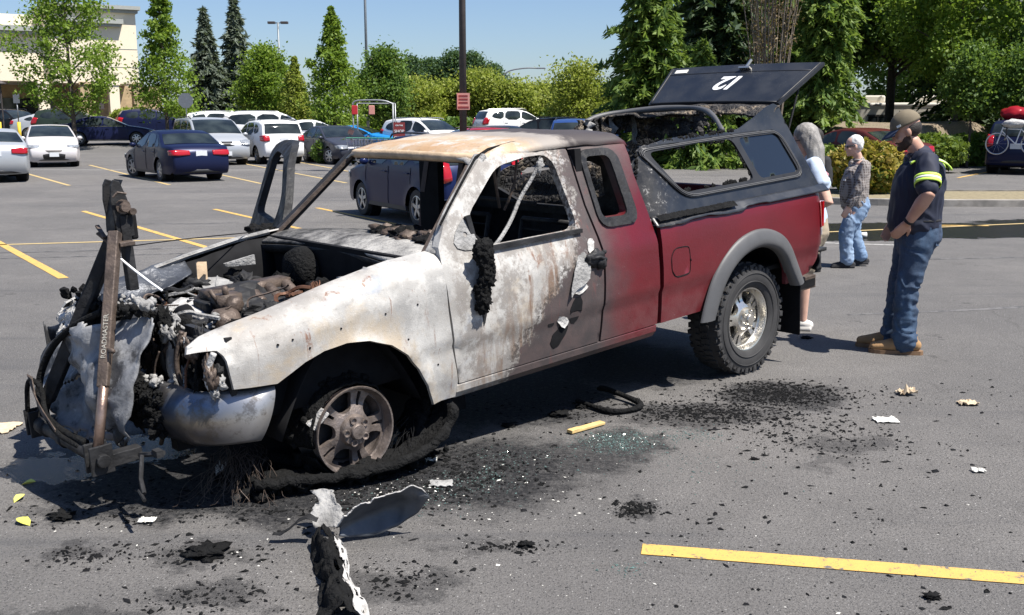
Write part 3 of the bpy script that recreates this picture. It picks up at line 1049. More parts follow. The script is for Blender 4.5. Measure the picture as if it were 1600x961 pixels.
# ------------------------------------------------------------------ engine bay
for sy in (1, -1):
    mb = MB()
    def inner(u, v):
        x = 2.76 + 1.12 * u
        z = .62 + (zt(x) - .655) * v
        return (x, sy * (.705 - .05 * math.sin(v * 3.1)), z + .01 * mnoise.noise(Vector((x * 7, z * 7, 3))))
    mb.grid(inner, 16, 8)
    mb.build('inner_fender', 'dull_black', truck, smooth=True, solid=.006)
    mb = MB()
    mb.grid(lambda u, v: (2.80 + .80 * u, sy * (.40 + .38 * v), .96 - (2 * u - 1) ** 2 * .45), 20, 4)
    mb.build('wheel_well', 'dull_black', truck, smooth=True, solid=.006)
mb = MB()
mb.lump((3.30, .02, .92), (.34, .26, .17), 5, .22, 2.2, 4)
mb.box((3.36, .02, 1.0), (.42, .16, .12))
mb.build('engine_block', 'soot_metal', truck, bevel=.015, label='sooty engine block in the open bay')
def plate(b, poly, z, tilt, seed):
    panel(b, ragged(poly, .008, .02, seed), [], lambda x, y: (x, y, z + tilt * (y + .45) + .02 * mnoise.noise(Vector((x * 9, y * 9, seed)))), .012, .025, inward=(0, 0, -1))
parts = [
    ('intake_manifold', 'rust_steel', lambda b: [b.tube(smooth_path([(3.10 + .10 * k, -.14, 1.02), (3.10 + .10 * k, 0, 1.10), (3.10 + .10 * k, .16, 1.02)], 2), .032, 8) for k in range(5)] + [b.box((3.30, .0, 1.075), (.46, .12, .06))]),
    ('throttle_body', 'rust_steel', lambda b: [b.box((3.48, .14, 1.06), (.12, .10, .08)), b.tube([(3.48, .14, 1.06), (3.50, .17, 1.14)], .016, 6), b.tube([(3.53, .15, 1.06), (3.56, .13, 1.13)], .012, 6), b.lump((3.48, .2, 1.05), (.05, .05, .05), 4, .4, 2, 2)]),
    ('brake_booster', 'char', lambda b: [b.lathe([(0, .09), (.07, .085), (.12, .06), (.135, .02), (.135, -.03), (.10, -.06)], (2.80, -.28, 1.06), 'X', 24)]),
    ('booster_cap', 'ash_white', lambda b: [b.lump((2.98, -.19, 1.03), (.03, .03, .035), 8, .2, 2, 2)]),
    ('battery_tray', 'ash_grey', lambda b: plate(b, [(3.50, -.60), (3.34, -.60), (3.35, -.40), (3.44, -.33), (3.56, -.40)], 1.035, .25, 1)),
    ('ash_plate', 'ash_grey', lambda b: plate(b, [(3.29, -.60), (3.17, -.58), (3.14, -.34), (3.24, -.22), (3.38, -.26), (3.33, -.45)], 1.04, -.12, 2)),
    ('air_box', 'ash_white', lambda b: [b.lump((3.53, -.16, .965), (.13, .26, .075), 13, .22, 1.6, 4)]),
    ('air_box_mouth', 'dull_black', lambda b: [b.lathe([(0, 0), (.095, 0), (.11, -.02), (.115, -.06)], (3.66, -.05, .93), 'X', 20)]),
    ('bolt_stub', 'ash_grey', lambda b: [b.tube([(3.69, -.02, .97), (3.70, .10, .96)], .008, 6), b.tube([(3.70, .03, 1.0), (3.70, .05, .92)], .007, 6)]),
    ('support_strap', 'tan_ash', lambda b: [b.bar((3.27, -.56, 1.155), (3.29, -.53, 1.02), .012, .06)]),
    ('strut_bar', 'ash_grey', lambda b: [b.prism([(3.14, -.56, 1.125), (2.97, -.52, 1.155), (2.97, -.52, 1.10), (3.13, -.56, 1.105)], (0, 0, 0), (0, .02, 0))]),
    ('wiper_arm', 'ash_grey', lambda b: [b.bar((2.92, .30, 1.10), (2.98, .52, 1.13), .03, .02), b.lump((2.90, .585, 1.15), (.05, .07, .035), 15, .5, 2.8, 4)]),
    ('reservoir', 'ash_grey', lambda b: [b.lump((3.05, .60, 1.08), (.08, .07, .06), 16, .4, 2, 3)]),
    ('radiator_support', 'soot_metal', lambda b: [b.bar((3.83, -.72, .98), (3.83, .72, .98), .05, .05), b.bar((3.83, -.72, .62), (3.83, .72, .62), .06, .07), b.bar((3.83, .52, .6), (3.83, .52, .99), .05, .05), b.bar((3.83, -.52, .6), (3.83, -.52, .99), .05, .05), b.bar((3.83, .22, .6), (3.83, .22, .99), .03, .03)]),
    ('radiator_core', 'soot_metal', lambda b: [b.box((3.78, -.05, .80), (.03, .95, .34))]),
    ('fan_shroud', 'char', lambda b: [b.lump((3.66, 0, .80), (.05, .36, .18), 18, .3, 2, 3)]),
    ('alternator', 'rust_steel', lambda b: [b.lathe([(0, -.06), (.06, -.06), (.075, -.03), (.075, .04), (.04, .07), (0, .07)], (3.55, .24, .98), 'X', 16)]),
]
for nm, mt, fn in parts:
    b = MB()
    fn(b)
    b.build(nm, mt, truck, smooth=nm not in ('strut_bar', 'support_strap', 'radiator_support', 'battery_tray'))
for k in range(26):
    b = MB()
    x, y = 3.0 + .68 * rng.random(), -.5 + 1.1 * rng.random()
    p = [V(x, y, 1.0 + .05 * rng.random())]
    for _ in range(4):
        p.append(p[-1] + V((rng.random() - .5) * .20, (rng.random() - .5) * .22, (rng.random() - .45) * .07))
    b.tube(smooth_path(p, 2), rng.choice([.004, .005, .007, .011]), 5)
    b.build('burnt_wire', ['copper_wire', 'rust_steel', 'ash_grey', 'char', 'soot_metal'][k % 5], truck)
for k in range(34):
    b = MB()
    s = .018 + .035 * rng.random()
    b.lump((2.9 + .85 * rng.random(), -.6 + 1.22 * rng.random(), .97 + .06 * rng.random()), (s * 1.4, s * 1.3, s), 200 + k, .9, 2.6, 3)
    b.build('engine_residue', ['char', 'soot_metal', 'ash_grey', 'rust_steel', 'char', 'soot_metal'][k % 6], truck, smooth=True)
b = MB()
for k in range(16):
    a = k / 16 * 2.2
    b.tube(smooth_path([(2.98 + .004 * k, .20, 1.04), (3.02 + .05 * math.cos(a), .24 + .03 * math.sin(a * 3), 1.10 + .015 * rng.random()), (3.06 + .04 * rng.random(), .30 + .05 * rng.random(), 1.06)], 2), .004, 4)
b.build('wire_bundle', 'copper_wire', truck)
b = MB()   # crumpled dark strip left of the hood edge on the far side
def strip(u, v):
    x = 3.93 - .64 * u + .03 * v
    w = .30 - .16 * u ** 2
    y = -.735 + w * v
    z = zt(x) + .004 - .10 * v ** 1.5 + .045 * math.sin(v * 5.0 + u * 3) * (1 - .6 * u) * v
    q = Vector((x * 7, y * 7, 1.3))
    return (x + .03 * mnoise.noise(q), y + .03 * mnoise.noise(q * 1.7), z + .04 * mnoise.noise(q * 1.3) * (v > .1))
b.grid(strip, 24, 20)
b.build('hood_remnant', 'hood_char', truck, smooth=True, solid=.006)
# far fender strip edge catching the light
b = MB()
b.tube([(x, -.715, zt(x) - .006) for x in (2.75, 3.0, 3.25, 3.5, 3.62)], .016, 6)
b.build('fender_flange', 'ash_grey', truck)

# ------------------------------------------------------------------ head lamp pocket, bumper, char, front sheet, tow bar
b = MB()
b.box((3.81, .60, .92), (.03, .40, .26))
b.build('lamp_bucket', 'soot_metal', truck)
for k in range(30):
    b = MB()
    yy = .40 + .44 * rng.random()
    s = .010 + .02 * rng.random()
    b.lump((3.87 + .05 * rng.random(), yy, .79 + .25 * rng.random()), (s, s * 1.1, s * (1 + 2.6 * rng.random())), 300 + k, .9, 2.6, 3)
    b.build('lamp_residue', ['char', 'char', 'soot_metal', 'ash_grey', 'rust_steel'][k % 5], truck, smooth=True)
for (y, z0, z1, r, mt) in ((.44, .76, 1.03, .022, 'ash_grey'), (.50, .74, 1.05, .012, 'rust_steel'), (.80, .80, 1.0, .014, 'ash_white'), (.36, .8, 1.02, .016, 'soot_metal')):
    b = MB()
    b.tube(smooth_path([(3.90, y, z0), (3.93, y - .02, (z0 + z1) / 2), (3.89, y + .01, z1)], 2), r, 7)
    b.build('lamp_bracket', mt, truck, smooth=True)
b = MB()
b.tube([(3.89, .60, .98), (3.93, .60, .9), (3.95, .62, .82)], .006, 5)
b.build('lamp_wire', 'copper_wire', truck)
def bump_x(y):
    a = min(1.0, abs(y) / .885)
    return 4.07 - .10 * a ** 2 - .33 * max(0, (a - .72) / .28) ** 2.2
def bumper(u, v):
    t = -1 + 2 * u
    y = .885 * t
    e = max(0, (abs(t) - .72) / .28)
    bul = math.sin(min(1, .06 + v * .95) * math.pi) ** .55
    x = bump_x(y) + .10 * (1 - v) * e ** 2
    z = .700 + (v - .5) * .245 * (1 - .10 * e) - .012 * e
    ins_ = .075 * (1 - bul)
    return (x - ins_ * (1 - e) ** .6, y * (1 - .05 * (1 - bul) * e), z)
b = MB()
b.grid(bumper, 61, 18)
b.build('front_bumper', 'chrome_tint', truck, smooth=True, solid=.006, label='heat blued front bumper')
b = MB()
for k in range(320):
    t, s2 = rng.random(), rng.random()
    b.lump((4.02 + .07 * rng.random(), .27 + .26 * t, .60 + .20 * s2 + .06 * (1 - t)), [(.007 + .016 * rng.random() ** 2)] * 3, 400 + k, .7, 2.4, 2)
b.build('char_mass', 'char', truck, label='lumpy black char melted over the bumper end')
b = MB()
for k in range(34):
    b.lump((3.95 + .09 * rng.random(), .32 + .22 * rng.random(), .79 + .05 * rng.random()), [(.005 + .014 * rng.random() ** 2)] * 3, 520 + k, .7, 2.4, 2)
b.build('ash_crust', 'ash_grey', truck, smooth=True)['kind'] = 'stuff'
# big sheet hanging in front of the radiator
def sheet(u, v):
    """u across (far to near), v bottom to top"""
    y = -.66 + 1.16 * u
    z0 = interp(u, [0, .12, .35, .6, .8, .95, 1], [.70, .60, .545, .505, .47, .60, .72])
    z1 = interp(u, [0, .12, .22, .45, .7, .88, 1], [.92, .97, 1.02, 1.04, 1.12, 1.16, 1.14])
    z = z0 + (z1 - z0) * v
    x = 4.12 + .10 * math.sin(u * 3.0) - .10 * v ** 2 + .05 * math.sin(v * 4 + u * 7) - .10 * max(0, u - .8)
    q = Vector((y * 3.2, z * 3.2, 2.0))
    x += .085 * mnoise.noise(q) + .045 * mnoise.noise(q * 2.6) + .016 * mnoise.noise(q * 6)
    z += .02 * mnoise.noise(Vector((y * 14, v, 5))) * (v > .98 or v < .02)
    return (x, y + .03 * mnoise.noise(q + Vector((9, 9, 9))), z)
b = MB()
hole_u = lambda u, v: (.30 < u < .36 and .28 < v < .5) or (.62 < u < .80 and v < .05 * 3 and abs(u - .71) < .02 + v * .1)
N1, N2 = 60, 44
pts = [Vector(sheet(i / (N1 - 1), j / (N2 - 1))) for i in range(N1) for j in range(N2)]
fs = []
for i in range(N1 - 1):
    for j in range(N2 - 1):
        u, v = (i + .5) / (N1 - 1), (j + .5) / (N2 - 1)
        n1 = mnoise.noise(Vector((u * 11, v * 11, 8)))
        top = .93 + .10 * mnoise.noise(Vector((u * 9, 0, 3)))
        if abs(v - .36 - (u - .33) * 1.6) < .018 and .24 < u < .40:
            continue
        if v > top or (v < .05 and n1 > .1) or (abs(v - .12 - .25 * (u - .66)) < .02 and .60 < u < .86):
            continue
        fs.append((i * N2 + j, (i + 1) * N2 + j, (i + 1) * N2 + j + 1, i * N2 + j + 1))
b.add(pts, fs)
b.build('front_sheet', 'scorched_sheet', truck, smooth=True, solid=.007, label='crumpled grey burnt sheet hanging over the radiator opening')
b = MB()
for k in range(150):
    t = rng.random()
    b.lump((4.02 + .05 * rng.random(), -.25 + .65 * t, 1.09 + .05 * t + .03 * rng.random()), [(.006 + .02 * rng.random() ** 2)] * 3, 700 + k, .6, 2.4, 1)
b.build('char_fringe', 'char', truck, smooth=True)['kind'] = 'stuff'
b = MB()
for k in range(80):
    t = rng.random()
    b.lump((3.96 + .08 * rng.random(), -.30 + .75 * t, 1.12 + .04 * t + .03 * rng.random()), [(.006 + .018 * rng.random() ** 2)] * 3, 800 + k, .7, 2.4, 2)
b.build('ash_fringe', 'ash_grey', truck, smooth=True)['kind'] = 'stuff'
b = MB()
for k in range(14):
    b.lump((3.92 + .1 * rng.random(), -.30 + .14 * rng.random(), .88 + .2 * rng.random()), [.03 + .03 * rng.random()] * 3, 900 + k, .6, 2.2, 2)
b.build('grille_residue', 'char', truck)
for k in range(46):
    b = MB()
    s0 = .015 + .035 * rng.random()
    p0 = (3.84 + .12 * rng.random(), -.05 + .50 * rng.random(), .62 + .46 * rng.random())
    if k % 3 == 0:
        b.tube(smooth_path([p0, (p0[0] + .05 * rng.random(), p0[1] + .1 * (rng.random() - .5), p0[2] - .08), (p0[0] + .02, p0[1] + .1 * (rng.random() - .5), p0[2] - .20)], 2), .004 + .008 * rng.random(), 6)
    else:
        b.lump(p0, (s0 * .7, s0 * 1.3, s0 * (1 + 1.2 * rng.random())), 1400 + k, .9, 2.6, 3)
    b.build('nose_residue', ['char', 'soot_metal', 'char', 'rust_steel', 'char', 'ash_grey', 'char'][k % 7], truck, smooth=True)
# pale ash-covered web on the far front corner
b = MB()
def web(u, v):
    y = -.82 + .36 * u
    q = Vector((y * 8, v * 4, 7))
    return (3.95 + .10 * v + .03 * mnoise.noise(q), y, 1.02 - .20 * v + .02 * mnoise.noise(q * 2) + .05 * u)
pts = [Vector(web(i / 39, j / 23)) for i in range(40) for j in range(24)]
fs = []
for i in range(39):
    for j in range(23):
        edge = min(i, 38 - i) / 39 + .3 * mnoise.noise(Vector((i * .3, j * .4, 2)))
        if mnoise.noise(Vector((i * .5, j * 1.1, 5))) > .10 + .3 * max(0, (i - 10) / 39) or edge < .02:
            continue
        fs.append((i * 24 + j, (i + 1) * 24 + j, (i + 1) * 24 + j + 1, i * 24 + j + 1))
b.add(pts, fs)
b.build('ash_web', 'ash_white', truck, solid=.004, label='pale brittle ash web on the far front corner')
b = MB()
b.grid(lambda u, v: (4.10 - .25 * u ** 2, -.70 - .12 * u, .62 + .34 * v - .05 * math.sin(u * 3)), 14, 10)
b.build('bumper_cover', 'scorched_sheet', truck, smooth=True, solid=.008)
b = MB()
for k in range(10):
    b.lump((4.0 - .14 * k / 9, -.62 - .05 * math.sin(k), 1.09 + .02 * math.cos(k * 2)), [.018 + .012 * rng.random()] * 3, 950 + k, .6, 2, 1)
b.build('fringe_char', 'char', truck)

# folded tow bar: crossbar, two telescoping arms and a coupler
tow = empty('tow_bar')
tow.parent = truck
tow['label'] = 'folded black tow bar standing upright on the truck nose'
def tpart(nm, mt, fn, smooth=True, bevel=0.0):
    b = MB()
    fn(b)
    return b.build(nm, mt, tow, smooth=smooth, bevel=bevel)
PN, PF, AP = V(4.31, .47, .565), V(4.31, -.32, .55), V(3.955, .08, 1.50)
tpart('crossbar', 'soot_metal', lambda b: [b.tube([PF + V(0, -.02, 0), PN + V(0, -.02, 0)], .034, 14), b.tube([PF + V(0, .06, 0), PF + V(0, .15, 0)], .043, 14), b.tube([PF + V(0, .34, 0), PF + V(0, .40, 0)], .037, 14)])
for p, s in ((PN, 1), (PF, -1)):
    tpart('pivot_bracket', 'soot_metal', lambda b: [b.box(p + V(.0, s * .035, .0), (.10, .014, .13)), b.box(p + V(.0, -s * .03, .0), (.10, .014, .13)), b.lathe([(0, .065), (.03, .065), (.03, -.06), (0, -.06)], p, 'Y', 12), b.box(p + V(-.10, 0, -.02), (.16, .06, .06))], False, .004)
def lerp3(a, b, t):
    return a + (b - a) * t
AN, AF = AP + V(.03, .06, -.02), AP + V(.0, -.05, -.06)
def square_tube(b, p, q, w):
    b.bar(p, q, w, w)
tpart('inner_arm', 'rust_shine', lambda b: b.tube([PN + V(0, .0, .03), lerp3(PN, AN, .40)], .022, 12))
tpart('outer_arm', 'rust_steel', lambda b: b.bar(lerp3(PN, AN, .30), AN, .05, .05), False, .006)
tpart('outer_arm', 'soot_metal', lambda b: b.bar(lerp3(PF, AF, .12), AF, .062, .062), False, .006)
tpart('inner_arm', 'soot_metal', lambda b: b.tube([PF, lerp3(PF, AF, .2)], .026, 12))
tpart('knob', 'rust_steel', lambda b: b.tube([lerp3(PN, AN, .47) + V(0, .02, 0), lerp3(PN, AN, .47) + V(.0, .075, 0)], .011, 8))
tpart('brace_bar', 'soot_metal', lambda b: b.bar(AP + V(-.02, .05, -.30), AP + V(-.02, .04, .05), .05, .045), False, .005)
def coupler(b):
    prof = [(.10, -.05), (-.03, -.055), (-.05, .12), (-.035, .19), (-.01, .215), (.035, .205), (.075, .13), (.10, .05)]
    for y0 in (.035, .125):
        b.prism([(AP.x + .0 - x * .6, y0, AP.z + z) for x, z in prof], (0, 0, 0), (0, .014, 0))
    b.grid(lambda u, v: (AP.x + .03 + .02 * math.sin(u * 3) - .07 * u, .035 + .104 * v, AP.z - .03 + .24 * u), 8, 4)
tpart('coupler', 'soot_metal', coupler, False, .003)
tpart('coupler_bolt', 'rust_steel', lambda b: [b.lathe([(0, .03), (.022, .03), (.022, 0), (.034, 0), (.034, -.01)], (AP.x - .02, .15, AP.z + .09), 'Y', 12), b.lathe([(0, .02), (.016, .02), (.016, -.01)], (AP.x - .055, .15, AP.z + .065), 'Y', 10), b.tube([(AP.x + .03, .17, AP.z + .14), (AP.x + .01, .175, AP.z + .16), (AP.x - .03, .175, AP.z + .15)], .006, 6)], False)
tpart('clamp_band', 'rust_steel', lambda b: [b.box(AP + V(.0, .02, -.075), (.07, .19, .02)), b.bar(AP + V(.06, -.07, -.03), AP + V(.02, -.01, -.09), .03, .012), b.bar(AP + V(.05, -.10, .0), AP + V(.05, -.02, -.05), .02, .01)], False, .003)
tpart('coupler_latch', 'dull_black', lambda b: b.box((AP.x - .06, .09, AP.z - .01), (.05, .07, .12)), False, .01)
tpart('hose', 'char', lambda b: b.tube(smooth_path([(4.10, .16, 1.13), (4.16, -.02, 1.06), (4.22, -.20, .95), (4.27, -.30, .80), (4.30, -.28, .70), (4.33, -.16, .64), (4.33, .05, .60), (4.31, .33, .60)], 3), .017, 8))
tpart('cable', 'char', lambda b: b.tube(smooth_path([(4.34, -.36, .60), (4.34, -.28, .80), (4.30, -.20, .75), (4.34, -.10, .66), (4.36, .1, .60), (4.33, .30, .58)], 3), .012, 7))
tpart('frayed_wire', 'rust_steel', lambda b: [b.tube(smooth_path([(4.33, -.30 + .02 * k, .80), (4.35, -.15, .70 - .01 * k), (4.36, .10, .62 - .008 * k)], 2), .004, 4) for k in range(4)])
tpart('strap', 'white_vinyl', lambda b: b.tube(smooth_path([(3.99, .12, 1.375), (3.97, .24, 1.32), (3.93, .32, 1.26), (3.90, .38, 1.22)], 2), .006, 5))
tpart('safety_wire', 'dull_black', lambda b: b.tube(smooth_path([(3.95, .10, 1.40), (3.4, -.4, 1.32), (2.75, -.80, 1.235)], 2), .003, 5))
tpart('chain_end', 'soot_metal', lambda b: [b.tube([PN + V(-.16, .05, -.02), PN + V(-.16, .16, .01), PN + V(-.20, .22, .02)], .012, 6), b.tube([PN + V(-.14, .12, 0), PN + V(-.10, .18, -.08), PN + V(-.08, .25, -.12)], .010, 6), b.box(PN + V(-.18, .20, .02), (.03, .05, .03)), b.tube([PN + V(-.08, .20, -.12), PN + V(-.06, .30, -.13)], .008, 6)], False)
# lettering along the arm
lt = link_obj('lettering', text_mesh('ROADMASTER', .031, .002, 'faded_print', .0004), tow)
_d = (AN - lerp3(PN, AN, .30)).normalized()
_side, _up = frame_of(_d)
_cl = V(5.73, 4.81, 2.10)
_mid = lerp3(PN, AN, .52)
_cands = [(_side, _up), (_up, -_side), (-_side, -_up), (-_up, _side)]
_nrm, _oth = max(_cands, key=lambda c: c[0].dot((_cl - _mid).normalized()))
_yv = _nrm.cross(_d)
lt.matrix_local = Matrix.Translation(_mid + _nrm * .0265) @ Matrix(((_d.x, _yv.x, _nrm.x), (_d.y, _yv.y, _nrm.y), (_d.z, _yv.z, _nrm.z))).to_4x4()

# ------------------------------------------------------------------ wheels
def rim_face(b, r_out, mi=0):
    holes = []
    for k in range(5):
        a0 = k * 2 * math.pi / 5 + .31
        hw = R(21)
        lp = []
        for (rr, aa) in ((.098, -.55), (.118, -.92), (.178, -1.0), (.186, -.8), (.189, 0), (.186, .8), (.178, 1.0), (.118, .92), (.098, .55)):
            lp.append((rr * math.cos(a0 + aa * hw), rr * math.sin(a0 + aa * hw)))
        holes.append(smooth_loop(lp, 1))
        a1 = a0 + math.pi / 5
        lp = []
        for (rr, w) in ((.118, -.007), (.186, -.010), (.186, .010), (.118, .007)):
            lp.append((rr * math.cos(a1) - w * math.sin(a1), rr * math.sin(a1) + w * math.cos(a1)))
        holes.append(lp)
    circ = [(r_out * math.cos(t), r_out * math.sin(t)) for t in np.linspace(0, 2 * math.pi, 49)[:-1]]
    def fm(x, z):
        r = math.hypot(x, z)
        return (x, -.030 + .022 * math.cos(min(1, r / .2) * math.pi) - .004 * math.sin(r * 60), z)
    panel(b, circ, holes, fm, .028, .016, mi, mi, inward=(0, -1, 0), flip=True)
def make_wheel(mat_rim, mat_cap, bare):
    w = empty('wheel')
    b = MB()
    rim_face(b, .205)
    b.lathe([(.196, -.035), (.203, -.012), (.209, .004), (.217, .006), (.219, -.004), (.213, -.016), (.206, -.022), (.190, -.06), (.170, -.09), (.170, -.17), (.20, -.20), (.217, -.205)], (0, 0, 0), 'Y', 48)
    b.build('rim', mat_rim, w, smooth=True, angle=35)
    b = MB()
    b.lathe([(.0, .030), (.034, .029), (.038, .024), (.040, .010), (.070, .004), (.078, -.012), (.082, -.03)], (0, 0, 0), 'Y', 32)
    for k in range(5):
        a = k * 2 * math.pi / 5 + .3
        b.lathe([(0, .006), (.011, .006), (.014, .016), (.018, .016), (.021, 0)], (.057 * math.cos(a), 0, .057 * math.sin(a)), 'Y', 10)
    b.build('hub_cap', mat_cap, w, smooth=True, angle=40)
    b = MB()
    b.lathe([(.16, -.10), (.05, -.10), (.05, -.18)], (0, 0, 0), 'Y', 24)
    b.build('brake_or_shade_disc', 'soot_metal', w)
    return w
def add_tyre(w, ro=.388, width=.255):
    b = MB()
    yo = .030
    yi = yo - width
    prof = [(.213, -.012), (.222, .012), (.250, yo - .002), (.30, yo + .004), (.335, yo), (.360, yo - .012), (.372, yo - .030), (ro - .011, yo - .05), (ro - .009, (yo + yi) / 2), (ro - .011, yi + .05), (.372, yi + .03), (.335, yi), (.26, yi), (.213, yi + .02)]
    b.lathe(prof, (0, 0, 0), 'Y', 72)
    for ring, (y0, y1, n, off, r0) in enumerate(((yo - .060, yo - .006, 46, 0, ro - .016), (yi + .006, yi + .060, 46, .5, ro - .016), (yo - .115, yo - .072, 52, .25, ro - .004), (yi + .072, yi + .115, 52, .75, ro - .004), (-.11, -.078, 52, .1, ro - .004))):
        for k in range(n):
            a = (k + off) / n * 2 * math.pi
            wd = 2 * math.pi * ro / n * (.66 if k % 2 else .56)
            q = Matrix.Rotation(-a, 3, 'Y')
            h = .024 if ring > 1 else .034
            sk = .012 * (1 if k % 2 else -1)
            b.box(q @ V(r0 - h / 2 + .004, (y0 + y1) / 2 + (sk * .3 if ring > 1 else sk * .5), 0), (h, (y1 - y0) * (1.0 if k % 2 else .86), wd), q)
    # side lugs on the shoulder
    for k in range(46):
        a = (k + .0) / 46 * 2 * math.pi
        q = Matrix.Rotation(-a, 3, 'Y')
        b.box(q @ V(.352, yo - .004, 0), (.030 if k % 2 else .018, .012, .022), q)
    b.build('tyre', 'tyre_rubber', w, smooth=True, angle=30)
    for rr in (.262, .318):
        b = MB().lathe([(rr - .004, yo + (.000 if rr < .3 else .004)), (rr, yo + (.006 if rr < .3 else .008)), (rr + .004, yo + (.001 if rr < .3 else .004))], (0, 0, 0), 'Y', 64)
        b.build('sidewall_ring', 'tyre_rubber', w, smooth=True)
wr = make_wheel('alloy', 'alloy', False)
add_tyre(wr)
wr.parent = truck
wr.location = (.03, .80, .385)
wr.rotation_euler = (0, R(-20), 0)
wr['label'] = 'rear wheel with knobbly all-terrain tyre and bright alloy rim'
wr2 = copy_tree(wr, truck)
wr2.location = (.03, -.80, .385)
wr2.rotation_euler = (0, 0, R(180))
wr2['label'] = 'far rear wheel'
wf = make_wheel('burnt_rim', 'burnt_rim', True)
wf.parent = truck
wf.location = (3.215, .80, .462)
wf.rotation_euler = (0, R(14), 0)
wf['label'] = 'front wheel, bare brown burnt rim without its tyre'
wf2 = copy_tree(wf, truck)
wf2.location = (3.215, -.80, .462)
wf2.rotation_euler = (0, 0, R(180))
wf2['label'] = 'far front wheel, bare rim'
for w_, arc0, arc1 in ((wf, R(5), R(352)), (wf2, R(40), R(320))):
    b = MB()
    nn = 70
    def carc(u, v):
        t = arc0 + (arc1 - arc0) * u
        q = Vector((math.cos(t) * 4, math.sin(t) * 4, v * 2))
        rr = .222 + .012 * mnoise.noise(q) + .010 * mnoise.noise(q * 3) + .006 + .03 * v
        yy = -.022 - .18 * v + .012 * mnoise.noise(q * 2.2)
        return (rr * math.cos(t), yy, rr * math.sin(t))
    b.grid(carc, nn, 16)
    for k in range(60):
        u, v = rng.random(), rng.random()
        p = carc(u, .3 + .7 * v)
        b.lump(p, [.014 + .018 * rng.random()] * 3, 1000 + k, .6, 2.2, 1)
    b.build('tyre_remnant', 'char', w_, smooth=True, solid=.010)
b = MB()
b.box((2.95, .40, .60), (1.46, .02, .74))
b.build('splash_shield', 'dull_black', truck)
b = MB()
b.bar((3.36, .775, .60), (3.43, .75, .53), .035, .05)
b.build('pale_shred', 'ash_white', truck)
for x in (3.215, .03):
    b = MB().tube([(x, -.7, .45 if x > 1 else .385), (x, .7, .45 if x > 1 else .385)], .05, 10)
    if x < 1:
        b.lump((x, 0, .385), (.15, .15, .15), 1, .05, 1, 3)
    b.build('axle', 'dull_black', truck)
b = MB()
b.tube([(2.6, -.2, .45), (1.4, -.2, .5), (.3, -.25, .5), (-.7, -.5, .5)], .03, 8)
b.build('exhaust_pipe', 'soot_metal', truck)
b = MB()
b.box((.9, .1, .50), (.9, .35, .18))
b.build('fuel_tank', 'dull_black', truck, bevel=.03)

# ------------------------------------------------------------------ bed
arch_r = [(-.335, .57), (-.315, .68), (-.25, .79), (-.15, .865), (0.02, .905), (.18, .885), (.32, .82), (.43, .72), (.50, .60), (.52, .562)]
bed_out = [(1.015, .562), (1.015, 1.185), (-.775, 1.185), (-.785, 1.0), (-.775, .80), (-.72, .70), (-.62, .612), (-.42, .575)] + arch_r
def bed_map(sy):
    def f(x, z):
        y = interp(z, [.5, .56, .66, .765, .785, .9, 1.06, 1.15, 1.185], [.845, .858, .868, .873, .888, .890, .880, .866, .845])
        y -= .03 * max(0, (-.68 - x) / .1) ** 2
        return (x, sy * y, z)
    return f
for sy in (1, -1):
    b = MB()
    panel(b, bed_out, [], bed_map(sy), .03, .04, 0, 1, inward=(0, -sy, 0), flip=(sy > 0))
    bo = b.build('bed_side', BODY, truck, smooth=True)
    if sy > 0:
        bo['label'] = 'maroon bed side with fuel door and wheel arch'
    b = MB()
    n = len(arch_r)
    path = smooth_path([(x, 0, z) for x, z in [(-.40, .555)] + arch_r[1:-1] + [(.545, .50)]], 2)
    def flare(u, v):
        i = u * (len(path) - 1)
        k = int(min(i, len(path) - 2))
        p = path[k] + (path[k + 1] - path[k]) * (i - k)
        c = V(.06, 0, .52)
        d = (p - c).normalized()
        prof = [(-.012, .86), (-.008, .905), (.012, .925), (.045, .925), (.085, .912), (.110, .897), (.114, .885)]
        t = v * (len(prof) - 1)
        m = int(min(t, len(prof) - 2))
        a = [prof[m][q] + (prof[m + 1][q] - prof[m][q]) * (t - m) for q in (0, 1)]
        q = p + d * a[0]
        return (q.x, sy * a[1], q.z)
    b.grid(flare, 50, 13)
    b.build('wheel_flare', 'flare_plastic', truck, smooth=True)
    b = MB()
    b.grid(lambda u, v: (-.42 + .98 * u, sy * (.30 + .54 * v), .56 + .36 * math.sin(math.pi * u) ** .5), 24, 4)
    b.build('wheel_liner', 'dull_black', truck, smooth=True)
    b = MB()
    b.box((-.475, sy * .79, .37), (.012, .20, .38))
    b.build('mud_flap', 'dull_black', truck, bevel=.004)
b = MB()
panel(b, smooth_loop([(.935, 1.005), (.785, 1.005), (.765, .985), (.765, .855), (.785, .838), (.935, .838)], 1), [], lambda x, z: (x, bed_map(1)(x, z)[1] + .002, z), .002, .04, inward=(0, -1, 0), flip=True)
fd = b.build('fuel_door', BODY, truck, smooth=True)
b = MB()
lp = smooth_loop([(.940, 1.011), (.780, 1.011), (.759, .988), (.759, .851), (.780, .832), (.940, .832)], 2)
b.tube([(x, bed_map(1)(x, z)[1] + .0005, z) for x, z in lp], .0035, 5, closed=True)
b.tube([(.762, .891, .925), (.756, .893, .915)], .006, 5)
b.build('fuel_door_gap', 'dull_black', truck)
b = MB()
b.box((.12, 0, .70), (1.72, 1.62, .03))
b.build('bed_floor', 'dull_black', truck)
b = MB()
b.box((1.0, 0, .93), (.03, 1.66, .46))
b.build('bed_front_wall', 'soot_metal', truck)
b = MB()
b.box((-.80, 0, .94), (.05, 1.46, .46))
b.build('tailgate', BODY, truck, bevel=.01)
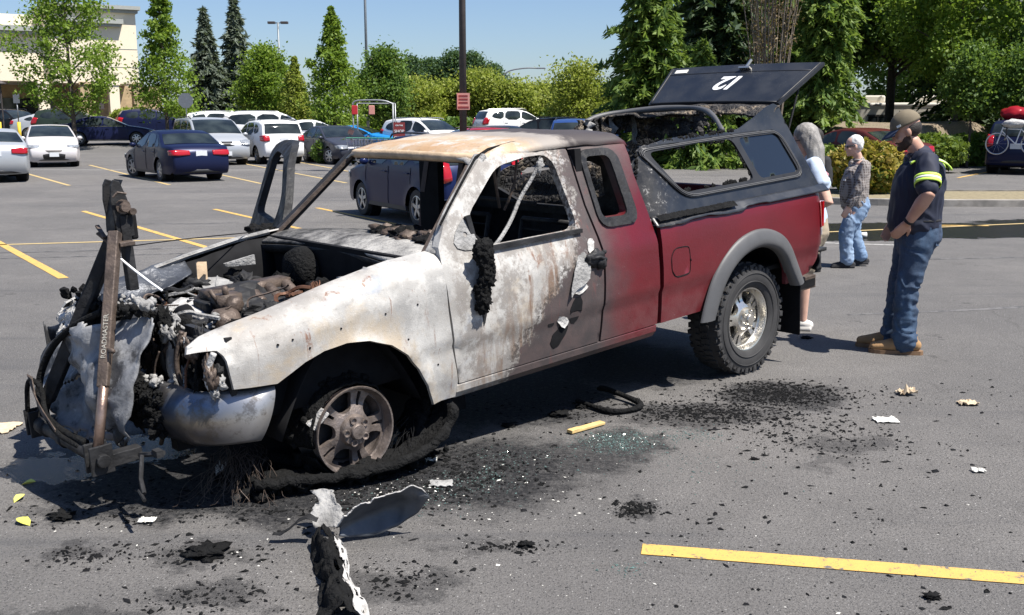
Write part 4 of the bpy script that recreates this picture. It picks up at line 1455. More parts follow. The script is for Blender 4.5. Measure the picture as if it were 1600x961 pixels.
for sy in (1, -1):
    b = MB()
    panel(b, smooth_loop([(-.725, 1.10), (-.79, 1.10), (-.795, .92), (-.735, .92)], 0), [], lambda x, z: (x, sy * (bed_map(1)(x, z)[1] + .010), z), .03, .03, inward=(0, -sy, 0), flip=sy > 0)
    b.box((-.795, sy * .80, 1.01), (.02, .13, .18))
    b.build('tail_lamp', 'red_lens', truck)
    b = MB()
    panel(b, [(-.735, .917), (-.793, .917), (-.79, .865), (-.74, .865)], [], lambda x, z: (x, sy * (bed_map(1)(x, z)[1] + .009), z), .03, .03, inward=(0, -sy, 0), flip=sy > 0)
    b.build('reverse_lamp', 'white_lens', truck)
b = MB()
def rbump(u, v):
    y = -.86 + 1.72 * u
    a = abs(y) / .86
    return (-.90 + .13 * a ** 6 + .04 * (1 - math.sin(v * 3.14)), y, .60 + .14 * v)
b.grid(rbump, 30, 8)
b.box((-.82, 0, .735), (.16, 1.66, .02))
b.build('rear_bumper', 'black_plastic', truck, smooth=True, solid=.008)
b = MB()
b.box((-.83, .66, .465), (.32, .07, .10))
b.build('hitch_step', 'rust_steel', truck, bevel=.006)
b = MB()
b.box((-.86, .697, .462), (.22, .006, .055))
b.build('step_slot', 'dull_black', truck)

# ------------------------------------------------------------------ topper
top = empty('topper')
top.parent = truck
top['label'] = 'dark blue camper topper with burnt open roof and raised rear hatch'
def ty(z):
    return interp(z, [1.1, 1.2, 1.62, 1.70, 1.80], [.845, .805, .655, .628, .612])
def tmap(sy):
    def f(x, z):
        y = ty(z)
        y -= .10 * max(0, (x - .86) / .2) ** 2
        return (x, sy * y, z + .004 * mnoise.noise(Vector((x * 6, z * 6, sy))))
    return f
t_out = [(1.03, 1.195), (1.055, 1.34), (1.035, 1.47), (.97, 1.58), (.93, 1.62)] + ragged([(.93, 1.625), (.6, 1.655), (.3, 1.65), (.0, 1.645)], .012, .02, 3, closed=False) + [(-.10, 1.66), (-.28, 1.715), (-.46, 1.785), (-.54, 1.80), (-.60, 1.775), (-.72, 1.48), (-.835, 1.195)]
w_out = fillet([(1.0, 1.615), (.0, 1.632), (-.525, 1.63), (-.69, 1.285), (.66, 1.28)], .11)
b = MB()
panel(b, t_out, [w_out], tmap(1), .012, .04, 0, 1, inward=(0, -1, 0), flip=True)
b.build('side_panel', ['topper_paint', 'topper_burn'], top, smooth=True, label='near topper side with half burst sliding window')
op1 = fillet([(.90, 1.585), (.40, 1.602), (.035, 1.602), (-.09, 1.322), (.665, 1.318)], .06)
op2 = fillet([(-.03, 1.602), (-.49, 1.600), (-.625, 1.325), (-.155, 1.322)], .05)
b = MB()
panel(b, w_out, [op1, op2], lambda x, z: (x, tmap(1)(x, z)[1] + .012, z), .02, .03, inward=(0, -1, 0), flip=True)
b.build('window_frame', 'black_plastic', top, smooth=True)
for off in (.012, .024):
    b = MB()
    lp = [(x * (1 - off * 1.2) + .15 * off * 1.2, 1.455 + (z - 1.455) * (1 - off * 4)) for x, z in w_out]
    b.tube([(x, tmap(1)(x, z)[1] + .014, z) for x, z in lp], .004, 5, closed=True)
    b.build('window_seal', 'flare_plastic', top, smooth=True)
b = MB()
panel(b, op2, [], lambda x, z: (x, tmap(1)(x, z)[1] + .002, z), .005, .06, inward=(0, -1, 0), flip=True)
b.build('window_pane', 'tinted_glass', top, smooth=True)
b = MB()   # char crumbs left in the burst half
for k in range(44):
    t = rng.random()
    p = (.66 - .70 * t, 1.330) if k < 24 else ((.80 - .72 * t, 1.592) if k < 36 else (.03 - .11 * t, 1.59 - .26 * t))
    b.lump((p[0], tmap(1)(*p)[1], p[1]), (.016 + .012 * rng.random(), .008, .010 + .012 * rng.random()), 1200 + k, .6, 2.3, 1)
b.build('pane_crumbs', 'char', top)['kind'] = 'stuff'
# far side: ragged remains
f_out = ragged([(1.02, 1.195), (1.0, 1.35), (.75, 1.45), (.45, 1.60), (.15, 1.69), (-.05, 1.745), (-.45, 1.765), (-.62, 1.76), (-.74, 1.48), (-.835, 1.195)], .02, .03, 8)
fh = ragged([(.72, 1.26), (.66, 1.40), (.50, 1.45), (.34, 1.41), (.20, 1.46), (.0, 1.43), (-.2, 1.47), (-.42, 1.42), (-.58, 1.27), (0, 1.245)], .022, .025, 6)
fh2 = ragged([(-.24, 1.51), (-.30, 1.61), (-.48, 1.64), (-.54, 1.54), (-.40, 1.50)], .02, .02, 7)
b = MB()
panel(b, f_out, [fh, fh2], tmap(-1), .014, .04, 1, 1, inward=(0, 1, 0))
b.build('side_panel', ['topper_paint', 'topper_burn'], top, smooth=True, label='far topper side, charred and torn open')
b = MB()
b.bar((.98, -.80, 1.265), (-.80, -.80, 1.265), .02, .02)
b.build('topper_rail', 'topper_paint', top)
# what is left of the roof: rear strip, far strip, and the curved roof edge
def roofrest(u, v):
    y = -.63 + 1.25 * v
    x0 = -.60
    ext = interp(v, [0, .15, .35, .55, .75, .92, 1], [.62, .45, .20, .10, .10, .16, .10]) + .03 * mnoise.noise(Vector((v * 14, 1, 1)))
    x = x0 + ext * u
    z = 1.772 + .022 * (1 - (y / .63) ** 2) - .02 * u - .07 * max(0, u - .4) * (1 if v > .2 else .3)
    return (x, y, z + .012 * mnoise.noise(Vector((x * 9, y * 9, 6))))
b = MB()
b.grid(roofrest, 18, 44)
b.build('roof_remnant', ['topper_burn'], top, smooth=True, solid=.012)
b = MB()
b.tube(smooth_path([(.13, -.60, 1.705), (-.07, -.60, 1.755), (-.28, -.42, 1.775), (-.35, -.05, 1.79), (-.27, .20, 1.785), (-.14, .40, 1.74), (.02, .585, 1.655)], 3), [.016, .024, .018, .026, .017, .022, .016, .02], 8)
b.build('roof_edge', 'flare_plastic', top, smooth=True)
for k in range(9):   # shreds hanging from the far roof edge
    b = MB()
    x0 = .20 - .085 * k
    ln = .10 + .16 * rng.random()
    wd = .03 + .05 * rng.random()
    s0 = rng.random() * 9
    b.grid(lambda u, v: (x0 + wd * (v - .5) * (1 - .5 * u) + .03 * mnoise.noise(Vector((u * 3, v, s0))), -.56 + .12 * u * rng.random() * .2 + .05 * mnoise.noise(Vector((u * 4, v * 2, s0 + 3))), 1.735 - ln * u), 9, 5)
    b.build('hanging_shred', ['topper_burn', 'ash_grey', 'topper_burn'][k % 3], top, smooth=True, solid=.008)
for k in range(7):   # pale strips seen through the window
    b = MB()
    x0 = .55 - .15 * k
    s0 = rng.random() * 9
    b.grid(lambda u, v: (x0 + .045 * (v - .5) + .05 * u + .03 * mnoise.noise(Vector((u * 3, v, s0))), -.60 + .04 * mnoise.noise(Vector((u * 4, v * 2, s0 + 3))), 1.50 - .16 * u * (.6 + .4 * math.sin(k * 2.1))), 9, 4)
    b.build('hanging_shred', ['ash_grey', 'topper_burn'][k % 2], top, smooth=True, solid=.008)
b = MB()   # burnt inner front wall, leaning dark sheet
b.grid(lambda u, v: (.98 - .12 * v + .03 * mnoise.noise(Vector((u * 5, v * 5, 1))), -.76 + 1.38 * u, 1.16 + (.20 + .22 * u) * v), 20, 10)
b.build('front_wall', 'topper_burn', top, smooth=True, solid=.012)
b = MB()   # charred headliner hanging across the rear of the open roof
pts, fs = [], []
for i in range(50):
    for j in range(16):
        u, v = i / 49, j / 15
        y = -.60 + .80 * u
        q = Vector((u * 7, v * 4, 3))
        ln = .24 + .10 * mnoise.noise(Vector((u * 6, 0, 1))) + .08 * mnoise.noise(Vector((u * 17, 0, 1)))
        pts.append((-.50 + .06 * mnoise.noise(q) + .05 * v, y, 1.765 - ln * v * (1 - .25 * u)))
for i in range(49):
    for j in range(15):
        if mnoise.noise(Vector((i * .22, j * .4, 8))) > .33 or (i > 40 and mnoise.noise(Vector((i * .5, j * .5, 2))) > -.1):
            continue
        fs.append((i * 16 + j, (i + 1) * 16 + j, (i + 1) * 16 + j + 1, i * 16 + j + 1))
b.add(pts, fs)
b.build('headliner', 'topper_burn', top, smooth=True, solid=.010, label='charred headliner sheet hanging in the open topper roof')
b = MB()
for k in range(70):
    t = rng.random()
    x, z = (.93 - .95 * t, 1.635 + .02 * rng.random()) if k < 45 else (1.05 - .10 * t, 1.25 + .35 * t)
    b.lump((x, tmap(1)(x, min(z, 1.64))[1] - .006, z), (.010 + .02 * rng.random() ** 2, .008, .006 + .012 * rng.random()), 1600 + k, .8, 2.5, 2)
cr = b.build('rail_char', 'char', top, smooth=True)
cr['kind'] = 'stuff'
# lower flange on the bed rail, wavy where melted
b = MB()
def flange(u, v):
    x = 1.05 - 1.90 * u
    drop = .055 + .010 * math.sin(u * 20) * (u < .6) - .012 * (u > .47)
    return (x, ty(1.2) + .015 + .055 * v, 1.215 - drop * v + .008 * mnoise.noise(Vector((x * 12, v * 4, 1))) * (u < .5))
b.grid(flange, 70, 6)
b.build('bed_flange', ['topper_paint'], top, smooth=True, solid=.008)
b = MB()
b.grid(lambda u, v: (1.02 - .78 * u, ty(1.2) + .03 + .035 * v + .003, 1.222 - .030 * v + .012 * abs(mnoise.noise(Vector((u * 30, v * 5, 2))))), 70, 6)
b.build('melted_seal', 'char', top, smooth=True)
# raised hatch
H0, H1 = V(-.60, .625, 1.775), V(-.83, -.625, 1.775)
HN0, HF0 = V(-.60, .63, 1.785), V(-.60, -.63, 1.785)
def hatch_pt(s, y, n=0.0):
    hp = V(-.625, 0, 1.79)
    d = V(-.42, 0, .265)
    nn = V(.534, 0, .846)
    w = .60 + .10 * s
    p = hp + d * s + V(0, y * w, 0) + nn * (n + .012 * (1 - y * y))
    return p
b = MB()
for n_, fl in ((.012, True), (-.012, False)):
    pts = [hatch_pt(i / 10, -1 + 2 * j / 16, n_) for i in range(11) for j in range(17)]
    fs = [(i * 17 + j, i * 17 + j + 1, (i + 1) * 17 + j + 1, (i + 1) * 17 + j) for i in range(10) for j in range(16)]
    b.add(pts, fs if fl else [f[::-1] for f in fs])
loop = [(0, -1 + 2 * j / 16) for j in range(17)] + [(i / 10, 1) for i in range(1, 11)] + [(1, 1 - 2 * j / 16) for j in range(1, 17)] + [(1 - i / 10, -1) for i in range(1, 10)]
pts = [hatch_pt(s, y, .012) for s, y in loop] + [hatch_pt(s, y, -.012) for s, y in loop]
n = len(loop)
b.add(pts, [(i, (i + 1) % n, n + (i + 1) % n, n + i) for i in range(n)])
b.build('hatch', 'topper_paint', top, smooth=True, angle=40, label='raised dark rear hatch with a white upside down 12')
b = MB()
for y in (-.965, .965):
    b.tube([hatch_pt(s, y, .013) for s in np.linspace(.02, .98, 8)], .007, 6)
b.tube([hatch_pt(.80, y, .012) for y in np.linspace(-.96, .96, 12)], .004, 5)
b.tube([hatch_pt(.02, y, .013) for y in np.linspace(-.96, .96, 12)], .007, 6)
b.build('hatch_trim', 'black_plastic', top, smooth=True)
b = MB()
pts = [hatch_pt(s, y, .0165) for s, y in ((.93, -.90), (.93, -.72), (.84, -.72), (.84, -.90))]
pts2 = [hatch_pt(s, y, .0125) for s, y in ((.93, -.90), (.93, -.72), (.84, -.72), (.84, -.90))]
b.add(pts + pts2, [(0, 1, 2, 3), (0, 1, 5, 4), (1, 2, 6, 5), (2, 3, 7, 6), (3, 0, 4, 7)])
b.build('sticker', 'white_sticker', top)
b = MB()
c = hatch_pt(.86, .10, .02)
b.box(c, (.05, .10, .015), Matrix.Rotation(R(-32), 3, 'Y'))
b.bar(c, c + V(-.05, .02, .065), .018, .018)
b.build('hatch_latch', 'alloy', top, bevel=.003)
for i, ch in enumerate('12'):
    t12 = link_obj('numeral', text_mesh(ch, .235, .003, 'white_vinyl', .006, .22), top)
    xr = V(0, -1, 0)
    zr = V(.534, 0, .846)
    yr = zr.cross(xr)
    c = hatch_pt(.52, .12 - .24 * i * .62, .0135)
    t12.matrix_local = Matrix.Translation(c) @ Matrix(((xr.x, yr.x, zr.x), (xr.y, yr.y, zr.y), (xr.z, yr.z, zr.z))).to_4x4()
for sy in (1, -1):
    b = MB()
    b.tube([(-.70, sy * .60, 1.50), hatch_pt(.55, sy * .93, -.02)], .008, 6)
    b.build('gas_strut', 'soot_metal', top)
# ================================================================== people
simple('skin', (.52, .29, .20), .5, var=.10, scale=14, bump=.12, bscale=160, bdist=.003)
simple('skin_pale', (.60, .37, .28), .5, var=.10, scale=14, bump=.12, bscale=160, bdist=.003)
simple('navy_shirt', (.012, .016, .035), .75, var=.2, scale=9, bump=.25, bscale=220, bdist=.002)
simple('hi_vis_yellow', (.55, .80, .10), .55, var=.06, scale=20)
simple('reflective_grey', (.72, .74, .70), .4, var=.06, scale=30)
simple('cap_olive', (.16, .13, .085), .85, var=.15, scale=12, bump=.3, bscale=200, bdist=.002)
simple('cap_brim', (.03, .045, .085), .8, var=.15, scale=12, bump=.3, bscale=200, bdist=.002)
simple('beard_brown', (.055, .032, .022), .8, var=.35, scale=40, bump=.8, bscale=160, bdist=.004)
simple('dark_hair', (.02, .015, .012), .7, var=.3, scale=30, bump=.8, bscale=120, bdist=.006)
simple('grey_hair', (.26, .245, .225), .55, var=.25, scale=25, bump=.6, bscale=120, bdist=.005)
simple('white_hair', (.72, .70, .66), .6, var=.12, scale=25, bump=.6, bscale=120, bdist=.005)
simple('tan_suede', (.34, .20, .09), .85, var=.2, scale=14, bump=.35, bscale=90, bdist=.003)
simple('boot_sole', (.22, .13, .07), .85, var=.2, scale=14)
simple('pale_blue_shirt', (.50, .60, .74), .8, var=.08, scale=8, bump=.2, bscale=200, bdist=.002)
simple('white_shoe', (.70, .67, .62), .7, var=.08, scale=12)
simple('black_cloth', (.015, .015, .017), .85, var=.25, scale=10)
simple('pink_cloth', (.45, .22, .24), .8, var=.1, scale=10)
simple('khaki_cloth', (.35, .29, .21), .85, var=.12, scale=10)
def mat_denim(name, c, fade):
    m = NT(name)
    mp = m.n('ShaderNodeMapping')
    mp.inputs['Scale'].default_value = (1, 1, .35)
    m.l(m.co(), mp.inputs[0])
    n1 = m.noise(7, 5, .6, vec=mp.outputs[0])
    n2 = m.noise(260, 2)
    col = m.ramp(n1, [(.33, c), (.52, tuple(a * .6 + b * .4 for a, b in zip(c, fade))), (.70, fade)])
    m.set(color=m.mix(m.mr(n2, .3, .7, 0, .10), col, (.4, .45, .5)), rough=.85)
    m.bump(m.math('ADD', n2, m.math('MULTIPLY', m.noise(18, 4), 2.0)), .35, .006)
mat_denim('denim_dark', (.010, .026, .062), (.032, .078, .15))
mat_denim('denim_light', (.13, .22, .36), (.30, .40, .54))
def mat_plaid():
    m = NT('plaid_shirt')
    s = m.sep()
    def bands(v, f):
        return m.math('FRACT', m.math('MULTIPLY', v, f))
    a = m.mr(bands(m.math('ADD', s[0], m.math('MULTIPLY', s[1], .7)), 34), .42, .5)
    b = m.mr(bands(s[2], 34), .42, .5)
    col = m.mix(a, (.10, .075, .065), (.30, .27, .25))
    col = m.mix(m.math('MULTIPLY', b, .55), col, (.34, .31, .29))
    m.set(color=col, rough=.85)
    m.bump(m.noise(20, 4), .3, .006)
mat_plaid()

def ring_chain(b, rings, seg=14, cap=True):
    """rings: (centre, rx, ry[, axis]) elliptical sections swept along a path, closed by domes"""
    R_ = [(Vector(r[0]), r[1], r[2] if len(r) > 2 else r[1]) for r in rings]
    pts, n = [], len(R_)
    secs = []
    for i, (c, rx, ry) in enumerate(R_):
        d = (R_[min(i + 1, n - 1)][0] - R_[max(i - 1, 0)][0]).normalized()
        ref = Vector((1, 0, 0)) if abs(d.x) < .75 else Vector((0, 0, 1))
        a = (ref - d * ref.dot(d)).normalized()
        l = d.cross(a)
        secs.append((c, a * rx, l * ry, d))
    full = []
    if cap:
        c, a, l, d = secs[0]
        r = min(a.length, l.length)
        for k in (0.15, .5, .85):
            full.append((c - d * r * math.cos(k * math.pi / 2) * .9, a * math.sin(k * math.pi / 2), l * math.sin(k * math.pi / 2)))
    full += [(c, a, l) for c, a, l, d in secs]
    if cap:
        c, a, l, d = secs[-1]
        r = min(a.length, l.length)
        for k in (.85, .5, .15):
            full.append((c + d * r * math.cos(k * math.pi / 2) * .9, a * math.sin(k * math.pi / 2), l * math.sin(k * math.pi / 2)))
    vs_ = []
    for c, a, l in full:
        for k in range(seg):
            t = 2 * math.pi * k / seg
            vs_.append(c + a * math.cos(t) + l * math.sin(t))
    fs = []
    for i in range(len(full) - 1):
        for k in range(seg):
            m = (k + 1) % seg
            fs.append((i * seg + k, i * seg + m, (i + 1) * seg + m, (i + 1) * seg + k))
    fs.append(tuple(range(seg))[::-1])
    fs.append(tuple((len(full) - 1) * seg + k for k in range(seg)))
    b.add(vs_, fs)

def fused(name, mat, parent, fill, voxel=.012, smooth=3, wrinkle=None, cut=None):
    """union of overlapping pieces remeshed to one continuous skin"""
    b = MB()
    fill(b)
    o = b.build(name, mat, None)
    md = o.modifiers.new('fuse', 'REMESH')
    md.mode = 'VOXEL'
    md.voxel_size = voxel
    md2 = o.modifiers.new('relax', 'SMOOTH')
    md2.iterations = smooth
    md2.factor = .5
    dg = bpy.context.evaluated_depsgraph_get()
    me = bpy.data.meshes.new_from_object(o.evaluated_get(dg))
    bpy.data.objects.remove(o)
    if wrinkle:
        me.update()
        co = np.empty(len(me.vertices) * 3)
        me.vertices.foreach_get('co', co)
        no = np.empty(len(me.vertices) * 3)
        me.vertices.foreach_get('normal', no)
        co, no = co.reshape(-1, 3), no.reshape(-1, 3)
        for i in range(len(co)):
            co[i] += no[i] * wrinkle(Vector(co[i]))
        me.vertices.foreach_set('co', co.ravel())
    me.materials.clear()
    me.materials.append(M[mat])
    me.polygons.foreach_set('use_smooth', [True] * len(me.polygons))
    me.update()
    o = link_obj(name, me, parent)
    return o

def head_rings(b, c, tilt, s=1.0, jaw=1.0):
    """skull, jaw, nose, ears, brow, lips; c is the head centre, face towards +x, tilt nods forward"""
    q = Matrix.Rotation(tilt, 3, 'Y')
    P = lambda x, y, z: Vector(c) + q @ Vector((x * s, y * s, z * s))
    def ell(x, y, z, rx, ry, rz, sub=3):
        vs_, fs = ico(sub)
        b.add([P(x + v.x * rx, y + v.y * ry, z + v.z * rz) for v in vs_], fs)
    ell(-.012, 0, .035, .098, .076, .088)
    ell(.022, 0, -.02, .075, .066, .085)
    ell(.040, 0, -.075, .048 * jaw, .046 * jaw, .040)
    ell(.072, 0, -.102, .020, .024, .015, 2)
    ell(.095, 0, -.012, .014, .012, .030, 2)
    ell(.106, 0, -.030, .014, .015, .011, 2)
    ell(.083, 0, .020, .016, .048, .012, 2)
    ell(.089, 0, -.062, .011, .024, .007, 2)
    ell(.086, 0, -.073, .011, .020, .007, 2)
    for y in (-1, 1):
        ell(-.005, y * .076, -.008, .020, .010, .032, 2)
        ell(.062, y * .045, -.03, .025, .018, .022, 2)
    return P

def hand(b, wrist, d, palm_n, s=1.0, curl=.5, thumb_side=1):
    d = Vector(d).normalized()
    n = (Vector(palm_n) - d * Vector(palm_n).dot(d)).normalized()
    l = n.cross(d) * thumb_side
    w = Vector(wrist)
    for k in range(4):
        off = (-1.5 + k) * .020 * s
        ln = (.070, .080, .074, .058)[k] * s
        root = w + d * .085 * s + l * -off
        ring_chain(b, [(w + d * .02 * s + l * -off * .7, .013 * s), (root, .012 * s)], 8)
        p, dd = root, d.copy()
        chain = [(p, .0098 * s)]
        for j in range(3):
            dd = (dd + n * curl * (.35 + .25 * j)).normalized()
            p = p + dd * ln * (.45, .32, .23)[j]
            chain.append((p, (.0092, .0085, .0072)[j] * s))
        ring_chain(b, chain, 8)
    p = w + d * .025 * s + l * .030 * s
    dd = (d * .75 + l * .65 + n * .25).normalized()
    chain = [(p, .014 * s)]
    for j in range(3):
        p = p + dd * (.034, .030, .022)[j] * s
        dd = (dd + d * .35 + n * .12).normalized()
        chain.append((p, (.0125, .0105, .0085)[j] * s))
    ring_chain(b, chain, 8)

def wr(amp, f=9.0, zf=.6):
    def g(p):
        q = Vector((p.x * f, p.y * f, p.z * f * zf))
        a = mnoise.noise(q + Vector((1.3 * mnoise.noise(q * .7), 0, 2.1 * mnoise.noise(q * .9))))
        return amp * (1 - 2.2 * abs(a)) + amp * .5 * mnoise.noise(q * 2.4)
    return g

# ---- mechanic in navy work shirt, facing left, hand on hip
def mechanic():
    p = empty('person', (2.95, 7.56, 0), R(166), 'man in navy shirt with lime sleeve bands and olive cap, hand on hip', 'person')
    # frame: +x the way he faces, +y his left
    Lsh, Rsh = V(-.055, .185, 1.43), V(-.035, -.185, 1.43)
    Lel, Lwr = V(-.055, .335, 1.20), V(.05, .235, .995)
    Rel, Rwr = V(-.02, -.26, 1.15), V(.10, -.20, .96)
    def body(b):
        head_rings(b, (.075, 0, 1.635), R(24), 1.02)
        ring_chain(b, [((-.035, 0, 1.43), .062, .066), ((-.01, 0, 1.50), .058), ((.035, 0, 1.56), .060)])
        ring_chain(b, [((-.03, 0, .95), .11, .13), ((-.02, 0, 1.1), .12, .15), ((-.03, 0, 1.3), .11, .17), ((-.04, 0, 1.42), .08, .16)])
        for sh, el, wr_ in ((Lsh, Lel, Lwr), (Rsh, Rel, Rwr)):
            ring_chain(b, [(sh, .058), (lerp3(sh, el, .5), .057), (el, .050), (lerp3(el, wr_, .3), .052), (lerp3(el, wr_, .75), .039), (wr_, .030, .034)])
        hand(b, Lwr, (.55, -.35, -.75), (.2, -.9, .1), 1.05, .35, -1)
        hand(b, Rwr, (.4, .1, -.9), (.1, .9, .1), 1.0, .4, 1)
        for y, f, k in ((.095, .0, .008), (-.095, .045, .035)):
            ring_chain(b, [((-.04, y * .8, .92), .06), ((-.015 + f * .3, y, .70), .06), ((k, y, .5), .05), ((k, y, .3), .045), ((f, y, .08), .038)])
    fused('body', 'skin', p, body, .0075, 2)
    def shirt(b):
        ring_chain(b, [((-.02, 0, .975), .180, .190), ((-.02, 0, 1.06), .178, .195), ((-.03, 0, 1.18), .180, .205), ((-.045, 0, 1.30), .175, .215), ((-.055, 0, 1.39), .142, .205), ((-.05, 0, 1.44), .085, .14), ((-.035, 0, 1.475), .066, .075)], 22)
        for sh, el in ((Lsh, Lel), (Rsh, Rel)):
            ring_chain(b, [(sh + V(.01, 0, -.005) * 1 - (sh - V(-.05, 0, 1.40)) * .25, .09), (sh, .082), (lerp3(sh, el, .5), .076), (lerp3(sh, el, .80), .076)], 16)
    fused('shirt', 'navy_shirt', p, shirt, .011, 3, wr(.011, 8))
    def collar(b):
        b.tube([(-.03 + .075 * math.cos(t), .080 * math.sin(t), 1.475 + .012 * math.cos(t) - .02 * (math.cos(t) > .7)) for t in np.linspace(0, 2 * math.pi, 25)[:-1]], .016, 8, closed=True)
    b = MB(); collar(b)
    b.build('collar', 'navy_shirt', p, smooth=True)
    # bands round the sleeve and over the shoulder
    for sh, el in ((Lsh, Lel), (Rsh, Rel)):
        for (t0, t1, mt, rr) in ((.50, .58, 'hi_vis_yellow', .0875), (.58, .645, 'reflective_grey', .088), (.645, .725, 'hi_vis_yellow', .0875)):
            b = MB()
            a_, l_ = frame_of(el - sh)
            pts = []
            for t in (t0, t1):
                c = lerp3(sh, el, t)
                pts += [c + (a_ * math.cos(u) + l_ * math.sin(u)) * (rr + .003 * math.sin(u * 3)) for u in np.linspace(0, 2 * math.pi, 25)[:-1]]
            b.add(pts, [(i, (i + 1) % 24, 24 + (i + 1) % 24, 24 + i) for i in range(24)])
            b.build('sleeve_band', mt, p, smooth=True, solid=.005)
    for sy in (1, -1):
        for k, (o0, o1, mt) in enumerate(((.052, .074, 'hi_vis_yellow'), (.074, .096, 'reflective_grey'), (.096, .118, 'hi_vis_yellow'))):
            b = MB()
            def band(u, v):
                y = sy * (.065 + (o0 + (o1 - o0) * v))
                t = R(38) + R(130) * u
                # from the chest over the shoulder down the back
                return (-.05 + .155 * math.cos(t) * (.85 if t < R(90) else 1.16), y, 1.335 + .125 * math.sin(t) ** .8 - .22 * (y / sy - .10) * math.sin(t))
            b.grid(band, 18, 3)
            b.build('shoulder_band', mt, p, smooth=True, solid=.012)
    def jeans(b):
        ring_chain(b, [((-.03, 0, 1.02), .150, .165), ((-.045, 0, .95), .165, .172), ((-.055, 0, .86), .165, .172), ((-.04, 0, .80), .13, .15)], 20)
        ring_chain(b, [((-.045, .085, .86), .125, .092), ((-.025, .092, .70), .100, .086), ((.01, .095, .50), .081, .076), ((.012, .095, .40), .082, .074), ((.008, .098, .22), .079, .074), ((.0, .10, .085), .089, .080)], 16)
        ring_chain(b, [((-.03, -.085, .86), .125, .092), ((.0, -.092, .70), .100, .086), ((.03, -.095, .50), .081, .076), ((.04, -.095, .40), .080, .074), ((.05, -.10, .22), .078, .074), ((.06, -.10, .095), .088, .080)], 16)
    def jw(p_):
        k = .013 if p_.z < .62 else .007
        base = wr(k, 8, 1.4)(p_)
        if p_.z < .35:
            base += .010 * mnoise.noise(Vector((p_.x * 5, p_.y * 5, p_.z * 22)))
        return base
    fused('jeans', 'denim_dark', p, jeans, .011, 3, jw)
    b = MB()
    b.tube([(-.035 + .165 * math.cos(t), .178 * math.sin(t), 1.0) for t in np.linspace(0, 2 * math.pi, 33)[:-1]], .014, 6, closed=True)
    b.build('belt', 'black_cloth', p, smooth=True)
    b = MB()
    b.add([(-.175, .05, .93), (-.155, .13, .93), (-.16, .13, .82), (-.19, .06, .81)], [(0, 1, 2, 3)])
    b.build('back_pocket', 'denim_dark', p, solid=.012)
    for y, f in ((.10, -.01), (-.10, .07)):
        def boot(b_):
            ring_chain(b_, [((f - .075, y, .065), .045, .042), ((f - .02, y, .085), .062, .05), ((f + .06, y, .07), .056, .048), ((f + .15, y, .056), .042, .052), ((f + .225, y, .048), .032, .042)], 14)
            ring_chain(b_, [((f - .02, y, .06), .075, .05), ((f - .01, y, .16), .066, .052)], 14)
        fused('boot', 'tan_suede', p, boot, .008, 3)
        b = MB()
        lp = smooth_loop([(f - .125, y - .03), (f - .125, y + .03), (f - .04, y + .042), (f + .06, y + .045), (f + .16, y + .055), (f + .24, y + .04), (f + .265, y), (f + .24, y - .04), (f + .16, y - .055), (f + .06, y - .045), (f - .04, y - .042)], 1)
        b.prism([(x_, y_, .0) for x_, y_ in lp], (0, 0, 0), (0, 0, .030))
        b.build('boot_sole', 'boot_sole', p)
    # head wear, hair, beard
    q = Matrix.Rotation(R(24), 3, 'Y')
    H = lambda x, y, z: V(.075, 0, 1.635) + q @ V(x, y, z)
    b = MB()
    def dome(u, v):
        t = u * R(92)
        a = v * 2 * math.pi
        rx, ry, rz = .110, .087, .103
        return H(-.012 + rx * math.sin(t) * math.cos(a), ry * math.sin(t) * math.sin(a), .050 + rz * math.cos(t) - .008 * math.sin(t) * math.cos(a))
    b.grid(dome, 14, 33)
    cap_ = b.build('cap', 'cap_olive', p, smooth=True, solid=.006, label='olive baseball cap with navy brim')
    b = MB()
    def brim(u, v):
        a = R(-62 + 124 * v)
        r0 = .106
        x0, y0 = -.012 + .110 * math.cos(a), .087 * math.sin(a)
        ext = .082 * math.cos(a * .9) ** .6
        return H(x0 + ext * u, y0 * (1 + .12 * u), .044 - .012 * u - .26 * (y0 ** 2) * 4 * .3 * (1 + u) - .022 * u * u)
    b.grid(brim, 8, 21)
    b.build('brim', 'cap_brim', cap_, smooth=True, solid=.005)
    b = MB().lump(H(-.012, 0, .156), (.009, .009, .006), 1, .05, 1, 2)
    b.build('cap_button', 'cap_olive', cap_)
    b = MB()
    b.add([H(.030, .091, .072), H(.058, .083, .068), H(.058, .084, .052), H(.030, .092, .055)], [(0, 1, 2, 3)])
    b.build('cap_tag', 'reflective_grey', cap_, solid=.004)
    def hair(b_):
        vs_, fs = ico(3)
        b_.add([H(-.022 + v.x * .094, v.y * .080, .012 + v.z * .075) for v in vs_ ], fs)
    def cutface(o, test):
        import bmesh
        bm = bmesh.new()
        bm.from_mesh(o.data)
        bmesh.ops.delete(bm, geom=[v for v in bm.verts if test(v.co)], context='VERTS')
        bm.to_mesh(o.data)
        bm.free()
    qi = q.inverted()
    hr = fused('hair', 'dark_hair', p, hair, .008, 2)
    cutface(hr, lambda co: (qi @ (Vector(co) - V(.075, 0, 1.635))).x > .0 and (qi @ (Vector(co) - V(.075, 0, 1.635))).z < .06)
    def beard(b_):
        vs_, fs = ico(3)
        for (x, y, z, rx, ry, rz) in ((.040, 0, -.085, .056, .054, .040), (.078, 0, -.098, .028, .032, .026), (.020, .048, -.055, .040, .022, .050), (.020, -.048, -.055, .040, .022, .050), (.0, .062, -.02, .018, .014, .045), (.0, -.062, -.02, .018, .014, .045), (.052, .036, -.065, .030, .018, .026), (.052, -.036, -.065, .030, .018, .026), (.086, 0, -.052, .018, .030, .009)):
            b_.add([H(x + v.x * rx, y + v.y * ry, z + v.z * rz) for v in vs_], fs)
    fused('beard', 'beard_brown', p, beard, .007, 2, lambda c: .003 * mnoise.noise(c * 120))
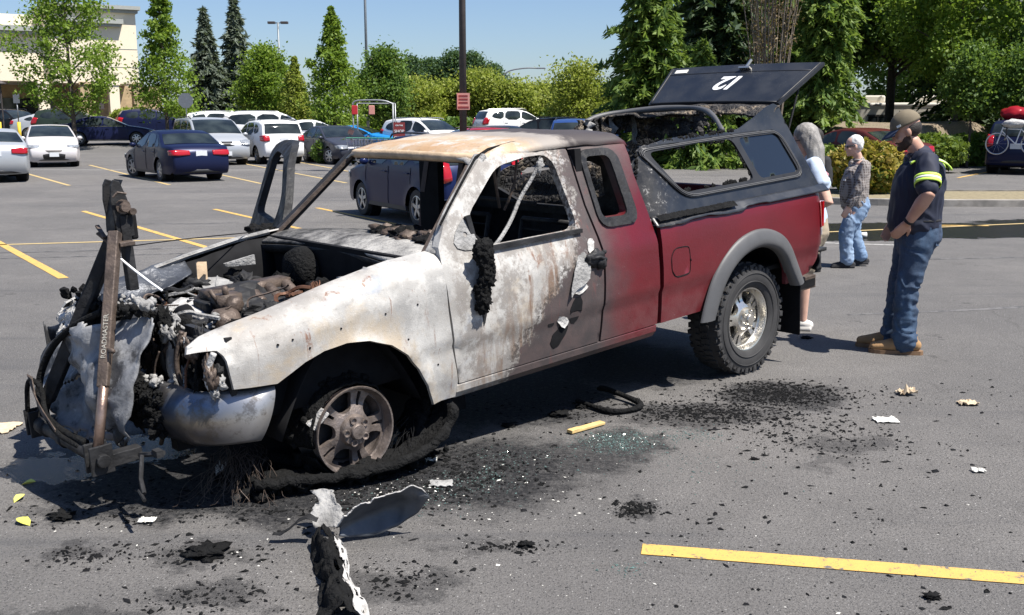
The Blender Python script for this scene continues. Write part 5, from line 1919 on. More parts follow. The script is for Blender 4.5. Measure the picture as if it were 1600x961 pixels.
    for sy in (1, -1):
        b = MB()
        b.lump(H(.092, sy * .032, .006), (.008, .013, .006), 1, 0, 1, 2)
        b.build('eye', 'black_plastic', p, smooth=True)
    b = MB()
    wv_ = lerp3(Lel, Lwr, .95)
    b.lathe([(.034, -.012), (.038, 0), (.034, .012)], (0, 0, 0), 'Z', 16)
    wb = b.build('wrist_band', 'black_cloth', p, smooth=True)
    wb.location = wv_
    wb.rotation_euler = (Lwr - Lel).to_track_quat('Z', 'Y').to_euler()
    return p
mechanic()

# ---- old man in plaid shirt walking left
def old_man():
    p = empty('person', (4.02, 12.02, 0), R(176), 'white haired man in sunglasses, checked shirt and light jeans, walking', 'person')
    Lsh, Rsh = V(-.045, .165, 1.20), V(-.01, -.165, 1.20)
    Lel, Lwr = V(.015, .215, .95), V(.12, .20, .74)
    Rel, Rwr = V(-.05, -.22, .96), V(.02, -.22, .74)
    def body(b):
        head_rings(b, (.055, 0, 1.415), R(8), .96)
        ring_chain(b, [((-.03, 0, 1.21), .055, .06), ((.0, 0, 1.29), .05), ((.03, 0, 1.35), .055)])
        ring_chain(b, [((.0, 0, .78), .11, .14), ((.0, 0, 1.0), .11, .14), ((-.03, 0, 1.20), .075, .14)])
        for sh, el, w in ((Lsh, Lel, Lwr), (Rsh, Rel, Rwr)):
            ring_chain(b, [(sh, .045), (el, .04), (w, .027, .030)])
        hand(b, Lwr, (.35, 0, -.9), (.1, -1, 0), .98, .6, -1)
        hand(b, Rwr, (.2, 0, -.95), (.1, 1, 0), .98, .6, 1)
        for y, k, a in ((.085, .10, .075), (-.085, -.02, -.13)):
            ring_chain(b, [((0, y, .78), .08), ((k, y, .42), .06), ((a, y, .08), .04)])
    fused('body', 'skin_pale', p, body, .0085, 2)
    def shirt(b):
        ring_chain(b, [((.01, 0, .755), .150, .165), ((.02, 0, .85), .162, .172), ((.015, 0, 1.0), .158, .178), ((-.01, 0, 1.12), .135, .175), ((-.03, 0, 1.20), .085, .12), ((-.015, 0, 1.25), .058, .064)], 20)
        for sh, el, w in ((Lsh, Lel, Lwr), (Rsh, Rel, Rwr)):
            ring_chain(b, [(sh, .068), (lerp3(sh, el, .5), .062), (el, .056), (lerp3(el, w, .6), .050), (lerp3(el, w, .92), .043)], 14)
    fused('shirt', 'plaid_shirt', p, shirt, .011, 3, wr(.008, 9))
    def jeans(b):
        ring_chain(b, [((-.01, 0, .80), .135, .155), ((-.025, 0, .72), .145, .160), ((-.02, 0, .64), .12, .14)], 18)
        ring_chain(b, [((-.01, .08, .70), .115, .085), ((.05, .09, .55), .10, .082), ((.105, .09, .41), .084, .074), ((.095, .09, .25), .076, .07), ((.075, .09, .085), .078, .07)], 14)
        ring_chain(b, [((-.02, -.08, .70), .115, .085), ((-.01, -.09, .55), .10, .082), ((-.02, -.09, .41), .084, .074), ((-.075, -.09, .25), .076, .07), ((-.13, -.09, .11), .076, .07)], 14)
    fused('jeans', 'denim_light', p, jeans, .011, 3, wr(.009, 9, 1.2))
    for y, a, z0, tilt in ((.09, .075, 0, 0), (-.09, -.13, .02, .25)):
        def shoe(b_):
            ring_chain(b_, [((a - .07, y, .04 + z0), .035, .035), ((a + .0, y, .05 + z0), .045, .042), ((a + .09, y, .04 + z0 * .6), .034, .044), ((a + .16, y, .032 + z0 * .3), .024, .036)], 12)
            b_.box((a + .05, y, .012 + z0 * .6), (.27, .085, .022), Matrix.Rotation(tilt * .3, 3, 'Y'))
        fused('sandal', 'black_cloth', p, shoe, .008, 2)
    q = Matrix.Rotation(R(8), 3, 'Y')
    H = lambda x, y, z: V(.055, 0, 1.415) + q @ V(x * .96, y * .96, z * .96)
    def hair(b_):
        vs_, fs = ico(3)
        b_.add([H(-.028 + v.x * .096, v.y * .083, .040 + v.z * .094) for v in vs_], fs)
        b_.add([H(-.060 + v.x * .05, v.y * .074, -.01 + v.z * .06) for v in vs_], fs)
    fused('hair', 'white_hair', p, hair, .009, 2, lambda c: .006 * mnoise.noise(c * 40))
    b = MB()
    for sy in (1, -1):
        b.lump(H(.090, sy * .036, .004), (.008, .030, .020), 1, 0, 1, 2)
        b.bar(H(.090, sy * .066, .010), H(.0, sy * .082, .008), .006, .012)
    b.bar(H(.098, -.02, .010), H(.098, .02, .010), .006, .010)
    b.build('sunglasses', 'tinted_glass', p, smooth=True)
    b = MB()
    b.tube([(-.015 + .062 * math.cos(t), .068 * math.sin(t), 1.25 + .010 * math.cos(t)) for t in np.linspace(0, 2 * math.pi, 21)[:-1]], .013, 7, closed=True)
    b.build('collar', 'plaid_shirt', p, smooth=True)
    b = MB()
    b.add([(.165, .06, 1.04), (.150, .105, 1.04), (.152, .105, 1.015), (.168, .06, 1.02)], [(0, 1, 2, 3)])
    b.build('pocket_paper', 'white_vinyl', p, solid=.004)
old_man()

# ---- woman with long grey hair behind the tailgate
def woman():
    p = empty('person', (2.42, 8.42, 0), R(165), 'woman with long grey hair and pale blue top behind the tailgate', 'person')
    Lsh, Rsh = V(-.03, .175, 1.36), V(-.03, -.175, 1.36)
    Lel, Lwr = V(-.15, .275, 1.07), V(.09, .21, 1.02)
    Rel, Rwr = V(-.02, -.26, 1.10), V(.16, -.15, 1.03)
    def body(b):
        head_rings(b, (.045, 0, 1.56), R(12), .95)
        ring_chain(b, [((-.03, 0, 1.37), .05, .055), ((.0, 0, 1.44), .046), ((.025, 0, 1.50), .05)])
        ring_chain(b, [((.0, 0, .90), .12, .15), ((.0, 0, 1.15), .11, .14), ((-.03, 0, 1.36), .07, .14)])
        for sh, el, w in ((Lsh, Lel, Lwr), (Rsh, Rel, Rwr)):
            ring_chain(b, [(sh, .055), (lerp3(sh, el, .5), .058), (el, .050), (lerp3(el, w, .3), .050), (w, .028, .03)])
        hand(b, Lwr, (.9, -.2, -.2), (0, -.2, 1), .92, .5, -1)
        hand(b, Rwr, (.9, .2, -.2), (0, .2, 1), .92, .5, 1)
        for y, f in ((.09, 0), (-.09, .05)):
            ring_chain(b, [((0, y, .9), .10), ((.02 + f, y, .5), .065), ((.0 + f, y, .36), .062), ((-.01 + f, y, .08), .038), ((.05 + f, y, .05), .035)])
    fused('body', 'skin_pale', p, body, .0085, 2)
    def shirt(b):
        ring_chain(b, [((.0, 0, .86), .17, .195), ((.01, 0, 1.0), .165, .19), ((.02, 0, 1.18), .155, .18), ((-.01, 0, 1.30), .12, .175), ((-.03, 0, 1.38), .075, .12), ((-.02, 0, 1.42), .055, .062)], 20)
        for sh, el in ((Lsh, Lel), (Rsh, Rel)):
            ring_chain(b, [(sh, .072), (lerp3(sh, el, .3), .076), (lerp3(sh, el, .52), .080)], 14)
    fused('shirt', 'pale_blue_shirt', p, shirt, .011, 3, wr(.008, 9))
    def shorts(b):
        ring_chain(b, [((-.01, 0, .92), .155, .18), ((-.02, 0, .80), .165, .19)], 18)
        for y in (.09, -.09):
            ring_chain(b, [((-.01, y, .82), .13, .10), ((.01, y, .52), .10, .09)], 14)
    fused('shorts', 'khaki_cloth', p, shorts, .012, 3, wr(.007, 9))
    for y, f in ((.09, 0), (-.09, .05)):
        def shoe(b_):
            ring_chain(b_, [((f - .07, y, .045), .038, .036), ((f + .0, y, .058), .05, .042), ((f + .09, y, .045), .038, .044), ((f + .17, y, .036), .028, .036)], 12)
            b_.box((f + .05, y, .014), (.27, .085, .026))
        fused('shoe', 'white_shoe', p, shoe, .008, 2)
    q = Matrix.Rotation(R(12), 3, 'Y')
    H = lambda x, y, z: V(.045, 0, 1.56) + q @ V(x * .95, y * .95, z * .95)
    def hair(b_):
        vs_, fs = ico(3)
        b_.add([H(-.024 + v.x * .105, v.y * .088, .044 + v.z * .098) for v in vs_], fs)
        ring_chain(b_, [(H(-.05, 0, .03), .075, .09), (V(-.06, 0, 1.48), .058, .088), (V(-.075, .01, 1.36), .048, .090), (V(-.075, .02, 1.27), .042, .085), (V(-.06, .03, 1.21), .022, .05)], 16)
        ring_chain(b_, [(H(-.01, .06, .03), .06, .03), (V(-.02, .075, 1.47), .05, .03), (V(-.04, .08, 1.36), .045, .03), (V(-.05, .08, 1.27), .03, .02)], 12)
    fused('hair', 'grey_hair', p, hair, .009, 2, lambda c: .005 * mnoise.noise(Vector((c.x * 70, c.y * 70, c.z * 5))))
    b = MB()
    for sy in (1, -1):
        b.bar(H(.10, sy * .062, .006), H(.0, sy * .085, .004), .005, .006)
        b.tube([H(.098, sy * .034 + .026 * math.cos(t), .004 + .018 * math.sin(t)) for t in np.linspace(0, 6.28, 13)[:-1]], .003, 5, closed=True)
    b.build('glasses', 'black_plastic', p)
woman()

def onlooker():
    p = empty('person', (3.42, 11.7, 0), R(200), 'dark clothed onlooker mostly hidden behind the woman', 'person')
    def body(b):
        head_rings(b, (.03, 0, 1.50), 0, .96)
        ring_chain(b, [((-.02, 0, 1.30), .05, .055), ((.02, 0, 1.43), .05)])
        ring_chain(b, [((0, 0, .8), .11, .14), ((0, 0, 1.1), .11, .14), ((-.02, 0, 1.28), .08, .14)])
        for sy in (1, -1):
            ring_chain(b, [((-.02, sy * .18, 1.27), .05), ((-.02, sy * .24, 1.03), .043), ((.12, sy * .20, .84), .03)])
            hand(b, (.12, sy * .20, .84), (.5, 0, -.8), (0, -sy, 0), .95, .6, -sy)
            ring_chain(b, [((0, sy * .09, .8), .09), ((.02, sy * .09, .45), .06), ((0, sy * .09, .06), .04), ((.08, sy * .09, .04), .035)])
    fused('body', 'skin', p, body, .0095, 2)
    def top_(b):
        ring_chain(b, [((0, 0, .82), .15, .175), ((0, 0, 1.05), .145, .175), ((-.01, 0, 1.20), .12, .18), ((-.02, 0, 1.30), .06, .07)], 18)
        for sy in (1, -1):
            ring_chain(b, [((-.02, sy * .17, 1.26), .068), ((-.02, sy * .235, 1.05), .06), ((.08, sy * .21, .9), .05)], 12)
    fused('jacket', 'black_cloth', p, top_, .012, 3, wr(.008))
    def trousers(b):
        ring_chain(b, [((-.01, 0, .85), .14, .17), ((-.01, 0, .75), .15, .17)], 16)
        for sy in (1, -1):
            ring_chain(b, [((0, sy * .09, .76), .12, .095), ((.02, sy * .09, .45), .09, .08), ((0, sy * .09, .07), .08, .075)], 12)
            b.box((.05, sy * .09, .03), (.26, .09, .06))
    fused('trousers', 'black_cloth', p, trousers, .012, 3, wr(.008))
    def hair(b_):
        vs_, fs = ico(3)
        b_.add([(.005 + v.x * .10, v.y * .086, 1.535 + v.z * .095) for v in vs_], fs)
    fused('hair', 'dark_hair', p, hair, .01, 2)
    b = MB().lump((.02, .255, 1.10), (.05, .03, .05), 1, .2, 1, 2)
    b.build('sleeve_patch', 'pink_cloth', p, smooth=True)
onlooker()
# ================================================================== parked cars
def mat_carpaint(name, c, metal=.35, rough=.3):
    m = NT(name)
    n = m.noise(3, 4)
    m.set(color=m.mix(m.mr(n, .3, .7, 0, .25), c, tuple(x * .82 for x in c)), metal=metal * .5, rough=rough, spec=.15, coat=.08, coatr=.05)
for nm, c, mt in (('paint_silver', (.40, .42, .44), .6), ('paint_pale', (.58, .55, .54), .35), ('paint_navy', (.010, .014, .045), .3), ('paint_deepblue', (.012, .016, .055), .3), ('paint_white', (.80, .80, .79), 0), ('paint_grey', (.055, .06, .08), .5),
                  ('paint_crv', (.009, .016, .062), .3), ('paint_blue', (.02, .22, .55), .3), ('paint_red', (.30, .012, .02), .2), ('paint_black', (.012, .012, .014), .2), ('paint_green', (.03, .045, .035), .4), ('paint_brown', (.10, .025, .022), .4), ('paint_midblue', (.03, .07, .22), .4)):
    mat_carpaint(nm, c, mt)
m = NT('car_glass')
m.set(color=m.ramp(m.noise(1.6, 2), [(.35, (.010, .014, .016)), (.7, (.035, .045, .045))]), rough=.03, spec=.45)
simple('chrome', (.75, .75, .74), .12, metal=1.0, var=0)
simple('plate_white', (.62, .64, .66), .5, var=.15, scale=60)
simple('amber_lens', (.55, .18, .02), .2, var=.05)
simple('head_lens', (.30, .32, .34), .08, var=.5, scale=9, metal=.3)
simple('rim_silver', (.48, .48, .48), .32, metal=.8, var=.05)

_wheel_cache = {}
def car_wheel(parent, x, y, r, side, spokes=5, rimr=.66):
    key = (round(r, 3), spokes, rimr)
    if key not in _wheel_cache:
        t = MB().lathe([(r * rimr, .0), (r * .80, .012), (r * .96, .0), (r, -.03), (r, -.17), (r * .95, -.20), (r * rimr, -.20)], (0, 0, 0), 'Y', 28)
        rr = r * rimr
        g = MB()
        g.lathe([(rr, .004), (rr * .93, .006), (rr * .90, -.03)], (0, 0, 0), 'Y', 28)
        for k in range(spokes):
            a = 2 * math.pi * k / spokes + .3
            w0, w1 = rr * .16, rr * .13
            q = Matrix.Rotation(-a, 3, 'Y')
            g.add([q @ V(rr * .1, 0.0, -w0), q @ V(rr * .93, -.008, -w1), q @ V(rr * .93, -.008, w1), q @ V(rr * .1, 0, w0), q @ V(rr * .1, -.04, -w0), q @ V(rr * .93, -.04, -w1), q @ V(rr * .93, -.04, w1), q @ V(rr * .1, -.04, w0)], [(0, 1, 2, 3), (0, 4, 5, 1), (3, 2, 6, 7)])
        g.lathe([(0, .008), (rr * .2, .006), (rr * .22, -.02)], (0, 0, 0), 'Y', 14)
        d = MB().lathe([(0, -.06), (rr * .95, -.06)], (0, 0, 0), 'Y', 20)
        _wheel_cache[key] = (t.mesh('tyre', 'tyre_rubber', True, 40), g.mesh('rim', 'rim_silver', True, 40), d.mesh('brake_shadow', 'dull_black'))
    w = empty('wheel')
    w.parent = parent
    w.location = (x, y, r)
    w.rotation_euler = (0, 0, 0 if side > 0 else math.pi)
    for nm, me in zip(('tyre', 'rim', 'brake_or_shade_disc'), _wheel_cache[key]):  # the disc is a flat black fill painting the shade behind the spokes
        link_obj(nm, me, w)
    return w

def car(name, pos, head, spec, paint, label, cat, group='cars parked in the lot', detail=True, steer=0.0):
    """pos: ground centre, head: heading vector"""
    S = CAR[spec]
    L, W, H = S['dim']
    root = empty(name, (pos[0], pos[1], pos[2] if len(pos) > 2 else 0), math.atan2(head[1], head[0]), label, cat, group)
    prof = S['prof']           # from the front sill over the roof to the rear sill
    belt = S['belt']
    tum = S.get('tum', .20)
    def yf(x, z):
        e = max(0, (abs(x) - L / 2 + .75) / .75)
        pl = 1 - .13 * e ** 2.2 - .02 * (x / (L / 2)) ** 2
        if z > belt:
            v = 1 - tum * ((z - belt) / (H - belt)) ** 1.15
        else:
            v = 1 - .06 * max(0, (.42 - z) / .25) ** 1.5 - .025 * max(0, (z - belt + .16) / .16) ** 2
        return W / 2 * pl * v
    n = len(prof)
    r = .07
    nrm = []
    for i in range(n):
        a, b_ = prof[max(0, i - 1)], prof[min(n - 1, i + 1)]
        tx, tz = b_[0] - a[0], b_[1] - a[1]
        ln = math.hypot(tx, tz)
        nx, nz = tz / ln, -tx / ln     # outward: to the left of travel front->rear over the top
        nrm.append((nx, nz))
    # orientation check: roof normal must point up
    k = max(range(n), key=lambda i: prof[i][1])
    if nrm[k][1] < 0:
        nrm = [(-a, -b_) for a, b_ in nrm]
    ins = [(p[0] - q[0] * r, p[1] - q[1] * r) for p, q in zip(prof, nrm)]
    rows = []
    for p, q, s in zip(prof, nrm, ins):
        y = yf(*s)
        row = []
        for kx, ky in ((1.0, 0), (.29, .29), (0, 1.0)):
            row.append((p[0] - q[0] * r * kx, y - r * ky, p[1] - q[1] * r * kx))
        yi = y - r
        for t in (.66, .33, 0):
            c = .03 * (1 - t * t)
            row.append((p[0] + q[0] * c, yi * t, p[1] + q[1] * c))
        row += [(a, -b_, c) for a, b_, c in row[::-1][1:]]
        rows.append(row)
    mbody = MB()
    m_ = len(rows[0])
    mbody.add([p for row in rows for p in row], [(i * m_ + j, (i + 1) * m_ + j, (i + 1) * m_ + j + 1, i * m_ + j + 1) for i in range(n - 1) for j in range(m_ - 1)])
    wr_ = S['wr']
    xf, xr = S['ax']
    z0 = S.get('sill', .22)
    def arch(xc):
        ra = wr_ + .055
        zc = wr_
        a0 = math.asin(max(-1, min(1, (z0 - zc) / ra)))
        return [(xc + ra * math.cos(t), zc + ra * math.sin(t)) for t in np.linspace(math.pi - a0, a0, 15)]
    low = arch(xr) + arch(xf)
    out = ins + [(ins[-1][0] + .12, z0)] + low + [(ins[0][0] - .12, z0)]
    for sy in (1, -1):
        def smap(x, z):
            y = yf(x, z)
            for xc in (xf, xr):
                d = math.hypot(x - xc, z - wr_)
                y += .02 * math.exp(-((d - wr_ - .06) / .05) ** 2) * (z < belt)
            y += .012 * math.exp(-((z - belt + .17) / .035) ** 2)
            return (x, sy * y, z)
        panel(mbody, out, [], smap, 0, .11, 0, flip=(sy > 0))
    body = mbody.build('body', paint, root, smooth=True, angle=55)
    # dark floor and wheel wells
    b = MB()
    b.box((0, 0, .27), (L * .9, W * .80, .10))
    for xc in (xf, xr):
        for sy in (1, -1):
            b.lathe([(0, sy * (W / 2 - .10)), (wr_ + .06, sy * (W / 2 - .10)), (wr_ + .06, sy * (W / 2 - .32)), (0, sy * (W / 2 - .32))], (xc, 0, wr_), 'Y', 18)
    b.build('underbody', 'dull_black', root)
    # glass
    for nm, (i0, i1), top in (('windshield', S['ws'], 1), ('rear_window', S['rw'], 1)):
        b = MB()
        rowsg = []
        for t in np.linspace(.05, .95, 6):
            f = i0 + (i1 - i0) * t
            i = int(min(f, n - 2))
            g = f - i
            p = [prof[i][q] + (prof[i + 1][q] - prof[i][q]) * g for q in (0, 1)]
            qn = [nrm[i][q] + (nrm[i + 1][q] - nrm[i][q]) * g for q in (0, 1)]
            yi = yf(p[0] - qn[0] * r, p[1] - qn[1] * r) - r * .95
            rowsg.append([(p[0] + qn[0] * (.010 + .03 * (1 - u * u)), yi * u, p[1] + qn[1] * (.010 + .03 * (1 - u * u))) for u in np.linspace(-.97, .97, 9)])
        b.add([p for row in rowsg for p in row], [(i * 9 + j, i * 9 + j + 1, (i + 1) * 9 + j + 1, (i + 1) * 9 + j) for i in range(5) for j in range(8)])
        b.build(nm, 'car_glass', root, smooth=True)
    for poly in S['win']:
        for sy in (1, -1):
            b = MB()
            panel(b, smooth_loop(poly, 1), [], lambda x, z: (x, sy * (yf(x, z) + .006), z), 0, .15, 0, flip=(sy > 0))
            b.build('side_window', 'car_glass', root, smooth=True)
    for sy in (1, -1):
        if S.get('chrome_line'):
            b = MB()
            xs = [q[0] for w in S['win'] for q in w]
            b.tube([(x, sy * (yf(x, belt + .02) + .008), belt + .015) for x in np.linspace(min(xs), max(xs), 8)], .010, 5)
            b.build('window_trim', 'chrome', root)
        # door seams and handles
        for xd in S['doors']:
            b = MB()
            b.tube([(xd + .02 * math.sin(z * 4), sy * (yf(xd, z) + .004 + .012 * math.exp(-((z - belt + .17) / .035) ** 2)), z) for z in np.linspace(z0 + .08, belt + .01, 8)], .005, 4)
            b.build('door_seam', 'dull_black', root)
        for xd in S['handles']:
            b = MB()
            b.box((xd, sy * (yf(xd, belt - .10) + .022), belt - .10), (.17, .025, .028))
            b.build('door_handle', paint, root, bevel=.008)
        b = MB()
        mx = S['mirror']
        b.lump((mx, sy * (yf(mx, belt + .06) + .10), belt + .07), (.06, .10, .07), 1, .05, 1, 2)
        b.build('mirror', paint, root, smooth=True)
    # lower black cladding
    for sy in (1, -1):
        b = MB()
        b.bar((xr + wr_ + .08, sy * (yf(0, z0) - .01), z0 + .03), (xf - wr_ - .08, sy * (yf(0, z0) - .01), z0 + .03), .05, .08)
        b.build('sill_trim', 'black_plastic', root)
    # lamps
    def on_front(z, y, out_=0.0):
        return fx(z, +1) - .13 * (abs(y) / (W / 2)) ** 3.0 * 1.4 + out_
    def fx(z, s):
        best = None
        for i in range(n - 1):
            (xa, za), (xb_, zb) = prof[i], prof[i + 1]
            if (za - z) * (zb - z) <= 0 and za != zb:
                x = xa + (xb_ - xa) * (z - za) / (zb - za)
                if best is None or x * s > best * s:
                    best = x
        return best if best is not None else s * L / 2
    for sy in (1, -1):
        for nm, s, (z, hy, hz, yy), mt in (('headlight', 1, S['hl'], 'head_lens'), ('taillight', -1, S['tl'], 'red_lens')):
            b = MB()
            def lamp(u, v):
                yp = yy + hy * (2 * u - 1)
                zz_ = z + hz * (2 * v - 1) * (1 - .25 * abs(2 * u - 1))
                x0_ = fx(zz_, s)
                ym = yf(x0_ - s * .07, zz_) - .07
                if yp <= ym:
                    return (x0_ + s * .030, sy * yp, zz_)
                t = yp - ym
                if t < .08:
                    a = t / .08 * R(75)
                    return (x0_ + s * .030 - s * .075 * (1 - math.cos(a)), sy * (ym + .075 * math.sin(a)), zz_)
                x1_ = x0_ - s * (.03 + (t - .08) * 1.5)
                return (x1_, sy * (yf(x1_, zz_) + .014), zz_)
            b.grid(lamp, 15, 5)
            b.build(nm, mt, root, smooth=True, solid=.02)
    pz, pn = S.get('plate_r', .75), S.get('plate_f', .42)
    b = MB().box((fx(pz, -1) - .035, 0, pz), (.02, .31, .16))
    b.build('number_plate', 'plate_white', root)
    b = MB().box((fx(pn, 1) + .045, 0, pn), (.02, .31, .15))
    b.build('number_plate', 'plate_white', root)
    b = MB()
    gz = S.get('grille', .58)
    b.grid(lambda u, v: (fx(gz + S.get('gh', .07) * (2 * v - 1), 1) + .036 - .05 * (2 * u - 1) ** 2, (2 * u - 1) * W * S.get('gw', .26) * (1 - .25 * v), gz + S.get('gh', .075) * (2 * v - 1)), 9, 3)
    b.build('grille', 'black_plastic', root, smooth=True, solid=.02)
    for s, nm in ((1, 'front_lip'), (-1, 'rear_lip')):
        b = MB()
        zz0 = S.get('lip', .30)
        b.grid(lambda u, v: (fx(zz0 + .05, s) + s * .02 - s * .20 * abs(2 * u - 1) ** 3, (2 * u - 1) * W * .43, zz0 - .05 + .11 * v), 11, 3)
        b.build(nm, 'black_plastic', root, smooth=True, solid=.015)
    if S.get('rails'):
        for sy in (1, -1):
            b = MB()
            xs = S['rails']
            b.tube(smooth_path([(xs[0], sy * (W / 2 * (1 - tum) - .06), H - .05), (xs[0] - .12, sy * (W / 2 * (1 - tum) - .06), H + .045), (xs[1] + .12, sy * (W / 2 * (1 - tum) - .06), H + .045), (xs[1], sy * (W / 2 * (1 - tum) - .06), H - .04)], 2), .018, 6)
            b.build('roof_rail', 'black_plastic' if paint != 'paint_white' else 'rim_silver', root, smooth=True)
    for xc in (xf, xr):
        for sy in (1, -1):
            w = car_wheel(root, xc, sy * (W / 2 - .035), wr_, sy, S.get('spokes', 5))
            if steer and xc == xf:
                w.rotation_euler[2] += steer
    return root

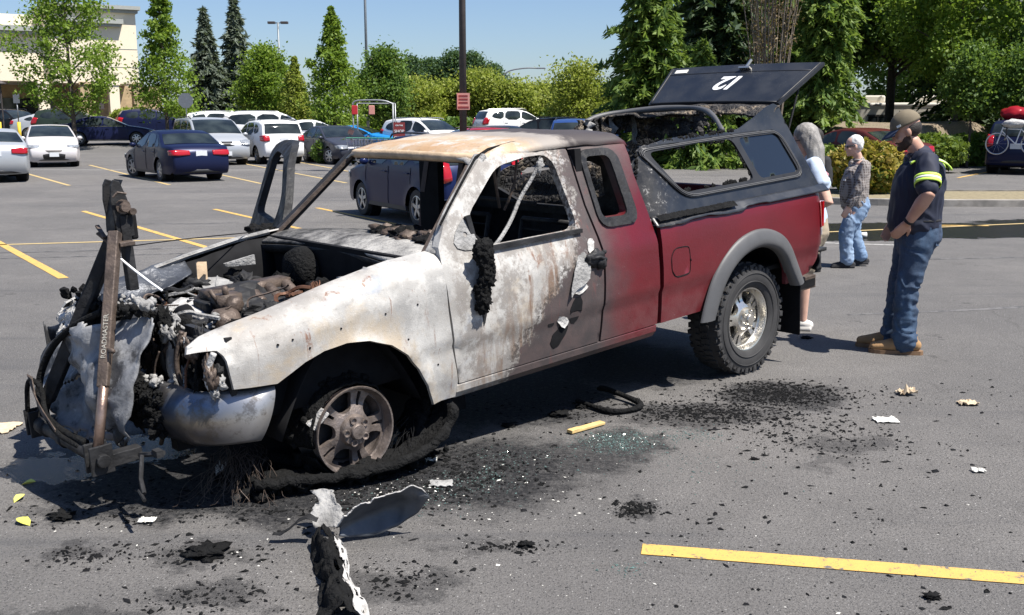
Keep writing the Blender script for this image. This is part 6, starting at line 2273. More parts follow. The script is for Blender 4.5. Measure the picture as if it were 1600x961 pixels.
def sc(pts, L):
    return pts
CAR = {
 'sedan': dict(dim=(4.80, 1.80, 1.44), belt=.93, wr=.32, ax=(1.40, -1.36), sill=.22, tum=.24, spokes=7,
   prof=[(2.26, .22), (2.38, .32), (2.40, .50), (2.36, .64), (2.22, .74), (1.70, .86), (1.05, .955), (.45, 1.22), (.10, 1.37), (-.25, 1.43), (-.75, 1.425), (-1.10, 1.36), (-1.50, 1.20), (-1.85, 1.06), (-2.20, 1.03), (-2.33, .98), (-2.38, .80), (-2.40, .55), (-2.36, .34), (-2.26, .24)],
   ws=(6.05, 8.35), rw=(11.1, 13.0), win=[[(.92, .965), (.28, 1.265), (-.02, 1.345), (-.12, 1.345), (-.16, .965)], [(-.24, .965), (-.20, 1.345), (-.55, 1.365), (-.95, 1.30), (-1.06, .975)], [(-1.13, .98), (-1.03, 1.285), (-1.42, 1.08), (-1.46, 1.0)]],
   doors=(1.0, -.20, -1.10), handles=(.02, -.95), mirror=.82, hl=(.66, .25, .08, .72), tl=(.86, .25, .09, .66), plate_r=.80, plate_f=.40, grille=.58, chrome_line=True),
 'old_sedan': dict(dim=(4.77, 1.78, 1.40), belt=.90, wr=.31, ax=(1.36, -1.31), sill=.21, tum=.26, spokes=7,
   prof=[(2.24, .20), (2.36, .30), (2.385, .48), (2.33, .60), (2.18, .68), (1.60, .80), (.98, .91), (.42, 1.19), (.12, 1.33), (-.20, 1.385), (-.70, 1.38), (-1.02, 1.32), (-1.40, 1.12), (-1.66, 1.0), (-2.12, .975), (-2.26, .93), (-2.34, .76), (-2.38, .50), (-2.35, .30), (-2.25, .22)],
   ws=(6.05, 8.3), rw=(11.1, 13.0), win=[[(.86, .93), (.26, 1.22), (.0, 1.295), (-.12, 1.295), (-.16, .93)], [(-.24, .93), (-.20, 1.30), (-.55, 1.315), (-.88, 1.25), (-1.0, .94)], [(-1.07, .945), (-.97, 1.235), (-1.28, 1.06), (-1.34, .96)]],
   doors=(.95, -.20, -1.04), handles=(.02, -.90), mirror=.76, hl=(.60, .24, .07, .70), tl=(.80, .30, .08, .62), plate_r=.78, plate_f=.38, grille=.54, gw=.2),
 'hatch': dict(dim=(4.60, 1.76, 1.48), belt=.95, wr=.32, ax=(1.38, -1.32), sill=.20, tum=.26, spokes=5,
   prof=[(2.18, .20), (2.28, .32), (2.30, .50), (2.24, .66), (2.05, .79), (1.65, .92), (1.22, 1.02), (.70, 1.24), (.25, 1.405), (-.15, 1.475), (-.65, 1.46), (-1.25, 1.36), (-1.85, 1.18), (-2.12, 1.10), (-2.20, .98), (-2.25, .80), (-2.30, .55), (-2.26, .32), (-2.16, .22)],
   ws=(6.05, 8.5), rw=(10.6, 12.9), win=[[(1.05, 1.0), (.45, 1.28), (.02, 1.385), (-.06, 1.385), (-.10, .99)], [(-.18, .99), (-.14, 1.385), (-.6, 1.38), (-1.0, 1.32), (-1.05, 1.01)], [(-1.12, 1.02), (-1.06, 1.31), (-1.5, 1.17), (-1.5, 1.08)]],
   doors=(1.0, -.14, -1.08), handles=(.05, -.92), mirror=.90, hl=(.74, .28, .05, .74), tl=(.95, .16, .12, .70), plate_r=.72, plate_f=.46, grille=.46, gw=.34, gh=.15),
 'suv': dict(dim=(4.60, 1.86, 1.69), belt=1.08, wr=.35, ax=(1.36, -1.30), sill=.28, tum=.22, spokes=5,
   prof=[(2.16, .28), (2.27, .38), (2.30, .62), (2.26, .82), (2.12, .95), (1.55, 1.06), (1.10, 1.13), (.65, 1.40), (.35, 1.56), (-.05, 1.66), (-.75, 1.69), (-1.50, 1.66), (-1.88, 1.60), (-2.02, 1.45), (-2.16, 1.14), (-2.24, 1.02), (-2.28, .80), (-2.30, .56), (-2.26, .38), (-2.16, .30)],
   ws=(6.05, 8.5), rw=(12.2, 14.0), win=[[(1.02, 1.13), (.55, 1.42), (.18, 1.56), (.02, 1.58), (-.05, 1.12)], [(-.13, 1.12), (-.06, 1.59), (-.5, 1.61), (-.95, 1.59), (-1.05, 1.14)], [(-1.13, 1.15), (-1.03, 1.58), (-1.40, 1.55), (-1.72, 1.44), (-1.80, 1.24)]],
   doors=(1.05, -.09, -1.10), handles=(.08, -.95), mirror=.92, hl=(.83, .24, .07, .76), tl=(1.05, .17, .20, .82), plate_r=.88, plate_f=.48, grille=.72, rails=(.35, -1.45), lip=.42),
 'small_suv': dict(dim=(4.25, 1.78, 1.66), belt=1.04, wr=.335, ax=(1.28, -1.27), sill=.27, tum=.20, spokes=5,
   prof=[(2.0, .27), (2.10, .38), (2.125, .60), (2.08, .82), (1.95, .95), (1.50, 1.05), (1.08, 1.12), (.66, 1.38), (.36, 1.54), (-.02, 1.63), (-.70, 1.655), (-1.38, 1.62), (-1.72, 1.55), (-1.84, 1.42), (-1.98, 1.12), (-2.05, 1.0), (-2.10, .78), (-2.12, .55), (-2.09, .38), (-2.0, .29)],
   ws=(6.05, 8.5), rw=(12.2, 14.0), win=[[(.98, 1.09), (.55, 1.37), (.22, 1.51), (.06, 1.53), (0, 1.09)], [(-.08, 1.09), (-.02, 1.545), (-.45, 1.565), (-.85, 1.54), (-.95, 1.12)], [(-1.03, 1.13), (-.93, 1.53), (-1.30, 1.48), (-1.52, 1.36), (-1.58, 1.2)]],
   doors=(1.0, -.04, -1.0), handles=(.1, -.85), mirror=.88, hl=(.82, .22, .07, .72), tl=(.98, .20, .12, .76), plate_r=.92, plate_f=.46, grille=.66, rails=(.30, -1.30), lip=.43),
 'minivan': dict(dim=(5.14, 1.95, 1.75), belt=1.06, wr=.335, ax=(1.62, -1.42), sill=.24, tum=.17, spokes=6,
   prof=[(2.44, .24), (2.54, .34), (2.57, .55), (2.54, .78), (2.40, .92), (1.95, 1.02), (1.55, 1.10), (1.0, 1.42), (.62, 1.62), (.20, 1.72), (-.70, 1.75), (-1.75, 1.73), (-2.20, 1.68), (-2.36, 1.52), (-2.46, 1.12), (-2.50, .98), (-2.54, .75), (-2.57, .52), (-2.53, .34), (-2.44, .26)],
   ws=(6.05, 8.5), rw=(12.2, 14.0), win=[[(1.45, 1.11), (.85, 1.45), (.50, 1.60), (.36, 1.61), (.32, 1.10)], [(.24, 1.10), (.28, 1.62), (-.75, 1.65), (-.80, 1.11)], [(-.88, 1.11), (-.83, 1.65), (-1.9, 1.61), (-2.12, 1.5), (-2.18, 1.18)]],
   doors=(1.5, .28, -.84), handles=(.45, .08), mirror=1.3, hl=(.84, .26, .10, .78), tl=(1.05, .12, .2, .80), plate_r=.85, plate_f=.44, grille=.80, gw=.24, lip=.30, rails=(.3, -1.9)),
 'coupe': dict(dim=(4.80, 1.90, 1.35), belt=.94, wr=.345, ax=(1.45, -1.38), sill=.20, tum=.28, spokes=5,
   prof=[(2.24, .20), (2.36, .32), (2.40, .52), (2.34, .68), (2.15, .78), (1.5, .90), (.80, .98), (.28, 1.20), (-.05, 1.31), (-.35, 1.345), (-.85, 1.31), (-1.25, 1.22), (-1.75, 1.06), (-2.0, 1.02), (-2.20, 1.01), (-2.30, .92), (-2.36, .75), (-2.40, .52), (-2.36, .32), (-2.25, .22)],
   ws=(6.05, 8.35), rw=(10.6, 12.2), win=[[(.70, .985), (.18, 1.20), (-.15, 1.27), (-.42, 1.275), (-.55, .98)], [(-.63, .985), (-.52, 1.265), (-.95, 1.2), (-1.3, 1.06), (-1.3, 1.0)]],
   doors=(.85, -.6), handles=(-.42,), mirror=.62, hl=(.66, .24, .06, .66), tl=(.82, .3, .07, .58), plate_r=.70, plate_f=.36, grille=.50),
}
AX = (-.507, .862)
BK = (.507, -.862)
car('silver_sedan', (-15.15, 29.95), AX, 'sedan', 'paint_silver', 'silver blue sedan cut off by the left picture edge, seen from behind', 'car')
car('pale_hatchback', (-17.35, 39.0), (.44, -.90), 'hatch', 'paint_pale', 'pale silver hatchback with wide dark grille facing the camera', 'car')
car('navy_sedan', (-21.0, 54.0), (.95, .31), 'sedan', 'paint_deepblue', 'dark blue sedan seen side on, behind the pale hatchback', 'car')
car('old_navy_sedan', (-9.95, 30.5), (-.58, .81), 'old_sedan', 'paint_navy', 'older navy sedan with wide red tail lamps, nearest of the left rows', 'car', steer=.35)
car('silver_minivan', (-11.9, 40.8), BK, 'minivan', 'paint_silver', 'silver minivan facing the camera behind the older navy sedan', 'car')
car('white_crossover', (-9.75, 41.4), AX, 'small_suv', 'paint_white', 'white compact crossover seen from behind, red lamps high on its corners', 'car')
car('grey_sedan', (-6.95, 41.2), BK, 'sedan', 'paint_grey', 'dark blue grey sedan facing the camera beside the white crossover', 'car', steer=.5)
car('blue_crossover', (-1.45, 18.0), AX, 'suv', 'paint_crv', 'dark blue crossover seen through the pickup windshield opening', 'car')
car('white_wagon', (-14.6, 53.5), (.97, .24), 'suv', 'paint_white', 'white wagon behind the silver minivan', 'car')
car('white_suv', (-11.9, 52.0), (.98, .2), 'minivan', 'paint_white', 'long white van with roof rails behind the white crossover', 'car')
car('white_sedan', (-9.4, 50.2), (.97, .24), 'sedan', 'paint_white', 'white sedan behind the grey sedan, only its roof and glass show', 'car')
car('blue_coupe', (-6.7, 46.5), (.98, -.17), 'coupe', 'paint_blue', 'bright blue coupe behind the trolley shelter', 'car')
car('white_offroader', (-3.7, 45.5), (.75, -.66), 'suv', 'paint_white', 'white sport utility right of the red shop sign', 'car')
car('red_wagon', (-1.35, 33.0), (-.9, -.42), 'small_suv', 'paint_red', 'red wagon with roof rails just above the pickup roof', 'car')
car('dark_blue_saloon', (-.35, 40.5), (.25, -.97), 'sedan', 'paint_navy', 'navy saloon facing the camera right of the lamp post', 'car')
car('black_wagon', (1.35, 46.5), (-.95, .3), 'suv', 'paint_black', 'black sport utility seen side on left of the blue one', 'car')
car('blue_suv', (2.35, 39.0), (.08, .99), 'suv', 'paint_midblue', 'blue sport utility seen from behind, left of the burnt topper', 'car')
car('teal_sedan', (4.4, 45.0), (.3, .95), 'sedan', 'paint_midblue', 'blue sedan half hidden by the burnt topper edge', 'car')
car('black_suv', (-29.2, 61.0), (.9, -.42), 'suv', 'paint_black', 'black sport utility under the store arch at far left', 'car')
car('white_hatch', (-30.8, 63.0), (.6, -.8), 'hatch', 'paint_white', 'white hatchback partly cut by the left edge near the store', 'car')
car('grey_hatch', (-26.4, 60.0), (.93, .36), 'hatch', 'paint_silver', 'small grey car behind the pale hatchback near the store', 'car')
car('green_suv', (-24.6, 58.8), (.95, .3), 'suv', 'paint_green', 'dark green car left of the tree trunk near the store', 'car')
car('blue_offroader', (-21.2, 62.0), (.9, .42), 'suv', 'paint_navy', 'navy sport utility behind the side on dark blue sedan', 'car')
car('red_sedan', (-16.3, 62.0), (.98, .2), 'sedan', 'paint_red', 'red car far behind the stop sign', 'car')
car('pale_suv', (.2, 58.0), (.9, .4), 'suv', 'paint_white', 'pale car far behind the lamp post', 'car')
car('maroon_car', (10.3, 31.5), (-.5, .86), 'sedan', 'paint_brown', 'maroon car behind the yellow bush and the man in navy', 'car')
bpy.data.objects['blue_crossover'].scale = (.87, .87, .86)
bpy.data.objects['red_wagon'].scale = (.9, .9, .86)
bk = car('navy_suv', (16.8, 33.9), (.55, .84), 'suv', 'paint_navy', 'dark navy sport utility with a bicycle on its rear rack', 'car')
# bicycle on the rack
bike = empty('bicycle', (0, 0, 0), 0, 'pale bicycle hanging on the rear rack of the navy sport utility', 'bicycle')
bike.location = bk.location + Matrix.Rotation(bk.rotation_euler.z, 3, 'Z') @ V(-2.55, 0, .62)
bike.rotation_euler = (0, 0, bk.rotation_euler.z + math.pi / 2)
for x in (-.5, .5):
    b = MB()
    b.tube([(x + .32 * math.cos(t), 0, .34 + .32 * math.sin(t)) for t in np.linspace(0, 2 * math.pi, 29)[:-1]], .022, 6, closed=True)
    for k in range(10):
        t = k * math.pi / 5
        b.tube([(x, 0, .34), (x + .31 * math.cos(t), 0, .34 + .31 * math.sin(t))], .003, 3)
    b.build('bicycle_wheel', 'rim_silver', bike, smooth=True)
b = MB()
for a, c in (((-.5, 0, .34), (-.15, 0, .80)), ((-.5, 0, .34), (-.02, 0, .34)), ((-.15, 0, .80), (-.02, 0, .34)), ((-.15, 0, .78), (.38, 0, .80)), ((-.02, 0, .34), (.38, 0, .72)), ((.36, 0, .85), (.5, 0, .34))):
    b.tube([a, c], .018, 6)
b.build('bicycle_frame', 'paint_white', bike)
b = MB()
b.tube([(.38, -.28, .92), (.36, 0, .88), (.38, .28, .92)], .014, 6)
b.box((-.17, 0, .90), (.25, .12, .05))
b.build('handlebar', 'black_plastic', bike)
b = MB()
for yy in (-.25, .25):
    b.tube([(yy, .30, .45), (yy, .05, .60), (yy, .05, .85)], .02, 6)
b.build('rack', 'black_plastic', bike)
b = MB()
b.lump((.05, .02, .95), (.34, .16, .13), 5, .25, 1.6, 3)
b.build('bike_cover', 'ash_white', bike, smooth=True)
rb = MB()
rb.lump((0, 0, .22), (.40, .36, .24), 3, .22, 1.5, 3)
ro = rb.build('red_bundle', 'red_cloth' if 'red_cloth' in M else 'paint_red', None, smooth=True)
ro.location = bk.location + Matrix.Rotation(bk.rotation_euler.z, 3, 'Z') @ V(-1.0, .28, 1.66)
tag(ro, 'red bundle tied on the roof of the navy sport utility', 'bundle')
# ================================================================== vegetation
def mat_leaf(name, a, b, tr=.35):
    m = NT(name)
    g = m.n('ShaderNodeNewGeometry')
    rnd = g.outputs['Random Per Island']
    col = m.ramp(rnd, [(0, a), (.55, tuple((x + y) / 2 for x, y in zip(a, b))), (1, b)])
    m.set(color=col, rough=.55, spec=.35)
    t = m.n('ShaderNodeBsdfTranslucent')
    m.l(m.mix(.3, col, (.25, .35, .02)), t.inputs[0])
    mx = m.n('ShaderNodeMixShader')
    mx.inputs[0].default_value = tr
    m.l(m.b.outputs[0], mx.inputs[1])
    m.l(t.outputs[0], mx.inputs[2])
    m.l(mx.outputs[0], m.out.inputs[0])
mat_leaf('leaf_maple', (.11, .20, .022), (.27, .37, .055), .5)
mat_leaf('leaf_yellowgreen', (.20, .26, .035), (.40, .43, .085), .5)
mat_leaf('leaf_dark', (.065, .13, .026), (.17, .27, .055), .5)
mat_leaf('leaf_poplar', (.04, .085, .035), (.085, .15, .06), .35)
mat_leaf('needle_blue', (.085, .11, .08), (.16, .19, .14), .3)
mat_leaf('needle_green', (.075, .15, .03), (.26, .35, .075), .5)
mat_leaf('needle_dark', (.024, .052, .022), (.08, .125, .045), .3)
mat_leaf('leaf_bush_gold', (.22, .20, .03), (.42, .30, .06), .35)
mat_leaf('leaf_bush_green', (.08, .14, .02), (.19, .25, .04), .35)
mat_leaf('leaf_rust', (.15, .10, .045), (.24, .17, .08), .25)
simple('bark', (.085, .066, .052), .9, var=.35, scale=12, bump=.8, bscale=30, bdist=.03)
simple('bark_pale', (.20, .165, .125), .9, var=.3, scale=12, bump=.5, bscale=30, bdist=.02)
def mat_mulch():
    m = NT('mulch')
    n1 = m.noise(1.2, 5)
    n2 = m.noise(22, 5, .7)
    col = m.ramp(n2, [(.3, (.10, .075, .05)), (.5, (.21, .165, .115)), (.72, (.34, .28, .20))])
    m.set(color=m.mix(m.mr(n1, .5, .68, 0, .4), col, (.11, .12, .05)), rough=.95)
    m.bump(n2, .8, .04)
mat_mulch()
simple('dry_grass', (.24, .20, .12), .95, var=.3, scale=10, bump=.8, bscale=70, bdist=.02)

def leaf_object(name, P, size, mat, parent, seed, aspect=1.6, up=.35, direc=None, droop=0.0):
    """P: (n,3) leaf centres; every leaf is a small folded quad"""
    r = np.random.default_rng(seed)
    n = len(P)
    if direc is None:
        d = r.normal(size=(n, 3))
        d[:, 2] -= droop
    else:
        d = direc + r.normal(size=(n, 3)) * .45
    d /= np.linalg.norm(d, axis=1)[:, None] + 1e-9
    nn = r.normal(size=(n, 3))
    nn[:, 2] += up * 3
    s = np.cross(d, nn)
    s /= np.linalg.norm(s, axis=1)[:, None] + 1e-9
    nn = np.cross(s, d)
    sz = size * (.6 + .8 * r.random(n))[:, None]
    a = P - d * sz * .5 * aspect
    c = P + d * sz * .5 * aspect
    b = P + s * sz * .5 - nn * sz * .12
    e = P - s * sz * .5 - nn * sz * .12
    v = np.stack([a, b, c, e], axis=1).reshape(-1, 3)
    me = bpy.data.meshes.new(name)
    me.vertices.add(4 * n)
    me.vertices.foreach_set('co', v.astype(np.float32).ravel())
    me.loops.add(6 * n)
    idx = np.arange(n)[:, None] * 4
    tri = (idx + np.array([[0, 1, 2, 0, 2, 3]])).ravel()
    me.loops.foreach_set('vertex_index', tri.astype(np.int32))
    me.polygons.add(2 * n)
    me.polygons.foreach_set('loop_start', np.arange(0, 6 * n, 3, dtype=np.int32))
    me.update(calc_edges=True)
    me.materials.append(M[mat])
    return link_obj(name, me, parent)

def shape_fn(kind):
    return {
        'oval': lambda t: math.sin(math.pi * min(1, max(0, t * .93 + .05)) ** .75) ** .8,
        'cone': lambda t: (1 - t) ** .9 * min(1, t * 5 + .45),
        'column': lambda t: min(1, t * 5 + .4) * (1 - t ** 3) ** .6,
        'round': lambda t: math.sqrt(max(0, 1 - (2 * t - 1) ** 2)) ** .9,
        'vase': lambda t: .45 + .55 * math.sin(math.pi * min(1, t * .85 + .12)),
    }[kind]

def tree(name, pos, h, z0, rad, mat, label, kind='oval', clumps=70, per=85, leaf=.16, seed=1, sigma=.36, trunk=.11, group='trees round the parking lot', barkm='bark', cat='tree', lean=0.0):
    r = np.random.default_rng(seed)
    root = empty(name, pos, 0, label, cat, group)
    f = shape_fn(kind)
    C = []
    for i in range(clumps):
        t = (i + r.random()) / clumps
        rr = rad * f(t) * (.22 + .78 * math.sqrt(r.random())) * (.65 + .7 * r.random())
        a = i * 2.39996 + r.random() * .9
        C.append((rr * math.cos(a) + lean * t, rr * math.sin(a), z0 + (h - z0) * t))
    per = int(per * 2.6)
    leaf = leaf * .54
    sigma = sigma * .92
    C = np.array(C)
    sg = sigma * (.6 + .7 * r.random(len(C)))
    if kind == 'cone':
        sg = sg * (.18 + 1.0 * (1 - np.arange(len(C)) / len(C)))
    P = np.repeat(C, per, axis=0) + r.normal(size=(len(C) * per, 3)) * np.repeat(sg, per)[:, None] * np.array([1, 1, .62])
    b = MB()
    b.tube(smooth_path([(0, 0, 0), (.03, .02, z0 * .6), (lean * .3, 0, z0 + (h - z0) * .35), (lean * .8, .02, z0 + (h - z0) * .85)], 2), [trunk, trunk * .75, trunk * .12], 8)
    for i in range(0, len(C), max(1, len(C) // 26)):
        c = Vector(C[i])
        zb = max(z0 * .75, c.z - .55 * math.hypot(c.x, c.y) - .2)
        b.tube([(lean * .3, 0, zb), (c.x * .5, c.y * .5, (zb + c.z) / 2 + .1), tuple(c)], [trunk * .32, trunk * .2, trunk * .07], 5)
    b.build('trunk', barkm, root, smooth=True)
    leaf_object('crown', P, leaf, mat, root, seed + 50)
    return root

def conifer(name, pos, h, rad, mat, label, z0=.6, levels=34, seed=1, size=.30, droop=.25, group='trees round the parking lot', density=11, dens_b=7, cat='tree', aspect=2.6, taper=.85):
    density = int(density * 2.1)
    size = size * .36
    aspect = 3.6
    r = np.random.default_rng(seed)
    root = empty(name, pos, 0, label, cat, group)
    b = MB()
    b.tube([(0, 0, 0), (0, 0, h * .5), (0, 0, h)], [rad * .065 + .05, rad * .04 + .03, .02], 8)
    P, D = [], []
    for i in range(levels):
        t = (i + .5 * r.random()) / levels
        z = z0 + (h - z0) * t
        ln = rad * ((1 - t) ** taper * .96 + .04) * (.75 + .45 * r.random())
        for k in range(dens_b):
            a = i * 1.1 + k * 2 * math.pi / dens_b + .5 * r.random()
            L_ = ln * (.65 + .5 * r.random())
            d = np.array([math.cos(a), math.sin(a), 0])
            side = np.array([-d[1], d[0], 0])
            npt = max(3, int(density * (L_ / rad + .25)))
            pe = None
            for j in range(npt):
                u = (j + .6) / npt
                w = .30 * L_ * (1 - u * .75)
                for q in (-1, 0, 1):
                    c = np.array([0, 0, z]) + d * L_ * u + side * q * w * r.random() + np.array([0, 0, -droop * L_ * u ** 1.6 + .10 * L_ * u - .08 * abs(q) + .05 * r.normal()])
                    P.append(c)
                    D.append(d * .8 + side * q * .7 + np.array([0, 0, -.25 - droop * u]))
            if k % 2 == 0 and i % 2 == 0:
                e = np.array([0, 0, z]) + d * L_ * .85 + np.array([0, 0, -droop * L_ * .75])
                b.tube([(0, 0, z), tuple(np.array([0, 0, z]) + d * L_ * .45), tuple(e)], [.035, .022, .008], 4)
    b.build('trunk', 'bark', root, smooth=True)
    leaf_object('crown', np.array(P), size, mat, root, seed + 70, aspect=aspect, up=.5, direc=np.array(D))
    return root

def bush(name, pos, r3, mat, label, n=2600, leaf=.07, seed=1, group=None, mat2=None, cat='bush'):
    r = np.random.default_rng(seed)
    root = empty(name, pos, 0, label, cat, group)
    v = r.normal(size=(n, 3))
    v /= np.linalg.norm(v, axis=1)[:, None]
    k = np.array([1 + .16 * mnoise.noise(Vector(p) * 2.6 + Vector((seed, 0, 0))) + .10 * mnoise.noise(Vector(p) * 6) for p in v])
    rr = (.62 + .38 * r.random(n) ** .5) * k
    P = v * rr[:, None] * np.array(r3) + np.array([0, 0, r3[2] * .92])
    P[:, 2] = np.maximum(P[:, 2], .04)
    leaf_object('foliage', P, leaf, mat, root, seed + 9)
    if mat2:
        sel = (P[:, 2] < r3[2] * .95) | (r.random(n) < .25)
        leaf_object('foliage', P[sel] * .97, leaf, mat2, root, seed + 19)
    b = MB()
    for i in range(14):
        a = i * 2.4
        b.tube([(.08 * math.cos(a), .08 * math.sin(a), 0), (r3[0] * .35 * math.cos(a), r3[1] * .35 * math.sin(a), r3[2] * .8), (r3[0] * .6 * math.cos(a), r3[1] * .6 * math.sin(a), r3[2] * 1.4)], [.02, .013, .005], 4)
    b.build('stem', 'bark', root)
    return root

# ---- street trees along the store side
tree('street_tree', (-21.3, 50.5, 0), 8.4, 2.0, 2.4, 'leaf_maple', 'tall young maple in front of the cream store wall', 'oval', 62, 75, .19, 3, .38, .13)
tree('street_tree', (-17.6, 53.0, 0), 8.2, 1.7, 1.55, 'leaf_maple', 'slender maple just right of the store corner', 'cone', 52, 80, .19, 4, .38, .11)
tree('street_tree', (-14.6, 60.0, 0), 4.4, 1.0, 1.2, 'leaf_yellowgreen', 'small pale green tree left of the twin conifers', 'cone', 45, 70, .18, 5, .32, .07)
conifer('blue_conifer', (-25.6, 88.0, 0), 10.2, 2.3, 'needle_blue', 'left one of the twin bluish conifers', 1.0, 34, 6, .55, .2, density=8, dens_b=7)
conifer('blue_conifer', (-23.6, 90.0, 0), 11.3, 2.6, 'needle_blue', 'right and taller one of the twin bluish conifers', 1.0, 36, 7, .55, .2, density=8, dens_b=7)
tree('street_tree', (-14.1, 60.0, 0), 5.0, 1.3, 1.4, 'leaf_maple', 'broad light green tree below the twin headed lamp', 'oval', 75, 80, .19, 8, .40, .09)
tree('street_tree', (-12.0, 58.0, 0), 4.5, 1.0, .8, 'leaf_yellowgreen', 'narrow pointed pale tree right of the twin headed lamp', 'cone', 45, 75, .17, 9, .28, .07)
tree('street_tree', (-8.7, 51.0, 0), 6.7, 1.4, 1.45, 'leaf_maple', 'pyramid shaped bright maple above the dark grey sedan', 'cone', 60, 80, .18, 10, .36, .11)
tree('street_tree', (-6.7, 55.0, 0), 4.7, 1.4, 1.15, 'leaf_dark', 'dark green tree in front of the store sign', 'oval', 80, 75, .19, 11, .36, .09)
# ---- hedge of mixed shrubs behind the rows
for i in range(13):
    x = -29 + i * 2.55
    bush('hedge_shrub', (x, 70 + 3 * math.sin(i * 1.7), 0), (1.7, 1.2, .85 + .25 * math.sin(i * 2.3)), ['leaf_maple', 'leaf_yellowgreen', 'leaf_dark', 'leaf_maple'][i % 4], 'shrub in the green belt behind the far cars, ' + ORD[i] + ' from the left', 1500, .22, 30 + i, 'shrubs behind the far car rows', cat='shrub')
# ---- poplars and pale trees in the middle distance
for i, (x, y, hh) in enumerate(((-17.5, 150, 8.3), (-14.2, 148, 9.3), (-11.4, 150, 9.2), (-8.2, 150, 10.2), (-5.6, 149, 10.0), (-3.0, 150, 8.4), (-20.5, 152, 7.6))):
    tree('poplar', (x, y, 0), hh, 2.0, 2.3, 'leaf_poplar', 'dark poplar in the distant row, ' + ORD[(i + 1) % 7] + ' of seven from the left', 'column', 70, 80, .42, 60 + i, .6, .2, 'distant poplars')
for i, (x, y, hh, rr) in enumerate(((-6.6, 72, 3.6, 1.5), (-4.5, 74, 3.5, 1.5), (-2.2, 73, 4.3, 1.4), (.1, 72, 3.5, 1.5), (2.2, 75, 3.4, 1.5), (4.4, 72, 3.3, 1.4), (6.6, 70, 3.3, 1.4), (-9.0, 74, 3.2, 1.4))):
    tree('pale_tree', (x, y, 0), hh, 1.3, rr, 'leaf_yellowgreen', 'yellow green street tree behind the middle cars, ' + ORD[{7: 0, 0: 1, 1: 2, 2: 3, 3: 4, 4: 5, 5: 6, 6: 7}[i]] + ' of eight from the left', 'round', 40, 75, .25, 80 + i, .46, .10, 'yellow green trees behind the middle cars')
tree('pale_tree', (3.7, 58.0, 0), 4.1, 1.0, 1.5, 'leaf_yellowgreen', 'airy yellow green tree left of the big conifer', 'vase', 55, 55, .19, 95, .40, .10)
# ---- big trees on the right
conifer('big_conifer', (5.0, 38.5, 0), 10.5, 2.2, 'needle_green', 'bright tipped conifer left of the raised hatch', .3, 44, 101, .30, .32, density=12, dens_b=8)
conifer('dark_conifer', (8.2, 42.5, 0), 15.0, 3.0, 'needle_dark', 'very dark conifer behind the raised hatch', .4, 44, 102, .42, .30, density=11, dens_b=8)
conifer('big_conifer', (6.7, 37.0, 0), 4.4, 2.2, 'needle_green', 'low spreading conifer directly behind the raised hatch', .2, 26, 103, .28, .25, density=12, dens_b=8)
conifer('big_conifer', (12.0, 46.0, 0), 13.0, 3.0, 'needle_green', 'tall green conifer behind the bare brown stems', .4, 42, 104, .36, .3, density=11, dens_b=8)
conifer('weeping_cedar', (11.0, 37.0, 1.1), 10.5, 1.45, 'needle_green', 'dense drooping cedar right of the raised hatch', 1.1, 42, 105, .26, .5, density=13, dens_b=9, taper=.55)
conifer('weeping_cedar', (10.2, 38.2, 1.0), 3.0, 1.3, 'needle_green', 'low cedar skirt beside the woman', .2, 20, 106, .24, .4, density=13, dens_b=9)
root = empty('bare_shrub', (8.9, 36.0, 0), 0, 'tall shrub of bare brown stems above the raised hatch', 'shrub')
b = MB()
r0 = random.Random(12)
tips = []
for i in range(26):
    a = r0.random() * 6.28
    x0_, y0_ = .25 * math.cos(a), .25 * math.sin(a)
    sp = 1.0 * (.3 + r0.random())
    hh = 6.5 + 3.5 * r0.random()
    p = [(x0_, y0_, 0), (x0_ + sp * .35 * math.cos(a), y0_ + sp * .35 * math.sin(a), hh * .45), (x0_ + sp * math.cos(a), y0_ + sp * math.sin(a), hh)]
    b.tube(smooth_path(p, 2), [.04, .025, .006], 5)
    for k in range(9):
        t = .35 + .6 * r0.random()
        q = Vector(p[1]).lerp(Vector(p[2]), (t - .45) / .55) if t > .45 else Vector(p[0]).lerp(Vector(p[1]), t / .45)
        e = q + V((r0.random() - .5) * .9, (r0.random() - .5) * .9, .5 + .6 * r0.random())
        b.tube([q, e], [.010, .004], 4)
        tips += [q.lerp(e, u) for u in (.4, .6, .8, 1)]
b.build('stem', 'bark_pale', root, smooth=True)
leaf_object('foliage', np.repeat(np.array([tuple(t) for t in tips]), 3, axis=0) + np.random.default_rng(5).normal(size=(len(tips) * 3, 3)) * .12, .06, 'leaf_rust', root, 4)
tree('broad_tree', (17.0, 47.0, 0), 14.0, 4.6, 3.6, 'leaf_dark', 'large dark limbed tree behind the motor home', 'oval', 130, 85, .28, 110, .62, .24)
tree('broad_tree', (17.2, 40.5, 0), 9.8, 3.3, 2.2, 'leaf_maple', 'bright green tree above the man in navy', 'oval', 90, 80, .20, 111, .46, .12)
conifer('big_conifer', (20.0, 38.0, 0), 11.5, 2.6, 'needle_green', 'conifer with hanging boughs above the navy sport utility', 2.8, 42, 112, .30, .45, density=12, dens_b=8)
conifer('dark_conifer', (20.5, 44.0, 0), 14.0, 4.0, 'needle_dark', 'dark conifer at the right picture edge', 1.5, 40, 113, .42, .35, density=10, dens_b=8)
tree('broad_tree', (14.0, 47.0, 0), 12.0, 3.9, 2.4, 'leaf_dark', 'dark tree between the cedar and the bright green tree', 'oval', 100, 80, .28, 114, .55, .18)
tree('broad_tree', (23.5, 62.0, 0), 14.0, 2.2, 4.5, 'leaf_dark', 'dark tree far behind the grey trailer', 'oval', 100, 80, .34, 115, .7, .2)
tree('broad_tree', (27.0, 60.0, 0), 15.0, 2.5, 5.0, 'leaf_dark', 'dark tree far off at the right edge', 'oval', 100, 80, .36, 116, .75, .2)
